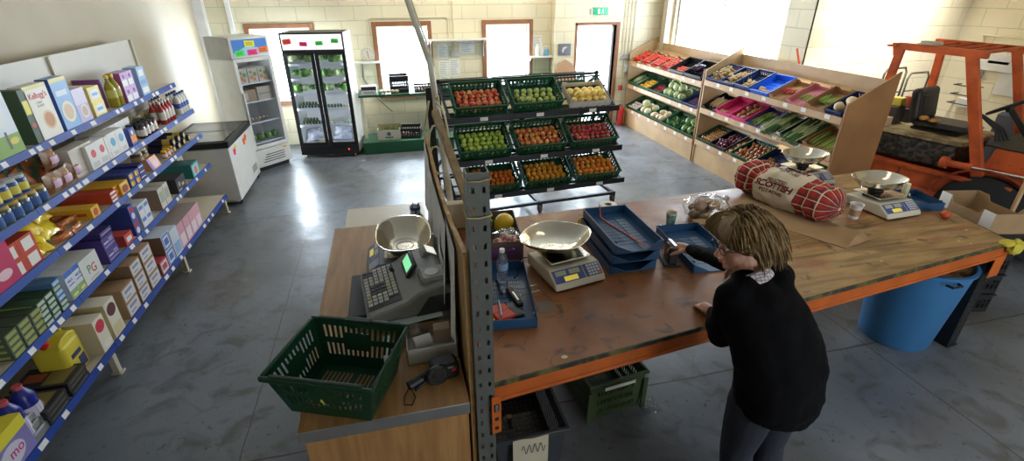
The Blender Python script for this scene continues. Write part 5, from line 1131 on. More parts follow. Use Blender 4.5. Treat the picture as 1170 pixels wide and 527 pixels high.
tag(MB().push(T(.375, 2.12, TZ+.01) @ RZ(.15)).rbox(-.035, .045, -.10, .10, 0, .012, .004).build('notebook', cm((.75, .32, .05))), 'orange notebook in the left blue tray', 'notebook')
m = MB()
for s in range(2): m.tube([(.405+s*.09+.006*cos(a), 2.28+a*.0035, TZ+.016+.006*sin(a)) for a in [k*.7 for k in range(90)]], .0022, 5)
tag(m.build('coiled_cable', M_black), 'black coiled cable in the left blue tray', 'cable')
# water bottle
t = thing('water_bottle', 'clear plastic water bottle with a white cap and blue label', 'bottle', (.53, 2.44, TZ+.006), 0)
M_pet = mat('clear_plastic', (.85, .9, .95), .06, trans=.92, ior=1.25)
m = MB().lathe([(0, 0), (.028, 0), (.033, .008), (.033, .05), (.030, .055), (.033, .06), (.033, .075), (.030, .08), (.033, .085), (.033, .15), (.026, .18), (.014, .2), (.013, .205)], seg=20); m.build('body', M_pet, t, ang=60)
MB().cyl((0, 0, .203), (0, 0, .222), .0155, seg=16).build('cap', M_white, t); MB().lathe([(.0338, .09), (.0338, .135)], seg=20).build('label', cm((.25, .38, .62)), t)
# crate of cauliflower at the far left end
CMx = T(.575, 2.70, TZ+.001) @ RZ(radians(-6))
def m_cardcrate():
    m = MB(); w, d, h, th = .30, .50, .13, .006; x = w/2
    m.box(-x, x, 0, d, 0, .005).box(-x, x, 0, th, 0, h, 0).box(-x, x, d-th, d, 0, h, 0).box(-x, -x+th, th, d-th, 0, h).box(x-th, x, th, d-th, 0, h)
    m.box(x, x+.001, .02, d-.02, .01, h-.02, 1).box(-x+.02, x-.02, -.001, 0, .01, h-.03, 1)
    return m.build('vegetable_box', [mat('dark_card', (.16, .12, .10), .8), mat('purple_card_print', (.13, .05, .16), .6)], smooth=False)
o = m_cardcrate(); o.location = CMx.to_translation(); o.rotation_euler = CMx.to_euler(); tag(o, 'dark cardboard box of vegetables and bagged apples behind the grey post', 'box')
def at(M, f, lab, cat, key=None, sc=1., group=None): return inst(key or lab, f, M, lab, group, cat, scale=sc)
at(CMx @ T(-.07, .40, .07), m_floret('green_cauliflower', (.36, .42, .10), .07), 'green cauliflower head at the back left of the dark box', 'cauliflower')
at(CMx @ T(.07, .36, .085), m_ball('melon', 'honey', (.90, .55, .03), .075, (1, 1, 1.05), .04), 'yellow melon in the dark box behind the post', 'melon')
at(CMx @ T(.06, .22, .055), m_floret('green_cauliflower', (.30, .38, .10), .06), 'green cauliflower head beside the yellow melon', 'cauliflower', sc=.8)
at(CMx @ T(-.09, .07, .06), m_floret('green_cauliflower', (.34, .40, .10), .06), 'pale green cauliflower at the near left of the dark box', 'cauliflower', sc=.9)
t = thing('bag_of_apples', 'clear knotted bag of red and white apples on the dark box', 'bag', CMx @ Vector((.05, .10, .06)), 0); rng = random.Random(9)
ma = mat('red_streaked_skin', (.62, .10, .10), .35, col2=(.85, .66, .58), vscale=35)
for k in range(9): MB().ball((rng.uniform(-.075, .075), rng.uniform(-.06, .07), rng.uniform(-.01, .05)), .034, 0, 12, 8).build('apple', ma, t)
m = MB().ball((0, .0, .02), .118, 0, 28, 20, (1, .9, .72), .25, 5, 6); m.tube([(.08, -.02, .05), (.13, -.04, .065), (.17, -.05, .05)], [.03, .012, .028], 10); m.build('film', M_clear, t, ang=180)
# lemon, roll, cup, potatoes, sack
at(T(1.275, 3.06, TZ+.036), m_orange('lemon', (.88, .62, .02), .036, 'lemon'), 'single yellow lemon between scale pan and letter trays', 'lemon')
t = thing('tape_roll', 'white roll with a brown core behind the letter trays', 'roll', (1.56, 3.25, TZ)); MB().lathe([(.028, 0), (.068, 0), (.07, .003), (.07, .062), (.068, .065), (.028, .065), (.028, 0)], seg=28).build('body', mat('white_roll_paper', (.75, .74, .72), .6), t); MB().lathe([(.0275, .001), (.0275, .066), (.024, .066), (.024, .001), (.0275, .001)], seg=24).build('core', M_card, t)
def cup(name, lab, loc, h, r0, r1, mats, sleeve):
    t = thing(name, lab, 'cup', loc)
    MB().lathe([(0, .003), (r0*.95, .003), (r0, 0), (r1, h), (r1+.003, h+.002), (r1+.002, h-.003), (r1-.003, h-.002), (r0-.003, .006), (0, .006)], seg=28).build('body', mats[0], t, ang=50)
    rr = lambda z: r0+(r1-r0)*z/h+.0008
    MB().lathe([(rr(h*sleeve[0]), h*sleeve[0]), (rr(h*sleeve[1]), h*sleeve[1])], seg=28).build('sleeve', mats[1], t); return t
cup('paper_cup', 'white paper coffee cup with a brown sleeve by the tartan sack', (3.33, 2.69, TZ), .115, .032, .045, (M_paper, mat('kraft_sleeve', (.42, .28, .16), .8)), (.22, .68))
cup('paper_cup', 'small green patterned cup standing beside the letter trays', (1.91, 2.91, TZ), .105, .028, .038, (mat('cream_cup', (.75, .68, .45), .6), mat('green_cup_print', (.06, .22, .19), .5, col2=(.25, .42, .36), vscale=60)), (.03, .9))
t = thing('bag_of_potatoes', 'clear bag of brown potatoes behind the single letter tray', 'bag', (2.24, 2.98, TZ), 0); rng = random.Random(12); mp_ = mat('potato_brown', (.36, .22, .12), .6, bump=.2, rnd=.4)
for k in range(13):
    a = k*2.4; q = .11*sqrt((k % 8)/8); zz = .045+(.075 if k > 7 else 0); MB().ball((q*cos(a)*1.25, q*sin(a), zz), .044, 0, 12, 8, (1.15, .95, .9), .1, k).build('potato', mp_, t)
m = MB().ball((0, 0, .085), .165, 0, 30, 22, (1.05, .9, .56), .16, 2, 5); m.tube([(.12, .04, .11), (.17, .05, .12), (.21, .07, .10)], [.04, .014, .035], 10); m.build('film', M_clear, t, ang=180)
tag(MB().rbox(2.06, 2.18, 2.78, 2.87, TZ, TZ+.05, .004).build('small_box', M_card), 'small brown box beside the bag of potatoes', 'box')
t = thing('flat_carton', 'pale flat cardboard box with a red line behind the woman', 'box', (2.34, 2.74, TZ), radians(-30)); MB().box(-.19, .19, -.14, .14, 0, .075).build('body', mat('pale_card', (.66, .52, .38), .7), t, bev=.002)
MB().box(-.18, .18, -.1408, -.14, .045, .050).box(-.18, .18, .10, .104, .075, .0756).build('red_line', cm((.62, .12, .06)), t, smooth=False)
tag(MB().push(T(2.82, 2.72, TZ+.0005) @ RZ(radians(-62))).box(-.46, .40, -.16, .20, 0, .005).add([(.40, -.16, .005), (.47, .1, .006), (.40, .20, .005), (.40, .02, .04)], [(0, 1, 3), (1, 2, 3)]).build('cardboard_sheet', M_card, smooth=False), 'brown cardboard sheet lying under the tartan sack', 'cardboard')
# tartan potato sack
def tartan():
    m, N, L, b = nodes('red_tartan_cloth'); tc = N.new('ShaderNodeTexCoord'); sp = N.new('ShaderNodeSeparateXYZ'); L.new(tc.outputs['UV'], sp.inputs[0])
    def stripes(sock, freq, ph, w):
        a = N.new('ShaderNodeMath'); a.operation = 'MULTIPLY_ADD'; a.inputs[1].default_value = freq; a.inputs[2].default_value = ph; L.new(sock, a.inputs[0])
        f = N.new('ShaderNodeMath'); f.operation = 'FRACT'; L.new(a.outputs[0], f.inputs[0]); g = N.new('ShaderNodeMath'); g.operation = 'LESS_THAN'; g.inputs[1].default_value = w; L.new(f.outputs[0], g.inputs[0]); return g.outputs[0]
    def mixc(f, a, c, fac=1.):
        x = N.new('ShaderNodeMix'); x.data_type = 'RGBA'; mu = N.new('ShaderNodeMath'); mu.operation = 'MULTIPLY'; mu.inputs[1].default_value = fac; L.new(f, mu.inputs[0]); L.new(mu.outputs[0], x.inputs[0])
        if isinstance(a, tuple): x.inputs[6].default_value = a
        else: L.new(a, x.inputs[6])
        x.inputs[7].default_value = c; return x.outputs[2]
    c = (.40, .025, .018, 1)
    U, V = sp.outputs[0], sp.outputs[1]
    for s, fq in ((U, 10), (V, 15)): c = mixc(stripes(s, fq, .3, .45), c, (.07, .012, .02, 1), .6)
    for s, fq in ((U, 10), (V, 15)): c = mixc(stripes(s, fq, .0, .10), c, (.72, .58, .40, 1), .85)
    L.new(c, b.inputs['Base Color']); b.inputs['Roughness'].default_value = .85; return m
def sack():
    t = thing('potato_sack', 'big red tartan sack with a cream SCOTTISH potatoes label on the workbench', 'sack', (2.985, 3.03, TZ), radians(-84))
    # local x along the sack: from the knotted far end (-x) to the near end (+x)
    SEG, NX, Ls = 44, 60, .43
    def prof(u): # radius along -1..1
        e = (1-abs(u)**6)**.5 if abs(u) < 1 else 0; r = .152*e
        r *= 1-.36*math.exp(-((u+.50)/.09)**2)+.05*math.exp(-((u+.8)/.12)**2)
        if u > .75: r *= 1
        return max(r, .006)
    def pt(u, a, off=0.):
        r = prof(u)+off; n = 1+.16*noise.noise(Vector((u*3.5, cos(a)*1.6, sin(a)*1.6)))+.11*noise.noise(Vector((u*9, cos(a)*3, sin(a)*3)))+.035*sin(13*a+u*4)*abs(u)**3
        y = r*n*cos(a)*1.08; z = r*n*sin(a); bend = .05*sin(u*1.5)
        z = max(z+.155*.86+.05*max(0, -u-.5), .004+off if z < 0 else 0)
        return (u*Ls, y+bend, z)
    vs = []; uv = []
    us = [-.999+1.998*i/NX for i in range(NX+1)]
    me = bpy.data.meshes.new('body'); 
    for u in us:
        for k in range(SEG): vs.append(pt(u, 2*pi*k/SEG))
    fs = [(i*SEG+k, i*SEG+(k+1) % SEG, (i+1)*SEG+(k+1) % SEG, (i+1)*SEG+k) for i in range(NX) for k in range(SEG)]+[tuple(range(SEG))[::-1], tuple(range(NX*SEG, (NX+1)*SEG))]
    me.from_pydata(vs, [], fs); uvl = me.uv_layers.new(name='uv')
    for p in me.polygons:
        for li, vi in zip(p.loop_indices, p.vertices):
            i, k = divmod(vi, SEG); kk = k+(SEG if (k == 0 and SEG-1 in [v % SEG for v in p.vertices]) else 0); uvl.data[li].uv = (i/NX, kk/SEG*.9)
    me.materials.append(tartan()); me.polygons.foreach_set('use_smooth', [True]*len(me.polygons)); o = bpy.data.objects.new('body', me); COL.objects.link(o); o.parent = t
    # cream paper band
    m = MB(); m.cloth(lambda u, v: pt(-.36+.78*u+.03*sin(v*6.28), 2*pi*v, .0025), 20, 44); bd = m.build('label_band', mat('cream_label_paper', (.66, .58, .44), .8), t, ang=80)
    # lettering wrapped over the band
    def wrapped(txt, u0, a0, size, bold=.02, flip=1):
        vs, fs = textmesh(txt, 'CENTER', bold); mm = MB(); out = []
        for x, y, z in vs:
            u = u0+x*size/Ls; a = a0-y*size/.155
            out.append(pt(u, a, .008))
        mm.add(out, [f for f in fs]); mm.build('lettering', mat('dark_red_ink', (.26, .015, .025), .7), bd, smooth=False)
    wrapped('SELECTED', .02, pi-.56, .036); wrapped('SCOTTISH', .03, pi-.24, .064, .04); wrapped('POTATOES', .02, pi+.02, .038)
    wrapped('SELECTED', .06, pi-1.75, .034); wrapped('SCOTTISH', .05, pi-1.44, .056, .035); wrapped('POTATOES', .06, pi-1.2, .034)
    return t
sack()
tag(MB().tube([(2.93, 3.40, TZ+.19), (2.87, 3.36, TZ+.06), (2.84, 3.33, TZ+.02), (2.85, 3.29, TZ+.012)], .008, 8).build('sack_cord', M_black), 'short black cord hanging at the far end of the tartan sack', 'cord')
at(T(4.0, 2.52, TZ+.028), m_ball('tomato', 'bench', (.62, .10, .03), .034, (1.1, 1, .85), .03, None, .25), 'single red tomato in front of the small blue tray', 'tomato')
def film_heap(lab, x, y, sx, sy, h, seed):
    def fn(u, v):
        e = (sin(pi*u)*sin(pi*v))**.5; return (x+(u-.5)*sx, y+(v-.5)*sy, TZ+.004+h*e*(.55+.6*noise.noise(Vector((u*4+seed, v*4, 1.)))+.25*noise.noise(Vector((u*11+seed, v*11, 4.)))))
    return tag(MB().cloth(fn, 26, 20).build('plastic_bag', M_clear, ang=180), lab, 'bag')
film_heap('crumpled clear plastic bag between the tartan sack and the far scale', 3.40, 2.98, .34, .26, .14, 1)
film_heap('crumpled clear bag leaning behind the right-hand scale', 4.02, 3.08, .22, .22, .22, 5)
t = thing('white_box', 'open white cardboard box behind the far scale', 'box', (3.43, 3.26, TZ), radians(15)); MB().box(-.12, .12, 0, .15, 0, .004).box(-.12, .12, 0, .004, 0, .09).box(-.12, .12, .146, .15, 0, .09).box(-.12, -.116, 0, .15, 0, .09).box(.116, .12, 0, .15, 0, .09).build('body', M_paper, t, smooth=False)
# little things on the bench
t = thing('hole_punch', 'black upright stapling machine under the woman’s right hand', 'stapler', (1.625, 2.40, TZ), radians(-15))
MB().rbox(-.055, .055, -.05, .11, 0, .012, .008).build('base', M_black, t)
MB().prism([(-.035, .012), (.09, .012), (.07, .12), (.02, .135), (-.03, .12)], -.028, .028, 'x').build('body', M_black, t, bev=.006)
MB().beam((0, .10, .12), (0, -.045, .145), .02, .014).build('lever', mat('steel_lever', (.5, .5, .5), .3, .9), t, bev=.003)
m = MB(); m.tube([(.60, 2.33, TZ+.004), (.72, 2.36, TZ+.006), (.745, 2.25, TZ+.006), (.76, 2.16, TZ+.004)], .0022, 6); m.tube([(.61, 2.27, TZ+.004), (.72, 2.30, TZ+.005)], .0022, 6)
tag(m.build('wire_hook', M_steel), 'bent silver wire lying between the blue tray and the scale', 'wire')
tag(MB().box(.66, .75, 2.09, 2.19, TZ+.0002, TZ+.0012).build('tape_residue', mat('grey_tape', (.20, .16, .12), .6)), 'grey tape patch stuck to the bench near the scale', 'tape')
tag(MB().tube([(.80, 2.66, TZ+.02), (.72, 2.68, TZ+.012), (.66, 2.60, TZ+.005), (.64, 2.5, TZ+.005), (.60, 2.44, TZ+.02)], .004, 8).build('power_cable', M_black), 'black cable curling from the middle scale to the water bottle', 'cable')
for k, (x, y, s) in enumerate(((.672, 1.722, .016), (2.2, 2.3, .008), (.76, 3.12, .018), (3.72, 2.2, .009), (3.76, 2.15, .008), (3.95, 2.32, .010), (2.95, 2.1, .008))):
    tag(MB().lathe([(0, 0), (s, 0), (s, .0012), (0, .0012)], (x, y, TZ), seg=10, sy=.7).build('paper_scrap', cm((.62, .60, .42) if k else (.55, .58, .35))), ('round green-white sticker near the front edge of the bench', 'tiny pale scrap in the middle of the bench', 'white scrap near the dark vegetable box', 'tiny white scrap near the right front edge, left one', 'tiny white scrap near the right front edge, right one', 'white scrap near the right end of the bench', 'small scrap in front of the cardboard sheet')[k], 'scrap')
tag(MB().push(T(4.07, 2.075, TZ-.06) @ RZ(.2)).ball((0, 0, .03), .07, 0, 16, 12, (1., .6, .75), .35, 3, 4).ball((-.05, .03, .06), .05, 0, 12, 8, (1.3, .8, .4), .3, 8, 4).build('yellow_cloth', mat('yellow_cloth_fabric', (.62, .52, .06), .85)), 'crumpled yellow cloth on the right front corner of the bench', 'cloth')
# ------------------------------------------------------------------ things on the till counter
CZ = .92
t = thing('till_drawer_box', 'flat black cash drawer under the cash register', 'drawer', (-.12, 2.40, CZ)); MB().rbox(-.215, .24, -.21, .21, 0, .075, .006).build('body', mat('matt_black_metal', (.018, .02, .025), .5), t); MB().box(-.2155, -.215, -.18, .18, .012, .06).build('drawer_front', M_black, t)
t = thing('cash_register', 'grey cash register with a green display on a black drawer', 'cash register', (-.002, 2.335, CZ+.077), radians(-90+7)); t.scale = (1.06, 1.06, 1.06)
# local: front faces -y (towards the left aisle), x runs away from the camera side
M_reg = mat('grey_register_plastic', (.30, .30, .29), .42); M_regd = mat('dark_register_plastic', (.05, .05, .055), .4)
x = .215
MB().prism([(-.245, 0), (.17, 0), (.17, .13), (.13, .155), (.0, .125), (-.06, .085), (-.24, .045)], -x, x, 'x').build('body', M_reg, t, bev=.014, ang=50)
MB().prism([(-.02, -.0), (.175, -.0), (.175, .10), (.05, .10)], -x-.004, x+.004, 'x').build('side_trim', M_regd, t, bev=.006)
KP = T(0, -.24, .046) @ RX(atan2(.04, .18))
kb = MB(); kb.push(KP).box(-x+.02, x-.05, .008, .175, 0, .003).pop(); kbo = kb.build('keyboard', M_regd, t, smooth=False)
for i in range(11):
    for j in range(6):
        if (i, j) in ((10, 5), (10, 4)): continue
        c = M_regd if (i in (5, 6, 7) and j in (1, 2, 3)) or (i < 2 and j < 2) else mat('cream_keys', (.52, .52, .48), .45)
        if (i, j) in ((5, 5), (8, 0), (7, 4)): c = cm((.55, .4, .1))
        MB().push(KP).rbox(-x+.028+i*.0305, -x+.052+i*.0305, .016+j*.026, .036+j*.026, .003, .011, .003, seg=1).build('key', c, kbo)
MB().push(T(-.03, -.02, .115) @ RX(.95)).rbox(-.085, .075, -.0, .085, -.008, .014, .006).build('operator_display', M_regd, t)
MB().push(T(-.03, -.02, .115) @ RX(.95)).box(-.07, .055, .02, .07, .0145, .0155).build('green_screen', mat('green_lcd', (.2, .7, .3), .3, emit=(.25, .85, .4), es=.9), t, smooth=False)
MB().rbox(.04, .17, .03, .16, .12, .17, .02, seg=4).build('printer_cover', M_reg, t); MB().push(T(.105, .09, .1705)).lathe([(0, 0), (.034, 0), (.034, .002), (0, .002)], seg=24).build('paper_cover', mat('pale_disc', (.55, .57, .55), .35), t)
MB().push(T(-.14, .11, .14) @ RX(-.5)).rbox(-.05, .05, -.03, .05, -.02, .03, .006).build('customer_display', M_reg, t); MB().push(T(-.14, .11, .14) @ RX(-.5)).box(-.04, .04, -.015, .04, .0302, .031).build('lit_window', mat('pale_lit_window', (.8, .8, .7), .3, emit=(.9, .95, .8), es=.8), t, smooth=False)
MB().cyl((-.11, -.075, .085), (-.11, -.085, .11), .011, seg=12).build('key_switch', M_regd, t)
tag(MB().push(T(-.0, 2.13, CZ+.079) @ RZ(radians(10))).box(-.13, .13, -.07, .06, 0, .0012).build('paper_sheet', mat('pale_green_paper', (.62, .72, .70), .7)), 'pale sheet of paper lying in front of the cash register', 'paper')
t = thing('white_box', 'white open cardboard box of paper rolls behind the black tape gun', 'box', (.07, 1.90, CZ)); m = MB()
m.box(-.125, .11, -.06, .14, 0, .004).box(-.125, .11, -.06, -.056, 0, .085).box(-.125, .11, .136, .14, 0, .085, 1).box(-.125, -.121, -.06, .14, 0, .085).box(.106, .11, -.06, .14, 0, .12); m.build('body', [mat('white_card', (.66, .64, .60), .7), M_card], t, smooth=False)
tag(MB().cyl((-.02, 1.92, CZ+.06), (.06, 1.94, CZ+.06), .028, seg=18).build('paper_roll', M_paper), 'small white till roll in the white box, left one', 'roll'); tag(MB().rbox(.08, .16, 1.96, 2.02, CZ+.005, CZ+.09, .005).build('card_packet', cm((.45, .32, .22))), 'brown packet standing in the white box', 'packet')
tag(MB().cloth(lambda u, v: (-.03+.16*u, 1.97+.08*v, CZ+.06+.05*noise.noise(Vector((u*6, v*6, 2)))+.02*sin(u*9)), 14, 8).build('clear_wrap', M_clear, ang=180), 'crumpled clear wrap in the white box', 'wrap')
tag(MB().box(-.16, -.13, 1.83, 1.99, CZ, CZ+.075).build('white_card_flap', mat('white_card', (.66, .64, .60), .7)), 'white card standing between basket and white box', 'card')
t = thing('tape_gun', 'black hand-held tape gun with a wrist loop in front of the white box', 'tape gun', (.09, 1.735, CZ), radians(12))
MB().rbox(-.05, .075, -.045, .05, .0, .085, .022, seg=4).build('body', mat('black_tool_plastic', (.014, .014, .016), .35), t, bev=.004)
MB().push(T(-.03, -.035, .05)).push(RX(R90)).lathe([(0, -.01), (.048, -.01), (.052, -.004), (.052, .012), (.045, .018), (.040, .012), (.026, .012), (.02, .018), (0, .018)], seg=28).build('reel_cover', mat('glossy_black', (.03, .03, .032), .12), t)
MB().tube([(-.05, 0, .035), (-.10, -.012, .032), (-.16, -.03, .028)], [.022, .018, .02], 12).build('handle', M_black, t); MB().tube([(-.07, -.01, .012), (-.11, -.025, .006), (-.135, -.04, .006)], [.009, .008, .007], 8).build('trigger', M_black, t)
MB().box(.035, .055, -.047, -.045, .05, .065).build('red_button', cm((.6, .02, .05)), t)
MB().tube([(-.16, -.03, .02), (-.19, -.06, .005), (-.20, -.10, .004), (-.17, -.115, .004), (-.145, -.08, .004), (-.15, -.035, .015)], .0025, 6).build('wrist_loop', M_black, t)
# cup of pens and clutter behind the scale
t = thing('pen_pot', 'white pot with dark blue patches and a blue rim, holding pens', 'pot', (.085, 3.41, CZ)); M_pot = mat('white_blue_pot', (.72, .72, .70), .35)
MB().lathe([(0, .002), (.036, 0), (.038, .135), (.034, .135), (.033, .006), (0, .006)], seg=24).build('body', M_pot, t)
MB().lathe([(.0385, .112), (.040, .118), (.040, .137), (.034, .137)], seg=24).build('rim', cm((.02, .10, .38)), t); m = MB(); rng = random.Random(2)
for k in range(11):
    a0 = rng.uniform(0, 6.28); z0 = rng.uniform(.015, .09); m.add([(.0392*cos(a0+du), .0392*sin(a0+du), z0+dz) for du, dz in ((0, 0), (.45, .004), (.4, .02), (.1, .026))], [(0, 1, 2, 3)])
m.build('blue_patch', cm((.03, .06, .25)), t, smooth=False)
for k, (a, c) in enumerate(((.3, Bk), (2., (.7, .7, .68)), (3.9, (.1, .2, .5)))): tag(MB().cyl((.085, 3.41, CZ+.01), (.085+.03*cos(a), 3.41+.03*sin(a), CZ+.16), .0045, seg=8).build('pen', cm(c)), ('black pen in the white and blue pot', 'white pen in the white and blue pot', 'blue pen in the white and blue pot')[k], 'pen')
t = thing('power_adapter', 'black adapter with a looped cable beside the pen pot', 'adapter', (.13, 3.25, CZ), .3); MB().rbox(-.05, .05, -.06, .06, 0, .05, .01).build('body', M_black, t); MB().tube([(.0, .05, .04), (-.03, .1, .08), (.01, .13, .10), (.03, .08, .09), (.01, .04, .06)], .004, 6).build('cable', cm((.5, .42, .25)), t)
tag(MB().tube([(.09, 3.42, CZ+.10), (.11, 3.39, CZ+.11), (.125, 3.36, CZ+.08), (.12, 3.34, CZ+.05)], .004, 6).build('string', cm((.5, .4, .25))), 'beige string hanging beside the pen pot', 'string')
# ------------------------------------------------------------------ green shopping basket
def gridwall(m, A, B_, C_, D_, nu, nv, hole, mi=0):
    A, B_, C_, D_ = map(Vector, (A, B_, C_, D_)); base = len(m.v); vs = []
    for j in range(nv+1):
        for i in range(nu+1): p = A.lerp(B_, i/nu); q = D_.lerp(C_, i/nu); vs.append(p.lerp(q, j/nv))
    fs = [(j*(nu+1)+i, j*(nu+1)+i+1, (j+1)*(nu+1)+i+1, (j+1)*(nu+1)+i) for j in range(nv) for i in range(nu) if not hole(i, j)]
    m.add(vs, fs, mi)
t = thing('shopping_basket', 'empty dark green plastic shopping basket on the till counter', 'basket', (-.325, 1.745, CZ+.001), radians(-22.5))
m = MB(); a, b_, a2, b2, h = .175, .145, .222, .192, .225
def hf(nu, nv, lo=2):
    def f(i, j):
        if i % 2 == 0 or i < 2 or i > nu-3: return False
        third = nu/3; mid = third < i < 2*third
        return (j in (2, 3, 5, 6) and not mid) or (j in (6,) and mid) or (j == 2 and mid)
    return f
for (A, B_, C_, D_, nu) in (((-a, -b_, 0), (a, -b_, 0), (a2, -b2, h), (-a2, -b2, h), 33), ((a, b_, 0), (-a, b_, 0), (-a2, b2, h), (a2, b2, h), 33), ((a, -b_, 0), (a, b_, 0), (a2, b2, h), (a2, -b2, h), 27), ((-a, b_, 0), (-a, -b_, 0), (-a2, -b2, h), (-a2, b2, h), 27)): gridwall(m, A, B_, C_, D_, nu, 8, hf(nu, 8))
gridwall(m, (-a, -b_, 0), (a, -b_, 0), (a, b_, 0), (-a, b_, 0), 35, 7, lambda i, j: i % 2 and 2 < i < 32 and j in (1, 2, 4, 5) and not 15 < i < 19)
m.build('body', mat('dark_green_basket', (.004, .045, .02), .38), t, smooth=False, solid=.0035)
m = MB(); e = .016
for (x0, x1, y0, y1) in ((-a2-e, a2+e, -b2-e, -b2), (-a2-e, a2+e, b2, b2+e), (-a2-e, -a2, -b2, b2), (a2, a2+e, -b2, b2)): m.box(x0, x1, y0, y1, h-.022, h+.004)
m.build('rim', mat('dark_green_basket', (.004, .045, .02), .38), t, bev=.007)
m = MB(); m.box(-a2+.03, a2-.03, b2-.010, b2+.008, h+.004, h+.014).box(-.06, .06, b2-.018, b2+.014, h+.006, h+.018); m.build('handle', mat('black_green_handle', (.008, .03, .018), .4), t, bev=.003)
m = MB(); m.box(-a2+.03, a2-.03, -b2-.012, -b2+.004, h+.004, h+.012); m.build('handle', mat('black_green_handle', (.008, .03, .018), .4), t, bev=.003)
Yn = -b_-(b2-b_)*.45-.0045; m = MB(); m.push(T(.0, Yn, .10) @ RZ(0)); m.add([(-.012, 0, .014), (-.016, 0, .0), (-.004, 0, -.010), (.012, 0, -.016), (.0, 0, -.004), (-.004, 0, .008)], [(0, 1, 2, 3, 4, 5)]); m.build('logo_mark', cm((.62, .68, .12)), t, smooth=False)
# ------------------------------------------------------------------ under the bench
M_gcr = mat('charcoal_crate_plastic', (.05, .055, .065), .4)
t = thing('storage_crate', 'charcoal plastic crate with a handwritten paper, under the bench by the grey post', 'crate', (.545, 1.84, 0)); m = MB(); a, b_, a2, b2, h = .17, .28, .20, .31, .33
for (A, B_, C_, D_, nu, ho) in (((-a, 0, 0), (a, 0, 0), (a2, -.02, h), (-a2, -.02, h), 21, lambda i, j: False), ((a, 2*b_, 0), (-a, 2*b_, 0), (-a2, 2*b_+.02, h), (a2, 2*b_+.02, h), 31, lambda i, j: i % 2 and j in (2, 3, 4, 5) and 2 < i < 28), ((a, 0, 0), (a, 2*b_, 0), (a2, 2*b_+.02, h), (a2, -.02, h), 41, lambda i, j: i % 2 and j in (2, 3, 4, 5) and 2 < i < 38), ((-a, 2*b_, 0), (-a, 0, 0), (-a2, -.02, h), (-a2, 2*b_+.02, h), 41, lambda i, j: i % 2 and j in (2, 3, 4, 5) and 2 < i < 38)): gridwall(m, A, B_, C_, D_, nu, 8, ho)
gridwall(m, (-a, 0, 0), (a, 0, 0), (a, 2*b_, 0), (-a, 2*b_, 0), 21, 31, lambda i, j: i % 2 and j % 2)
m.build('body', M_gcr, t, smooth=False, solid=.004)
m = MB(); e = .018
for (x0, x1, y0, y1) in ((-a2-e, a2+e, -.02-e, -.02), (-a2-e, a2+e, 2*b_+.02, 2*b_+.02+e), (-a2-e, -a2, -.02, 2*b_+.02), (a2, a2+e, -.02, 2*b_+.02)): m.box(x0, x1, y0, y1, h-.03, h)
m.build('rim', M_gcr, t, bev=.004)
m = MB(); m.cloth(lambda u, v: (-.11+.20*u, -.043-.004*sin(v*3), h-.005-.25*v+.004*sin(u*8)), 8, 8); m.tube([(-.06+.13*k/24, -.0465-.0035*sin((.22+.06*sin(k*.9))*3), h-.08+.035*sin(k*1.05)) for k in range(25)], .0016, 5, 1)
p = m.build('paper_note', [mat('manila_paper', (.62, .56, .42), .8), M_ink], t, ang=90)
tag(MB().box(.50, .535, 2.22, 2.25, .012, .035).build('wood_block', M_card), 'small brown block lying inside the charcoal crate', 'block')
t = thing('storage_crate', 'olive green crate with a white label strip, under the bench', 'crate', (1.20, 2.135, 0), radians(7)); m = MB(); M_olive = mat('olive_crate_plastic', (.055, .085, .03), .45); a, d, a2, h = .185, .52, .20, .31
for (A, B_, C_, D_, nu, ho) in (((-a, 0, 0), (a, 0, 0), (a2, -.015, h), (-a2, -.015, h), 35, lambda i, j: i % 2 and j in (1, 3, 5) and 3 < i < 31), ((a, d, 0), (-a, d, 0), (-a2, d+.015, h), (a2, d+.015, h), 35, lambda i, j: i % 2 and j in (1, 3, 5)), ((a, 0, 0), (a, d, 0), (a2, d+.015, h), (a2, -.015, h), 45, lambda i, j: i % 2 and j in (1, 3, 5)), ((-a, d, 0), (-a, 0, 0), (-a2, -.015, h), (-a2, d+.015, h), 45, lambda i, j: i % 2 and j in (1, 3, 5))): gridwall(m, A, B_, C_, D_, nu, 8, ho)
gridwall(m, (-a, 0, 0), (a, 0, 0), (a, d, 0), (-a, d, 0), 21, 31, lambda i, j: i % 2 and j % 2); m.build('body', M_olive, t, smooth=False, solid=.004)
m = MB(); e = .016
for (x0, x1, y0, y1) in ((-a2-e, a2+e, -.015-e, -.015), (-a2-e, a2+e, d+.015, d+.015+e), (-a2-e, -a2, -.015, d+.015), (a2, a2+e, -.015, d+.015)): m.box(x0, x1, y0, y1, h-.02, h)
for sx in (-1, 1): m.box(sx*a2-.018, sx*a2+.018, -.03, -.012, .0, .25)
m.build('rim', M_olive, t, bev=.004); MB().push(T(0, -.02, h-.055) @ RX(.05)).box(-.10, .12, -.006, -.003, -.015, .012).build('label_strip', M_paper, t, smooth=False)
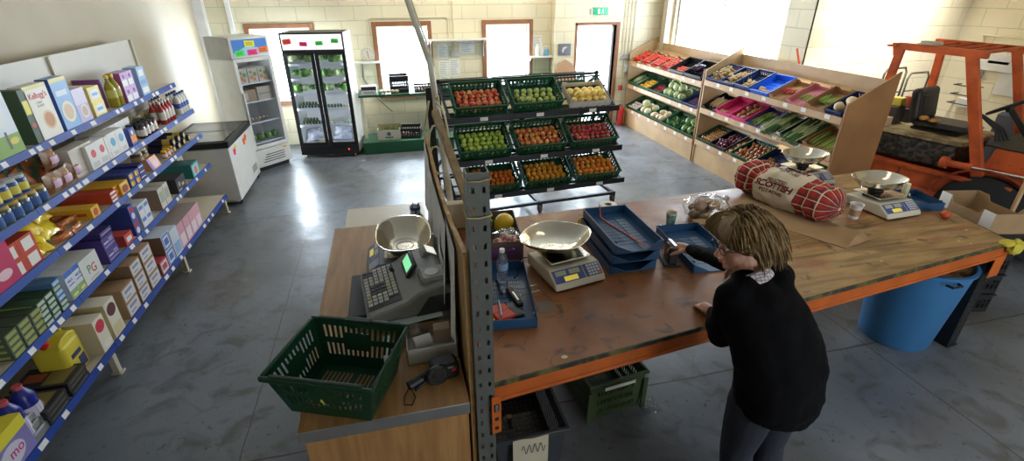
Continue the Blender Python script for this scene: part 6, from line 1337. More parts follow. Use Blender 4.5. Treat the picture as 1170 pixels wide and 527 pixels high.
# blue bin
t = thing('blue_bin', 'big blue plastic tub of onion skins under the right end of the bench', 'bin', (3.72, 2.36, 0)); M_bb = mat('blue_tub_plastic', (.04, .17, .38), .45)
MB().lathe([(0, .01), (.225, .0), (.235, .01), (.305, .68), (.320, .685), (.322, .705), (.300, .71), (.228, .02), (0, .02)], seg=48).build('body', M_bb, t, ang=40)
MB().push(T(-.1, -.30, .66)).tube([(-.05, .01, 0), (-.04, -.03, 0), (.04, -.03, 0), (.05, .01, 0)], .009, 8).build('handle', M_black, t)
m = MB(); rng = random.Random(3)
for k in range(60):
    a = rng.uniform(0, 6.28); q = .26*sqrt(rng.random()); m.push(T(q*cos(a), q*sin(a), .62+rng.uniform(0, .06)) @ Euler((rng.uniform(-1, 1), rng.uniform(-1, 1), a)).to_matrix().to_4x4()); m.cloth(lambda u, v: ((u-.5)*.09, (v-.5)*.06, .025*sin(u*3)*sin(v*3)), 3, 3); m.pop()
m.lathe([(0, .60), (.27, .60)], seg=24)
o = m.build('onion_skins', mat('onion_skin_waste', (.45, .20, .09), .7, col2=(.62, .45, .25), vscale=9), ang=60); o.location = (3.72, 2.36, 0); tag(o, 'heap of brown onion skins filling the blue tub', 'onion skins', kind='stuff')
film = MB().cloth(lambda u, v: (1.38+.13*u, 2.06+.12*v, .004+.035*abs(noise.noise(Vector((u*5, v*5, 7))))), 14, 12); tag(film.build('film_scrap', M_clear, ang=180), 'scrap of clear film on the floor right of the olive crate', 'scrap')
# cartons standing beyond the right end of the bench
t = thing('fruit_carton', 'brown open carton with white ends beyond the right end of the bench', 'carton', (4.62, 2.66, .762), radians(-102)); m = MB(); w, d, h = .50, .32, .17
m.box(-w/2, w/2, -d/2, d/2, 0, .005).prism([(-w/2, 0), (w/2, 0), (w/2, h), (w/2-.1, h), (w/2-.13, h-.05), (-w/2+.13, h-.05), (-w/2+.1, h), (-w/2, h)], -d/2, -d/2+.006, 'y').prism([(-w/2, 0), (w/2, 0), (w/2, h), (w/2-.1, h), (w/2-.13, h-.05), (-w/2+.13, h-.05), (-w/2+.1, h), (-w/2, h)], d/2-.006, d/2, 'y').box(-w/2, -w/2+.006, -d/2, d/2, 0, h).box(w/2-.006, w/2, -d/2, d/2, 0, h)
m.build('body', M_card, t, smooth=False)
for s_ in (-1, 1):
    m = MB(); c_ = s_*(w/2-.05); m.box(c_-.05, c_+.05, -d/2-.001, -d/2+.0065, .0, h+.001); m.box(c_-.015, c_+.015, -d/2+.0065, -d/2+.007, .11, .135, 1)
    m.build('white_end', [M_paper, cm((.08, .3, .08))], t, smooth=False)
for k in range(4): inst('blkcrate', lambda: tag(crate_mb(.50, .34, .182, 12).build('storage_crate', M_black, smooth=False), 'x', 'crate'), T(4.47, 2.72, .001+k*.190) @ RZ(radians(-102)), ('bottom', 'second', 'third', 'top')[k]+' black crate of the stack under the white-ended carton', 'black crates beyond the bench', 'crate')
q = PX(1157, 240, 4.93); tag(MB().beam((q.x, q.y, 0), (q.x, q.y, 1.45), .035, .02).build('wooden_lath', M_wood), 'pale upright wooden lath standing beyond the right end of the bench', 'lath')
# ------------------------------------------------------------------ orange forklift truck at the right
t = FK = thing('forklift_truck', 'old orange forklift truck with a black seat parked behind the workbench', 'forklift', (5.36, 4.50, 0), radians(-75))
M_fo = mat('worn_orange_paint', (.62, .115, .025), .5, .1, col2=(.42, .075, .02), vscale=5, bump=.1, bscale=25)
M_fod = mat('dirty_dark_orange', (.40, .07, .025), .6, var=.3, vscale=9); M_tyre = mat('black_tyre', (.018, .018, .018), .8, bump=.3, bscale=30)
W2 = .98
# chassis: side sills, counterweight, floor
m = MB(); m.box(-.70, 1.55, .02, W2-.02, .22, .52)
m.prism([(-.70, .52), (1.10, .52), (1.10, .70), (-.70, .70)], .03, .10, 'y').prism([(-.70, .52), (1.10, .52), (1.10, .70), (-.70, .70)], W2-.10, W2-.03, 'y')
m.beam((-.70, .03, .70), (.60, .03, .715), .08, .05).beam((.60, .03, .715), (1.40, .03, .73), .08, .05)
m.box(-.70, -.30, .05, W2-.05, .30, .88)
m.build('chassis', M_fo, t, bev=.012)
m = MB()
for x in (-.45, -.18, .12, .42): m.box(x, x+.02, .018, .03, .54, .68)
m.build('side_rib', M_fod, t, smooth=False)
m = MB(); m.rbox(-.62, .83, .10, W2-.10, .74, 1.02, .06, seg=4); m.build('battery_hood', mat('scuffed_black_paint', (.02, .02, .02), .55, col2=(.10, .09, .07), vscale=26, bump=.2), t, bev=.01)
m = MB(); m.rbox(-.60, .88, .08, W2-.08, 1.02, 1.05, .07, seg=4); m.build('hood_top', mat('dirty_cream_panel', (.62, .52, .27), .5, col2=(.20, .14, .07), vscale=5), t, bev=.008)
# seat
M_vin = mat('black_vinyl', (.02, .02, .022), .42, bump=.15, bscale=50)
s = MB().rbox(.24, .80, .28, .76, 1.08, 1.16, .08, seg=4).build('seat_cushion', M_vin, t, bev=.02)
b = MB().push(T(.27, .52, 1.13) @ RY(-.16)).rbox(-.05, .05, -.23, .23, 0, .36, .045, seg=4).pop().build('backrest', M_vin, t, bev=.03)
MB().push(T(.27, .52, 1.13) @ RY(-.16)).rbox(.045, .06, -.14, .14, .08, .28, .01).pop().build('backrest_pad', mat('worn_vinyl', (.035, .035, .037), .5), b)
MB().rbox(.26, .72, .32, .72, 1.05, 1.08, .02).build('seat_base', M_dark, t)
# overhead guard
def fpost(a, b_, lab=None, w=.075): return MB().beam(a, b_, w, .06, up=(0, 1, 0)).build('guard_post', M_fo, t, bev=.006)
GZ = 1.93
fpost((-.02, .05, .70), (.04, .06, GZ)); fpost((.14, W2-.05, .70), (.06, W2-.06, GZ)); 
MB().beam((1.12, .05, .72), (.66, .06, GZ), .095, .06, up=(0, 1, 0)).build('guard_post', M_fo, t, bev=.006); fpost((1.16, W2-.05, .74), (.71, W2-.06, GZ))
m = MB(); m.beam((.0, .06, GZ), (.80, .06, GZ-.02), .06, .07).beam((-.02, W2-.06, GZ), (.80, W2-.06, GZ-.02), .06, .07)
for k in range(6): m.beam((.06+k*.14, .06, GZ), (.06+k*.14, W2-.06, GZ), .025, .03)
m.prism([(-.05, GZ+.03), (.02, GZ+.03), (.04, GZ-.12), (-.01, GZ-.10)], .03, .06, 'y'); m.lathe([(.018, 0), (.05, 0), (.05, .02), (.018, .02)], (-.05, .045, GZ-.01), seg=14)
m.prism([(.02, GZ-.03), (.13, GZ-.03), (.06, GZ-.13)], W2-.08, W2-.05, 'y')
m.build('guard_roof', M_fo, t, bev=.005)
MB().rbox(.22, .40, .0, .08, GZ+.035, GZ+.07, .01).build('roof_pad', cm((.50, .42, .30)), t)
# front cowl, dash, steering
m = MB(); m.prism([(1.08, .52), (1.58, .52), (1.58, 1.08), (1.14, 1.08), (1.08, .80)], .08, W2-.02, 'y'); m.build('front_cowl', M_fo, t, bev=.01)
m = MB()
for x in range(4):
    for z in range(3): m.cyl((1.20+x*.09, .079, .78+z*.08), (1.20+x*.09, .074, .78+z*.08), .007, seg=8)
m.build('rivet', M_fod, t)
MB().rbox(1.04, 1.58, .06, W2-.06, 1.08, 1.11, .02).build('cowl_mat', mat('dark_rubber_mat', (.05, .045, .03), .7), t)
MB().cyl((1.02, .0, .86), (1.50, .0, .88), .018, seg=12, m=0).cyl((.82, .0, .85), (1.04, .0, .86), .035, seg=14, m=1).cyl((.78, .0, .85), (.84, .0, .85), .06, seg=14, m=1).build('tilt_cylinder', [M_steel, M_fo], t)
MB().beam((1.22, .62, 1.08), (.98, .55, 1.38), .07, .05).build('steering_column', M_dark, t, bev=.01)
m = MB(); M4 = T(.96, .545, 1.40) @ RY(-.62); m.push(M4); m.tube([(.17*cos(a), .17*sin(a), 0) for a in [2*pi*k/28 for k in range(29)]], .014, 8)
for k in range(3): a = 2*pi*k/3+.4; m.beam((0, 0, -.02), (.165*cos(a), .165*sin(a), 0), .03, .012)
m.cyl((0, 0, -.05), (0, 0, .015), .035, seg=14); m.cyl((.12, .12, .0), (.12, .12, .06), .018, seg=10); m.pop(); m.build('steering_wheel', M_black, t)
for k in range(4):
    MB().tube([(1.08+.02*k, .22+.05*k, 1.08), (1.04, .20+.05*k, 1.22), (.90-.02*k, .17+.045*k, 1.33)], .010, 8).ball((.88-.02*k, .165+.045*k, 1.34), .022).build('control_lever', M_black, t)
MB().tube([(1.30, .8, 1.04), (1.28, .8, 1.35), (1.24, .8, 1.44), (1.20, .8, 1.35)], .012, 8).build('grab_handle', M_fo, t)
# mast and forks at the front
m = MB()
for y in (.16, W2-.22): m.box(1.62, 1.72, y, y+.06, .06, 2.15).box(1.72, 1.78, y+.015, y+.045, .06, 2.1)
for z in (.3, 1.1, 2.08): m.box(1.63, 1.70, .2, W2-.2, z, z+.07)
m.build('mast', mat('grey_blue_steel', (.06, .07, .09), .5, .4), t, bev=.004)
m = MB(); m.box(1.79, 1.83, .1, W2-.1, .12, .18).box(1.79, 1.83, .1, W2-.1, .48, .54); m.build('carriage', M_dark, t, bev=.004)
for y in (.22, W2-.32): MB().box(1.83, 1.87, y, y+.10, .06, .56).prism([(1.87, .06), (2.9, .06), (2.9, .07), (1.87, .10)], y, y+.10, 'y').build('fork', M_dark, t, bev=.004)
MB().tube([(1.55, .5, 1.04), (1.52, .45, 1.4), (1.6, .5, 1.9)], .02, 8).build('hydraulic_hose', M_black, t)
# wheels and mudguard
def fwheel(x, y, r, w, lab=None):
    o = MB().push(T(x, y, r) @ RX(R90)).lathe([(r*.52, -w/2), (r*.88, -w/2), (r, -w*.36), (r, w*.36), (r*.88, w/2), (r*.52, w/2)], seg=36).pop().build('wheel', M_tyre, t, ang=40)
    MB().push(T(x, y, r) @ RX(R90)).lathe([(0, w*.30), (r*.15, w*.34), (r*.2, w*.26), (r*.4, w*.2), (r*.5, w*.42), (r*.53, w*.5), (r*.53, -w*.5), (r*.4, -w*.2), (0, -w*.3)], seg=28).pop().build('rim', mat('dull_orange_rim', (.10, .045, .025), .6), o)
fwheel(1.22, .10, .40, .24); fwheel(1.22, W2-.10, .40, .24); fwheel(-.38, .13, .27, .18); fwheel(-.38, W2-.13, .27, .18)
m = MB(); pts = [(1.22+.47*cos(a), .40+.47*sin(a)) for a in [pi*.12+pi*.80*k/14 for k in range(15)]]
for a, b_ in zip(pts, pts[1:]): m.beam((a[0], .10, a[1]), (b_[0], .10, b_[1]), .26, .018)
m.build('mudguard', M_fod, t)
# clutter on the truck and behind the seat
inst('gl', lambda: tag(MB().ball((0, 0, .02), .05, 0, 12, 8, (1.3, .8, .5), .3, 2, 4).build('work_glove', mat('tan_leather', (.62, .34, .08), .7)), 'x', 'glove'), T(*(FK.matrix_basis @ Vector((-.02, .36, 1.205)))) @ RZ(.3), 'tan work glove on the forklift seat, against the backrest', cat='glove')
fkM = T(5.36, 4.50, 0) @ RZ(radians(-75))
def onfk(x, y, z, a=0.): return fkM @ T(x, y, z) @ RZ(a)
_pr['gl'].location = onfk(.36, .34, 1.165).to_translation()
o = MB(); 
for k in range(4): o.tube([(0, -.03+.018*k, .012), (.06, -.035+.022*k, .014), (.09, -.04+.024*k, .01)], [.010, .009, .006], 8)
o.ball((-.02, 0, .014), .042, 0, 12, 8, (1.2, .9, .35)); o.tube([(-.02, .035, .012), (.02, .06, .012)], [.011, .008], 8)
o = o.build('work_glove', mat('tan_leather', (.62, .34, .08), .7), ang=80); put(o, onfk(.46, .33, 1.163).to_translation(), .4); tag(o, 'yellow work glove lying flat on the forklift seat', 'glove')
for k, (x, y, z, w, d, h, c, lb) in enumerate(((.02, .20, 1.052, .16, .12, .10, (.55, .40, .26), 'small beige box on the cream hood of the forklift'), (.02, .42, 1.052, .12, .20, .20, (.06, .05, .05), 'black case behind the forklift seat'), (.04, .64, 1.052, .14, .16, .16, (.10, .09, .10), 'dark crate behind the forklift seat'),
        (.02, .44, 1.254, .10, .12, .09, (.72, .64, .10), 'yellow tub on top of the black case'), (.04, .64, 1.214, .08, .10, .13, (.50, .10, .08), 'red carton on the dark crate behind the seat'), (-.66, .26, 1.178, .05, .05, .0, Wt, ''))):
    if not lb: continue
    M = onfk(x, y, z); o = MB().rbox(-w/2, w/2, -d/2, d/2, 0, h, .008).build('box' if 'box' in lb else 'tub' if 'tub' in lb else 'case' if 'case' in lb else 'crate' if 'crate' in lb else 'carton', cm(c)); put(o, M.to_translation(), radians(-75)); tag(o, lb, 'box')
o = MB().ball((0, 0, .05), .055, 0, 14, 9, (1, 1, .9), .1).build('ball_of_cord', cm((.45, .12, .04))); put(o, onfk(-.12, .18, 1.052).to_translation()); tag(o, 'rust-red ball of cord at the rear of the forklift hood', 'cord')
# chrome chair frames beyond the forklift
M_chrome = mat('dull_chrome', (.35, .37, .38), .25, 1.)
for k, (x, y, lb) in enumerate(((6.15, 5.1, 'chrome tube chair frame behind the forklift seat, left one'), (6.62, 5.15, 'chrome tube chair frame behind the forklift seat, right one'))):
    t = thing('chair_frame', lb, 'chair', (x+.25, y+.15, 0), .1); 
    MB().tube([(-.2, 0, 0), (-.2, 0, 1.50-.08*k), (-.16, 0, 1.56-.08*k), (.16, 0, 1.56-.08*k), (.2, 0, 1.50-.08*k), (.2, 0, 0)], .014, 8).build('back_frame', M_chrome, t)
    MB().tube([(-.2, -.35, 0), (-.2, -.35, .75), (-.2, 0, .75)], .014, 8).tube([(.2, -.35, 0), (.2, -.35, .75), (.2, 0, .75)], .014, 8).tube([(-.2, 0, 1.25), (.2, 0, 1.25)], .010, 8).build('leg_frame', M_chrome, t); MB().rbox(-.2, .2, -.37, .0, .76, .80, .03).build('seat', M_black, t)
# wall fittings at the far right
M_wbox = mat('white_electric_box', (.62, .62, .60), .45)
def wbox(lab, px, py, w, h, d=.06, x=7.75, name='electric_box', c=None):
    p = PX(px, py, x); o = MB().rbox(-d, 0, -w/2, w/2, -h/2, h/2, .008).build(name, c or M_wbox); put(o, (x, p.y, p.z)); tag(o, lab, 'electric box'); return o
wbox('white electric box on the far right wall above the long one', 1146, 68, .26, .12); wbox('long white trunking box on the far right wall', 1146, 76, .62, .13)
wbox('grey-white panel sheet on the far right wall behind the forklift post', 1158, 92, .34, .40, .02, name='panel'); wbox('small white socket on the far right wall', 1118, 86, .10, .12)
wbox('second small socket lower on the far right wall', 1106, 118, .22, .12)
a = PX(1124, 40, 7.73); b_ = PX(1170, 44, 7.73); c_ = PX(1122, 60, 7.73)
tag(MB().tube([c_, a, b_, (b_.x, b_.y-1, b_.z)], .012, 8).build('conduit_pipe', M_pipe), 'conduit running along the far right wall to a bracket', 'pipe')
m = MB(); p = PX(1100, 98, 7.6); 
for dz in (0, -.12, -.24): m.tube([(7.74, p.y+.12, p.z+dz), (7.6, p.y+.12, p.z+dz), (7.6, p.y-.16, p.z+dz), (7.74, p.y-.16, p.z+dz)], .008, 6)
tag(m.build('wire_rack', M_dark), 'thin wire rack on the right wall between the forklift posts', 'rack')
tag(MB().rbox(7.1, 7.6, 3.4, 4.4, 0, 1.15, .05).rbox(7.0, 7.6, 3.2, 3.5, .8, 1.35, .05).build('machine_cover', mat('dark_blue_grey_cover', (.06, .07, .10), .6, bump=.2)), 'dark blue-grey covered machine by the far right wall', 'machine')
# red tool and white box on the sill behind the near display
t = thing('tool_box', 'white and red box lying on top behind the near display, by the cable', 'box', (5.35, 5.72-.16, 1.45), .2)
MB().rbox(-.16, .14, -.06, .06, 0, .12, .01).build('body', cm((.62, .66, .75)), t); MB().rbox(.14, .20, -.06, .06, 0, .10, .01).build('red_end', cm((.6, .05, .06)), t)
tag(MB().box(5.16, 5.9, 5.40, 5.62, 1.41, 1.449).build('ledge_board', M_plypale), 'pale ledge board fixed to the wall behind the near display', 'board')
tag(MB().cyl((5.19, 5.50, 1.45), (5.13, 5.62, 1.80), .012, seg=8).build('broom_handle', cm((.62, .08, .03))), 'thin red handle standing behind the near display', 'handle')
tag(MB().tube([(5.235, 5.58, CEIL), (5.235, 5.58, 1.62), (5.21, 5.56, 1.52), (5.22, 5.54, 1.46)], .011, 8).build('cable', M_black), 'black cable running down the corner beside the big window', 'cable')
# ------------------------------------------------------------------ fridge contents
WFM = T(-1.848, 7.966, 0) @ RZ(radians(46)); BFM = T(-1.06, 8.29, 0) @ RZ(radians(-6.8))
def bx(name, lab, M, w, d, h, c, art=None, cat='box', group=None):
    k, f = carton(w, d, h, c, art or [], name); return inst(k, f, M, lab, group, cat)
for i in range(3): bx('salad_carton', 'white and orange salad carton in the white fridge, %s' % ('left', 'middle', 'right')[i], WFM @ T(-.24+i*.16, .07, 1.285), .15, .30, .20, [(.55, .50, .42), (.60, .22, .08), (.2, .3, .08)], [('d', .3, .4, .2, 1), ('d', .7, .6, .2, 2), ('d', .6, .25, .15, 1), ('d', .3, .75, .15, 2)], 'carton')
bx('egg_box', 'brown carton on the second shelf of the white fridge', WFM @ T(-.24, .07, 1.025), .22, .3, .17, [(.35, .25, .16), (.55, .5, .42)], [('p', .1, .4, .2, .8, 1)], 'carton')
bx('egg_box', 'pale carton on the second shelf of the white fridge', WFM @ T(.0, .07, 1.025), .25, .3, .19, [(.48, .42, .34), (.3, .25, .2)], [('p', .1, .9, .45, .55, 1)], 'carton')
for i in range(6): inst('mush', m_mush, WFM @ T(-.15+.06*i, .2, .75), 'mushroom on the third shelf of the white fridge', 'mushrooms in the white fridge', 'mushroom')
for i in range(5): inst('cabbage', PROD['cabbage'][0], WFM @ T(-.18+.12*(i % 4), .14+.12*(i//4), .49), 'green cabbage at the bottom of the white fridge', 'cabbages in the white fridge', 'cabbage', scale=.75)
rng = random.Random(21)
for s_, z in enumerate((1.48, 1.26, 1.04)):
    for i in range(7):
        key = ('lettuce', 'broccoli', 'cabbage')[(i+s_) % 3]; x_ = -.36+i*.12+(.0 if i < 3 else .0)
        o = inst(key, PROD[key][0], BFM @ T(x_, .15+rng.uniform(-.02, .04), z+.065) @ RZ(rng.uniform(0, 6)), 'leafy %s on the %s shelf of the black display fridge' % ({'lettuce': 'lettuce', 'broccoli': 'broccoli', 'cabbage': 'cabbage'}[key], ('top', 'second', 'third')[s_]), 'leafy greens on the %s fridge shelf' % ('top', 'second', 'third')[s_], scale=1.0)
def fcour(z, x0, n, key, lab):
    for i in range(n): inst(key, PROD[key][0], BFM @ T(x0+.048*i, .17, z+.03+(.0)) @ RZ(R90+.25) , lab, lab[:50], scale=.95)
fcour(.785, -.39, 7, 'courgette', 'dark green courgette on the left of the fourth fridge shelf'); fcour(.785+.045, -.37, 6, 'courgette', 'dark green courgette on the left of the fourth fridge shelf')
fcour(.785, .06, 5, 'courgette', 'dark courgette on the right of the fourth fridge shelf'); fcour(.785, .30, 2, 'parsnip', 'pale parsnip at the right of the fourth fridge shelf')
fcour(.525, -.37, 7, 'courgette', 'dark courgette on the left of the fifth fridge shelf'); fcour(.525+.045, -.35, 5, 'courgette', 'dark courgette on the left of the fifth fridge shelf')
fcour(.525, .08, 2, 'parsnip', 'pale parsnip on the fifth fridge shelf'); fcour(.525, .28, 3, 'cucumber', 'green cucumber on the fifth fridge shelf')
film = m_bag('film_parcel', (.68, .70, .74), (.35, .38, .50), .30, .26, .14, cat='parcel')
for i, (x_, z, a) in enumerate(((-.27, .225, -.5), (.17, .225, .1), (.20, .34, -.5))): inst('filmp', film, BFM @ T(x_, .22, z+.02) @ RY(a*.4) @ RX(-.9), ('white film parcel at the bottom left of the black fridge', 'white film parcel at the bottom right of the black fridge', 'white film parcel stacked on another in the black fridge')[i], cat='parcel')
bx('flat_parcel', 'beige flat parcel at the bottom of the black fridge', BFM @ T(-.18, .1, .225), .15, .25, .06, [(.6, .55, .42)], None, 'parcel')
# ------------------------------------------------------------------ clock, papers, sign
t = thing('wall_clock', 'round white wall clock above the small shelf by the black fridge', 'clock', (-.31, YB-.003, 1.50)); MB().push(RX(R90)).lathe([(0, 0), (.115, 0), (.12, .01), (.12, .028), (.108, .032), (.108, .022), (0, .022)], seg=36).build('case', mat('cream_clock_case', (.66, .62, .50), .4), t)
m = MB()
for k in range(12): a = 2*pi*k/12; m.push(T(.088*sin(a), -.0225, .088*cos(a))).box(-.004, .004, -.001, 0, -.007, .007).pop()
m.box(-.018, .018, -.0012, 0, .035, .045) if False else None
m.build('hour_marks', M_ink, t, smooth=False)
for a, L_ in ((2.95, .075), (-.15, .05)): MB().push(T(0, -.024, 0) @ RY(a)).box(-.004, .004, -.001, 0, -.01, L_).build('hand', M_ink, t, smooth=False)
def paper(lab, x, z, w, h, lines=7, c=None, y=YB-.0032):
    t = thing('notice_paper', lab, 'paper', (x, y, z)); m = MB().box(-w/2, w/2, 0, .002, -h/2, h/2, 0); rng = random.Random(int(x*100+z*10))
    for k in range(lines): zz = h/2-h*(k+1)/(lines+1); m.panel(-w*.4, w*rng.uniform(.1, .4), zz-.004, zz+.004, -.0004, 1)
    m.build('sheet', [c or M_paper, mat('grey_print', (.35, .35, .38), .8)], t, smooth=False)
paper('tall white notice sheet beside the second window frame', .98, 1.50, .18, .24); paper('white notice sheet hanging below the tall one by the second window', .98, 1.22, .18, .24); paper('lowest white notice sheet by the second window frame', .99, .98, .18, .20)
paper('wide printed notice under the long white shelf', 1.42, 1.56, .27, .20, 5); paper('white notice sheet below the switch box', 1.18, 1.22, .20, .30, 9); paper('small white notice right of the third window', 2.72, 1.62, .18, .22, 6)
tag(MB().rbox(1.11, 1.27, YB-.03, YB, 1.42, 1.50, .006).build('switch_box', M_wbox), 'small white switch box between the second and third windows', 'switch')
tag(MB().tube([(1.10, YB-.015, 1.75), (1.10, YB-.015, 2.02), (1.06, YB-.015, 2.06), (.3, YB-.015, 2.06), (-.2, YB-.015, 2.06), (-.26, YB-.015, 2.03), (-.27, YB-.015, 1.64)], .009, 8).build('conduit_pipe', M_pipe), 'thin conduit arching over the second window to the clock', 'pipe')
tag(MB().cyl((1.19, YB-.015, 1.5), (1.19, YB-.015, CEIL), .009, seg=8).build('conduit_pipe', M_pipe), 'vertical conduit above the small white switch box', 'pipe')
tag(MB().tube([(-.42, YB-.012, 1.35), (-.44, YB-.012, 1.1), (-.30, YB-.012, .84), (-.2, YB-.02, .70), (.0, YB-.05, .5)], .006, 6).build('cable', M_black), 'black cable hanging from the small shelf behind the green bench', 'cable')
t = thing('exit_sign', 'small green exit sign with a running figure above the exit door', 'sign', (3.93, YB-.002, 2.12)); MB().rbox(-.145, .145, -.03, 0, -.06, .06, .005).build('body', mat('green_sign', (.02, .36, .18), .4, emit=(.03, .5, .25), es=.35), t)
m = MB(); y = -.0312
m.add([(-.06, y, -.04), (-.02, y, -.04), (-.02, y, .04), (-.06, y, .04)], [(0, 1, 2, 3)]); m.add([(.04+.010*cos(a), y, .035+.010*sin(a)) for a in [2*pi*k/12 for k in range(12)]], [tuple(range(12))])
m.add([(.02, y, .02), (.05, y, .022), (.045, y, -.008), (.025, y, -.008)], [(0, 3, 2, 1)]); m.add([(.03, y, -.005), (.042, y, -.005), (.065, y, -.04), (.055, y, -.042)], [(0, 3, 2, 1)]); m.add([(.025, y, -.005), (.036, y, -.005), (.015, y, -.045), (.005, y, -.042)], [(0, 3, 2, 1)])
m.build('pictogram', mat('sign_white', (.8, .85, .8), .5, emit=(.8, .9, .8), es=.4), t, smooth=False)
tag(MB().rbox(3.78-.04, 3.79, YB-.02, YB, 2.06, 2.16, .004).build('sensor_box', M_wbox), 'small white box beside the exit sign', 'box')
t = thing('wall_panel', 'dark square panel with a pale symbol on the pillar left of the exit', 'panel', (3.17, 8.998, 1.50)); MB().rbox(-.12, .12, -.02, 0, -.10, .10, .01).build('body', cm((.16, .17, .20)), t); MB().push(T(-.01, -.022, 0)).add([(-.04, 0, -.05), (-.01, 0, -.05), (.0, 0, .0), (.05, 0, .03), (.05, 0, .05), (-.02, 0, .04), (-.04, 0, .0)], [tuple(range(7))]).build('symbol', M_wbox, t, smooth=False)
tag(MB().prism([(2.99, .95), (3.40, .95), (3.40, 1.12), (3.30, 1.26), (3.18, 1.33), (3.06, 1.26), (2.99, 1.12)], 8.93, 8.955, 'y').build('wooden_board', mat('tan_board', (.50, .30, .18), .6)), 'tan board with an arched top leaning against the pillar left of the exit', 'board')
tag(MB().box(2.96, 3.44, 8.62, 8.99, .0, .95).build('storage_cupboard', M_plypale, bev=.004), 'pale cupboard below the pillar, hidden behind the fruit stand', 'cupboard')
tag(MB().box(4.42, 4.46, YB-.03, YB, 1.25, 1.31).box(4.46, 4.68, YB-.03, YB, 1.27, 1.34).build('conduit_clip', mat('grey_clip', (.35, .36, .38), .5)), 'row of grey conduit clips right of the exit door', 'clip')
tag(MB().rbox(4.50, 4.62, YB-.05, YB, 1.02, 1.18, .006).build('socket_box', M_wbox), 'white socket box below the conduits right of the exit', 'socket')
t = thing('call_point', 'small red fire call point low beside the exit door', 'alarm', (4.46, YB, .72)); MB().rbox(-.04, .04, -.04, 0, -.045, .045, .005).build('body', cm((.55, .06, .04)), t)
t = thing('fire_extinguisher', 'red fire extinguisher with a black hose by the far wooden display', 'extinguisher', (4.46, 9.10, 0)); MB().lathe([(0, 0), (.055, 0), (.06, .01), (.06, .30), (.045, .35), (.02, .37), (.02, .40), (0, .40)], seg=20).build('body', cm((.6, .03, .03)), t); MB().tube([(0, 0, .40), (-.04, 0, .42), (-.08, 0, .36), (-.08, 0, .15), (-.065, 0, .08)], .010, 8).build('hose', M_black, t)
# shelf items
for x, lab, h, c in ((2.70, 'white spray bottle on the small shelf right of the third window', .20, (.75, .75, .74)), (2.78, 'second white bottle on the small shelf right of the third window', .22, (.72, .74, .74)), (2.88, 'blue bottle on the small shelf right of the third window', .17, (.15, .45, .75))):
    inst(lab, m_bottle('cleaning_bottle', mat('bottle_%d' % int(x*100), c, .35), cm(Wt), cm(c), h, .035), T(x, YB-.11, 1.383), lab, None, 'bottle')
def kcrate(col, w=.36, d=.26, h=.16): return lambda: tag(crate_mb(w, d, h, 8).build('storage_crate', col, smooth=False), 'x', 'crate')
inst('kb', kcrate(M_black, .30, .28, .27), T(.16, 8.62, .936) @ RZ(.05), 'black slotted crate standing on the green window bench', None, 'crate')
inst('kb2', kcrate(M_black, .34, .30, .17), T(.25, 8.42, .202) @ RZ(-.15) , 'dark crate on the green plinth under the window', None, 'crate')
inst('kb3', kcrate(M_green, .46, .3, .12), T(2.74, 8.80, .60+.36), 'green crate on the shelf below the third window', None, 'crate')
tag(MB().box(2.45, 2.97, 8.75, 9.24, .90, .955).box(2.47, 2.52, 8.8, 8.85, 0, .90).box(2.88, 2.93, 8.8, 8.85, 0, .9).build('side_table', M_gpaint, bev=.002), 'small dark green table below the third window', 'table')
t = thing('vegetable_box', 'white printed cardboard box of leafy stalks on the green plinth', 'box', (-.10, 8.40, .202), -.06); m = MB(); w, d, h = .38, .26, .17
m.box(-w/2, w/2, 0, d, 0, .004).box(-w/2, w/2, 0, .004, 0, h).box(-w/2, w/2, d-.004, d, 0, h+.04, 1).box(-w/2, -w/2+.004, 0, d, 0, h).box(w/2-.004, w/2, 0, d, 0, h); m.disc((0, h*.6), .035, -.001, 2).panel(-.07, .07, .03, .055, -.001, 2); m.build('body', [mat('white_print_card', (.62, .58, .50), .7), M_card, cm((.08, .16, .12))], t, smooth=False)
m = MB(); rng = random.Random(5)
for k in range(22): x_ = rng.uniform(-.15, .15); y_ = rng.uniform(.05, .2); m.tube([(x_, y_, .08), (x_+rng.uniform(-.04, .04), y_, .17), (x_+rng.uniform(-.1, .1), y_-.03, .17+rng.uniform(.02, .07))], [.010, .008, .003], 6)
m.build('leafy_stalks', M_leaf, t)
for k in range(6): inst('potbrown', m_ball('potato', 'darkbrown', (.22, .12, .07), .035, (1.2, 1, .9), .1), T(.14+.07*(k % 4), 8.5+.08*(k//4), .25), 'brown potato in the dark crate on the green plinth', 'potatoes in the dark crate', 'potato')
bx('open_box', 'black and white box on the bench beside the black fridge', T(-.46, 8.55, .936), .24, .2, .13, [(.62, .62, .62), (.03, .03, .04), (.3, .3, .3)], [('p', 0, 1, .55, 1, 1), ('p', .15, .85, .15, .35, 2)])
for k in range(5): inst('eg', m_ball('bread_roll', 'tan', (.55, .42, .28), .035, (1.2, 1, .8), .06), T(-.16+.065*k, 8.6, .966), 'tan bread roll in a row on the window bench', 'bread rolls on the bench', 'bread roll')
inst('blk', lambda: tag(crate_mb(.30, .24, .10, 6).build('produce_tray', M_black, smooth=False), 'x', 'tray'), T(.55, 8.6, .936), 'low black tray right of the black crate on the bench', None, 'tray')
for k in range(6): inst('onions', PROD['onions'][0], T(.45+.06*(k % 4), 8.68+.07*(k//4), .97), 'small onion in the low black tray on the bench', 'onions on the bench', 'onion')
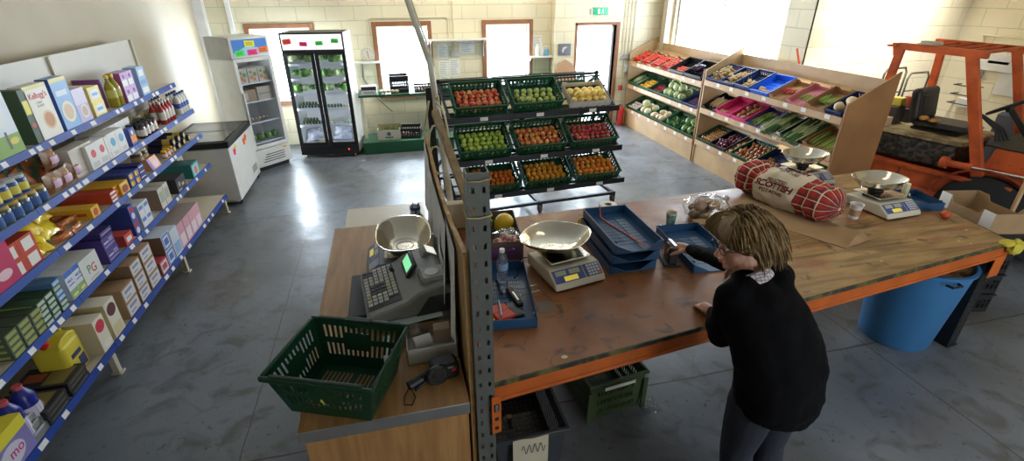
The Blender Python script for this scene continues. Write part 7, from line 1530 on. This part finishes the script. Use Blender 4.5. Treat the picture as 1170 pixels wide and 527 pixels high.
# ------------------------------------------------------------------ poles, battens and papers by the partition
M_pole = mat('grey_white_pole', (.62, .60, .52), .5, col2=(.46, .42, .30), vscale=6)
p0 = PY(463, -6, 4.3); p1 = PY(492, 75, 4.15); p2 = PY(503, 150, 4.0)
t = thing('tall_pole', 'tall pale pole curving up past the second window to the ceiling', 'pole', (0, 0, 0)); g = Vector((p2.x+.10, 3.9, 0)); top_ = p0+(p0-p1)*.55
MB().tube([g, (g+p2)/2, p2, p1, p0, top_], [.028, .028, .027, .024, .022, .02], 10).build('shaft', M_pole, t); MB().tube([tuple(Vector(q)+Vector((.03, -.02, 0))) for q in (p1, p0, top_)], .006, 6).build('taped_cable', mat('cream_hose', (.62, .54, .34), .5), t)
def batten(lab, a, b_, w=.05, h=.03, m_=None): return tag(MB().beam(a, b_, w, h).build('wooden_batten', m_ or mat('weathered_wood', (.42, .30, .16), .75, bump=.4, var=.25, vscale=12)), lab, 'batten')
batten('thick rough wooden batten slanting down behind the grey post', PY(497, 128, 3.95), PY(552, 278, 2.85), .055, .045)
batten('thin wooden batten standing beside the thick slanting one', PY(499, 110, 4.05), PZ(520, 262, .30), .03, .03, mat('pale_batten', (.50, .40, .24), .7))
batten('dark metal bar upright behind the partition board', PY(489, 100, 4.2), (PY(489, 100, 4.2).x+.04, 4.15, 0), .05, .03, M_blk)
batten('short thin batten crossing behind the partition', PY(505, 150, 3.7), PY(530, 225, 3.3), .015, .012)
c0 = PY(499, 118, 4.0)
m = MB(); m.tube([c0+Vector((.05*sin(a)*1.6-.02*k/20, .02*cos(a), -.25+.25*cos(a)-.012*k)) for k, a in [(k, k*.42) for k in range(34)]], .009, 8)
tag(m.build('hose_loop', mat('cream_hose', (.62, .54, .34), .5)), 'cream hose looped over the poles behind the partition', 'hose')
tag(MB().tube([PY(490, 115, 4.05), PY(485, 150, 4.0), PY(488, 190, 3.9), PY(500, 230, 3.7)], .008, 8).build('hose_end', mat('cream_hose', (.62, .54, .34), .5)), 'loose cream hose end hanging left of the poles', 'hose')
def hang(k, y0, y1, z0, z1, off, lab):
    t = thing('notice_paper', lab, 'paper', (.195-off, (y0+y1)/2, z1)); w = (y1-y0)/2; h = z1-z0
    MB().cloth(lambda u, v: (-.008-.022*v*sin(u*5+k)-.012*abs(sin(u*9+k*2))*v, w-2*w*u, -h*v), 14, 14).build('sheet', mat('curled_paper', (.80, .79, .77), .75), t, ang=90)
for k, (y0, y1, z0, z1, o_, lb) in enumerate(((3.05, 3.38, 1.10, 1.55, .0, 'farthest curled paper on the left face of the partition'), (2.75, 3.08, 1.05, 1.50, .004, 'second curled paper from the far end of the partition'), (2.42, 2.78, 1.0, 1.48, .0, 'third curled paper from the far end of the partition'), (2.10, 2.45, 1.05, 1.50, .004, 'curled paper in the middle of the partition, above the register'), (1.80, 2.12, 1.02, 1.53, .0, 'nearest curled paper on the left face of the partition'), (2.3, 2.6, .96, 1.2, .012, 'small low paper behind the cash register'))): hang(k, y0, y1, z0, z1, o_, lb)
tag(MB().rbox(.30, .44, 3.22, 3.30, TZ, TZ+.20, .01).build('cream_packet', cm((.60, .54, .40))), 'cream packet standing at the far left corner of the bench', 'packet')
# ------------------------------------------------------------------ the woman at the workbench
PW = thing('person', 'person with grey-brown hair, glasses and a black jumper leaning over the workbench', 'person', (1.46, 1.20, 0))
org = Vector((1.46, 1.20, 0))
M_skin = mat('warm_skin', (.60, .31, .21), .45, var=.06, vscale=14)
M_jump = mat('black_knit', (.004, .004, .005), .9, bump=.25, bscale=120, spec=.12)
M_jean = mat('dark_denim', (.018, .022, .035), .8, bump=.2, bscale=90)
def loft(m, secs, seg=20, mi=0):
    """secs: (centre, half-width vec, half-depth vec)"""
    vs = []
    for c, a, b_ in secs:
        c, a, b_ = Vector(c), Vector(a), Vector(b_); vs += [c+a*cos(2*pi*k/seg)+b_*sin(2*pi*k/seg) for k in range(seg)]
    n = len(secs); fs = [(i*seg+k, i*seg+(k+1) % seg, (i+1)*seg+(k+1) % seg, (i+1)*seg+k) for i in range(n-1) for k in range(seg)]+[tuple(range(seg))[::-1], tuple(range((n-1)*seg, n*seg))]
    m.add(vs, fs, mi)
def limb(m, pts, rr, seg=14):
    # resampled tube with ball joints so that the remesh fuses it
    m.tube(pts, rr, seg)
    for p, r in zip(pts, rr): m.ball(p, r*.985, 0, seg, 8)
def remesh(m, name, mt, vox, parent=PW, smooth=4, sub=0):
    o = m.build(name, mt, parent, ang=180)
    a = o.modifiers.new('remesh', 'REMESH'); a.mode = 'VOXEL'; a.voxel_size = vox; a.use_smooth_shade = True
    b_ = o.modifiers.new('smooth', 'SMOOTH'); b_.factor = .5; b_.iterations = smooth
    o.location = -org
    return o
# key joints in world space
HIP = Vector((1.515, 1.345, .93)); WAI = Vector((1.50, 1.395, 1.08)); CHE = Vector((1.465, 1.465, 1.24)); NEK = Vector((1.435, 1.535, 1.38))
SHL = Vector((1.325, 1.465, 1.32)); SHR = Vector((1.600, 1.56, 1.325)); ELL = Vector((1.375, 1.56, 1.06)); WRL = Vector((1.525, 1.81, .968))
ELR = Vector((1.66, 1.93, 1.185)); WRR = Vector((1.69, 2.32, 1.055))
lat = Vector((.95, .18, 0)).normalized(); frt = Vector((-.18, .95, -.28)).normalized()
HC = Vector((1.395, 1.585, 1.525))         # head centre
# head frame: facing left (-x), tilted down a little
hf_ = Vector((-.965, .10, -.26)).normalized(); hs_ = hf_.cross(Vector((0, 0, 1))).normalized(); hu_ = hs_.cross(hf_).normalized()   # front, side(her right), up
HM = Matrix((( hs_.x, hf_.x, hu_.x, HC.x), (hs_.y, hf_.y, hu_.y, HC.y), (hs_.z, hf_.z, hu_.z, HC.z), (0, 0, 0, 1)))              # local x side, y front, z up
# ---- body: one surface
m = MB()
loft(m, [(HIP+Vector((0, 0, -.10)), lat*.15, Vector((-.02, .11, 0))), (HIP, lat*.16, Vector((-.02, .12, 0))), (WAI, lat*.145, frt*.11), (CHE, lat*.16, frt*.115), (NEK-Vector((0, .02, .06)), lat*.12, frt*.09), (NEK, lat*.06, frt*.055)], 20)
limb(m, [NEK-Vector((0, .02, .03)), NEK+Vector((-.005, .03, .03)), HC+Vector((.015, -.005, -.05))], [.062, .058, .06])
for sh, el, wr in ((SHL, ELL, WRL), (SHR, ELR, WRR)): limb(m, [CHE.lerp(sh, .6)+Vector((0, 0, .02)), sh, sh.lerp(el, .5), el, el.lerp(wr, .45), wr], [.045, .052, .046, .040, .036, .026])
for sx, fx in ((-.085, 1.49), (.085, 1.67)):
    h0 = HIP+lat*sx+Vector((0, 0, -.06)); kn = Vector((h0.x*.5+fx*.5, 1.375, .48)); an = Vector((fx, 1.33, .09)); limb(m, [h0, h0.lerp(kn, .5), kn, kn.lerp(an, .35), an], [.09, .078, .056, .054, .038]); limb(m, [an, an+Vector((-.01, .07, -.045)), an+Vector((-.015, .13, -.055))], [.036, .034, .026])
# head
m.push(HM)
m.ball((0, -.015, .025), .098, 0, 28, 20, (.80, .98, .98))          # cranium
m.ball((0, .030, -.035), .072, 0, 24, 16, (.86, .80, 1.10))        # face
m.ball((0, .035, -.085), .045, 0, 18, 12, (.95, .9, .75))          # jaw
m.ball((0, .070, -.105), .019, 0, 12, 8)                           # chin
m.tube([(0, .078, .012), (0, .094, -.012), (0, .112, -.032), (0, .098, -.044)], [.008, .010, .014, .010], 10); m.ball((0, .108, -.034), .0145); m.ball((.010, .096, -.038), .009); m.ball((-.010, .096, -.038), .009)
m.ball((0, .088, -.066), .015, 0, 12, 8, (1.25, .7, .45)); m.ball((0, .086, -.078), .014, 0, 12, 8, (1.1, .7, .5))
for s in (-1, 1): m.ball((s*.030, .072, .018), .018, 0, 12, 8, (1.3, .6, .5)); m.ball((s*.040, .058, -.040), .026, 0, 12, 8, (.9, .8, .9)); m.ball((s*.077, -.005, -.018), .022, 0, 12, 8, (.35, .7, 1.15))
m.pop()
# hands, part of the same surface
def hand(W, D, up, side, curl, spread=.22):
    """wrist, forward, back-of-hand normal, thumb side"""
    D, up, side = D.normalized(), up.normalized(), side.normalized()
    limb(m, [W, W+D*.03, W+D*.075], [.026, .030, .030]); 
    loft(m, [(W+D*.01, side*.030, up*.017), (W+D*.05, side*.040, up*.016), (W+D*.095, side*.041, up*.013)], 14)
    tips = []
    for k, (o_, L_) in enumerate(((.030, .066), (.010, .074), (-.011, .070), (-.030, .055))):
        p = W+D*.088+side*o_; d = D+side*(o_*spread*6); pts = [p]; a = curl[0]
        for j, f in enumerate((.45, .32, .23)):
            dd = (d.normalized()*cos(a)-up*sin(a)); pts.append(pts[-1]+dd*L_*f); a += curl[j+1] if j < 2 else 0
        limb(m, pts, [.0095, .0088, .0080, .0068], 10); tips.append(pts)
    b0 = W+D*.028+side*.026; pts = [b0, b0+(D*.5+side*.8-up*.25).normalized()*.034, b0+(D*.5+side*.8-up*.25).normalized()*.034+(D*.9+side*.25-up*.4).normalized()*.030, b0+(D*.5+side*.8-up*.25).normalized()*.034+(D*.9+side*.2-up*.5).normalized()*.055]
    limb(m, pts, [.014, .0115, .010, .008], 10)
    return tips
DL = Vector((.05, .93, -.30)); hand(WRL, Vector((.02, .97, -.22)), Vector((0, .2, 1)), Vector((.95, .2, 0)), (.05, .35, .30))
hand(WRR, Vector((-.55, .80, -.10)), Vector((.1, .15, 1)), Vector((-.8, -.55, .05)), (.35, .60, .45))
body = remesh(m, 'body', M_skin, .0052, smooth=3)
# ---- jeans
m = MB(); loft(m, [(HIP+Vector((0, .0, -.16)), lat*.165, Vector((-.02, .125, 0))), (HIP+Vector((0, 0, -.05)), lat*.18, Vector((-.02, .14, 0))), (HIP+Vector((0, .01, .04)), lat*.17, Vector((-.02, .13, 0)))], 20)
for sx, fx in ((-.085, 1.49), (.085, 1.67)):
    h0 = HIP+lat*sx+Vector((0, 0, -.10)); kn = Vector((h0.x*.5+fx*.5, 1.375, .48)); an = Vector((fx, 1.33, .09)); limb(m, [h0, h0.lerp(kn, .5), kn, kn.lerp(an, .5), an], [.108, .096, .078, .072, .068])
remesh(m, 'jeans', M_jean, .010, smooth=4)
for s_, fx in enumerate((1.49, 1.67)):
    m = MB(); limb(m, [(fx, 1.30, .045), (fx-.01, 1.37, .045), (fx-.02, 1.47, .036)], [.044, .043, .034]); m.box(fx-.045, fx+.03, 1.26, 1.50, .001, .02); remesh(m, 'shoe', M_black, .007, smooth=3)
# ---- jumper
m = MB()
loft(m, [(HIP+Vector((.015, -.03, -.105)), lat*.19, Vector((-.03, .155, .02))), (HIP+Vector((.02, -.025, -.02)), lat*.215, Vector((-.03, .17, .02))), (HIP+Vector((.02, .0, .09)), lat*.212, frt*.165), (WAI+Vector((.01, -.01, .05)), lat*.215, frt*.160), (CHE+Vector((0, -.02, 0)), lat*.205, frt*.160), (CHE.lerp(NEK, .55)+Vector((0, -.02, .0)), lat*.185, frt*.125), (NEK+Vector((.0, -.035, -.035)), lat*.105, frt*.080)], 26)
limb(m, [CHE+Vector((-.08, .02, .09)), SHL, SHL.lerp(ELL, .55)+Vector((-.01, -.01, 0)), ELL+Vector((.0, -.005, -.01)), ELL.lerp(WRL, .45), WRL.lerp(ELL, .06)], [.085, .082, .070, .064, .052, .038])
limb(m, [CHE+Vector((.08, .04, .09)), SHR, SHR.lerp(ELR, .5), ELR, ELR.lerp(WRR, .5), WRR.lerp(ELR, .04)], [.085, .080, .066, .056, .047, .037])
for k in range(5): limb(m, [NEK+Vector((-.08+.04*k, -.045, -.045)), SHL.lerp(SHR, k/4)+Vector((0, -.03, .0))], [.04, .06])
limb(m, [SHL, NEK+Vector((-.03, -.03, -.035)), SHR], [.07, .078, .07]); limb(m, [CHE+Vector((-.03, -.03, .02)), NEK+Vector((0, -.045, -.05))], [.13, .085])
# folds
rng = random.Random(8)
remj = remesh(m, 'jumper', M_jump, .0085, smooth=5)
tx = bpy.data.textures.new('fold_noise', 'CLOUDS'); tx.noise_scale = .11; dm = remj.modifiers.new('folds', 'DISPLACE'); dm.texture = tx; dm.strength = .022; dm.mid_level = .5; dm.texture_coords = 'LOCAL'
# ---- shirt collar
def checkshirt():
    mt, N, L, b = nodes('checked_shirt'); tc = N.new('ShaderNodeTexCoord'); sp = N.new('ShaderNodeSeparateXYZ'); L.new(tc.outputs['Object'], sp.inputs[0]); prev = None
    c = (.62, .58, .60, 1)
    for ax, fq in ((0, 55), (2, 55), (1, 55)):
        q = N.new('ShaderNodeMath'); q.operation = 'MULTIPLY'; q.inputs[1].default_value = fq; L.new(sp.outputs[ax], q.inputs[0]); f = N.new('ShaderNodeMath'); f.operation = 'FRACT'; L.new(q.outputs[0], f.inputs[0]); g = N.new('ShaderNodeMath'); g.operation = 'LESS_THAN'; g.inputs[1].default_value = .25; L.new(f.outputs[0], g.inputs[0])
        h = N.new('ShaderNodeMath'); h.operation = 'MULTIPLY'; h.inputs[1].default_value = .6; L.new(g.outputs[0], h.inputs[0]); x = N.new('ShaderNodeMix'); x.data_type = 'RGBA'; L.new(h.outputs[0], x.inputs[0])
        if prev is None: x.inputs[6].default_value = c
        else: L.new(prev, x.inputs[6])
        x.inputs[7].default_value = (.16, .08, .14, 1); prev = x.outputs[2]
    L.new(prev, b.inputs['Base Color']); b.inputs['Roughness'].default_value = .8; return mt
m = MB(); cN = NEK+Vector((-.012, .005, -.012)); ax_ = (HC-NEK).normalized(); e1 = Vector((-.97, .1, -.2)); e1 = (e1-ax_*e1.dot(ax_)).normalized(); e2 = ax_.cross(e1)
def col(u, v):
    a = 2*pi*u; r = .078+.024*v; z = .040-.050*v-.030*max(0, cos(a))**2*(1+v) ; return cN+e1*(r*cos(a)*1.1)+e2*(r*sin(a))+ax_*z
m.cloth(col, 36, 5); m.add([cN+e1*.075+e2*.035+ax_*.005, cN+e1*.11+e2*.06-ax_*.055, cN+e1*.135-ax_*.05, cN+e1*.10-e2*.0+ax_*.0], [(0, 1, 2, 3)]); m.add([cN+e1*.075-e2*.035+ax_*.005, cN+e1*.11-e2*.06-ax_*.055, cN+e1*.135-ax_*.05, cN+e1*.10+ax_*.0], [(3, 2, 1, 0)])
o = m.build('shirt_collar', checkshirt(), PW, ang=180, solid=.004); o.location = -org
# ---- hair: cap plus many tapered locks
M_hair = mat('grey_brown_hair', (.16, .095, .038), .6, col2=(.27, .175, .08), vscale=30, spec=.12)
M_hair2 = mat('fair_hair_streak', (.36, .26, .14), .6, spec=.12); M_hair3 = mat('dark_hair_root', (.085, .050, .022), .85, spec=.15)
m = MB(); m.push(HM); m.ball((0, .006, .064), .092, 2, 28, 20, (.92, 1.0, .74)); m.ball((0, -.028, .030), .106, 2, 28, 20, (.92, 1.02, .98)); m.ball((0, -.06, -.03), .085, 2, 20, 14, (1.0, .80, 1.05)); m.pop(); rng = random.Random(17)
for k in range(1500):
    # root on the scalp, parted left of centre, hair falls to jaw and nape
    s = 1 if rng.random() < .5 else -1; th = rng.uniform(-1.25, 1.0); ph = rng.uniform(0, 1.35)     # th: back..front along the part, ph: down the side
    c0_ = Vector((0, -.022, .030)); R0 = (.098, .110, .104)
    def sp_(th, ph): return Vector((R0[0]*sin(ph)*s*cos(th*.6), R0[1]*(sin(th)*cos(ph*.35)), R0[2]*cos(ph)*cos(th)**.5 if cos(th) > 0 else 0))
    d0 = Vector((s*sin(ph), sin(th)*.9, cos(ph)*max(cos(th), .05))).normalized()
    p = c0_+Vector((d0.x*R0[0], d0.y*R0[1], d0.z*R0[2])); pts = [p]; L_ = rng.uniform(.10, .17); out = .010+rng.uniform(0, .012); fwd = .25*(1 if p.y > 0 else -.35)
    vel = Vector((d0.x*.5+s*.5, fwd*.5+rng.uniform(-.25, .25), .25)).normalized(); n = 7
    for j in range(n):
        vel = (vel+Vector((0, -.06 if p.y > .03 else .0, -.42))).normalized(); q = pts[-1]+vel*L_/n
        # keep outside the head, in front keep clear of the face
        w = q-c0_; e = sqrt((w.x/(R0[0]+out))**2+(w.y/(R0[1]+out))**2+(w.z/(R0[2]+out))**2)
        if e < 1 and q.z > -.02: q = c0_+w/e
        if q.z <= -.02 and abs(q.x) < .086 and q.y > -.10: q.x = s*(.086+out*.5) if q.y > -.06 else q.x
        if q.y > .012 and q.z < .03: q.y = .012+rng.uniform(-.012, .004)
        if q.z < -.105: q.z = -.105+rng.uniform(-.012, .012)
        pts.append(q)
    m.push(HM); m.tube(pts, [.002, .0032, .0034, .0032, .003, .0025, .0018, .0006], 4, rng.choice((0, 0, 0, 0, 1, 2))); m.pop()
for k in range(420):     # back of the head and nape
    a = rng.uniform(-1.2, 1.2); z0 = rng.uniform(-.03, .08); r = .118; pts = []
    for j in range(7): q = j/6; zz = z0-q*.135; rr = r*(1-.10*q+.05*sin(q*3))*(1 if zz > -.02 else .93-.6*max(0, -zz-.06)); pts.append((rr*.90*sin(a), -.022-rr*cos(a), zz if zz > -.14 else -.14))
    m.push(HM); m.tube(pts, [.0025, .0035, .0036, .0035, .003, .002, .0006], 4, rng.choice((0, 0, 0, 1, 2))); m.pop()
for k in range(420):      # fringe swept to the side over the forehead
    x_ = rng.uniform(-.085, .085); m.push(HM); m.tube([(x_*.4+.01, .01, .139), (x_*.85, .066, .124), (x_*1.15, .099, .088), (x_*1.33, .100, .050+rng.uniform(-.012, .016))], [.0025, .0036, .003, .0006], 4, rng.choice((0, 0, 1, 2))); m.pop()
o = m.build('hair', [M_hair, M_hair2, M_hair3], PW, ang=180); o.location = -org
# ---- face details and glasses
for s in (-1, 1):
    o = MB().push(HM).ball((s*.030, .0795, .004), .0105, 0, 14, 10).ball((s*.030, .0885, .002), .0045, 1, 10, 8).pop().build('eye', [mat('eye_white', (.7, .66, .62), .2), M_black], PW); o.location = -org
m = MB().push(HM); m.ball((0, .0955, -.066), .0145, 0, 14, 8, (1.35, .5, .32)); m.ball((0, .094, -.075), .013, 0, 14, 8, (1.2, .5, .38)); m.pop(); o = m.build('lips', mat('lip_pink', (.50, .16, .13), .4), PW, ang=180); o.location = -org
m = MB().push(HM)
for s in (-1, 1): m.tube([(s*.014, .090, .028), (s*.030, .091, .033), (s*.046, .080, .028)], [.0022, .003, .0015], 6)
m.pop(); o = m.build('eyebrows', M_hair3, PW); o.location = -org
m = MB().push(HM)
for s in (-1, 1):
    m.tube([(s*(.033+.024*cos(a)), .106-.006*abs(cos(a)), .0+.018*sin(a)) for a in [2*pi*k/20 for k in range(21)]], .0018, 6); m.tube([(s*.057, .101, .006), (s*.080, .06, .006), (s*.086, .0, .002)], .0016, 6)
m.tube([(-.009, .104, .004), (0, .107, .007), (.009, .104, .004)], .0016, 6); m.pop(); o = m.build('glasses', M_black, PW); o.location = -org
m = MB().tube([WRL+Vector((.02, .97, -.22)).normalized()*.098+Vector((.95, .2, 0)).normalized()*-.0+Vector((.0105*cos(a)-.010, 0, .0105*sin(a)-.002)) for a in [2*pi*k/16 for k in range(17)]], .0016, 6); o = m.build('ring', M_steel, PW); o.location = -org
# ------------------------------------------------------------------ light
sc = bpy.context.scene
W = bpy.data.worlds.new('world'); sc.world = W; W.use_nodes = True
bg = W.node_tree.nodes['Background']; bg.inputs[0].default_value = (.86, .93, 1, 1); bg.inputs[1].default_value = 6.0
def area(name, loc, rot, sx, sy, e, col, spread=180):
    l = bpy.data.lights.new(name, 'AREA'); l.shape = 'RECTANGLE'; l.size = sx; l.size_y = sy; l.energy = e; l.color = col; l.spread = radians(spread)
    o = bpy.data.objects.new(name, l); COL.objects.link(o); o.location = loc; o.rotation_euler = rot; return o
DAY = (.76, .88, 1.0)
for i, (a, b_) in enumerate(WINS): area('daylight_window', ((a+b_)/2, YB+.3, 1.38), (radians(-90), 0, 0), b_-a+.3, 1.4, 230, DAY)
area('daylight_door', (3.89, YB+.95, 1.0), (radians(-90), 0, 0), 1.0, 1.9, 260, DAY)
area('daylight_side', (WR+.35, 7.46, 2.0), (0, radians(90), 0), 2.0, 2.8, 190, DAY)
area('daylight_front', (4.1, -2.9, 1.6), (radians(90), 0, 0), 3.0, 2.6, 4, (1, .93, .82))
area('added_wall_light', (6.3, 5.15, CEIL-.05), (radians(12), 0, 0), 1.7, .25, 62, (1, .98, .94), 60)  # added out of view, only to brighten the recess wall
area('added_ceiling_fill', (3.0, 3.0, CEIL-.1), (0, 0, 0), 1.5, .4, 10, (1, .80, .54))  # added overhead fill, out of view
area('added_ceiling_fill', (1.6, 7.9, CEIL-.1), (0, 0, 0), 3.0, .4, 70, (1, .88, .66))  # unseen warm fill, added to lift the back of the room
# ------------------------------------------------------------------ camera
cd = bpy.data.cameras.new('camera'); co = bpy.data.objects.new('camera', cd); COL.objects.link(co)
cd.sensor_fit = 'HORIZONTAL'; cd.sensor_width = 36; cd.lens = FPX/1170*36; cd.clip_start = .05
R3 = Matrix((RV, UV, -FW)).transposed(); co.matrix_world = Matrix.Translation(C0) @ R3.to_4x4()
sc.camera = co
sc.view_settings.view_transform = 'Standard'; sc.view_settings.look = 'None'; sc.view_settings.exposure = 0.0; sc.view_settings.gamma = 1; sc.view_settings.use_curve_mapping = False
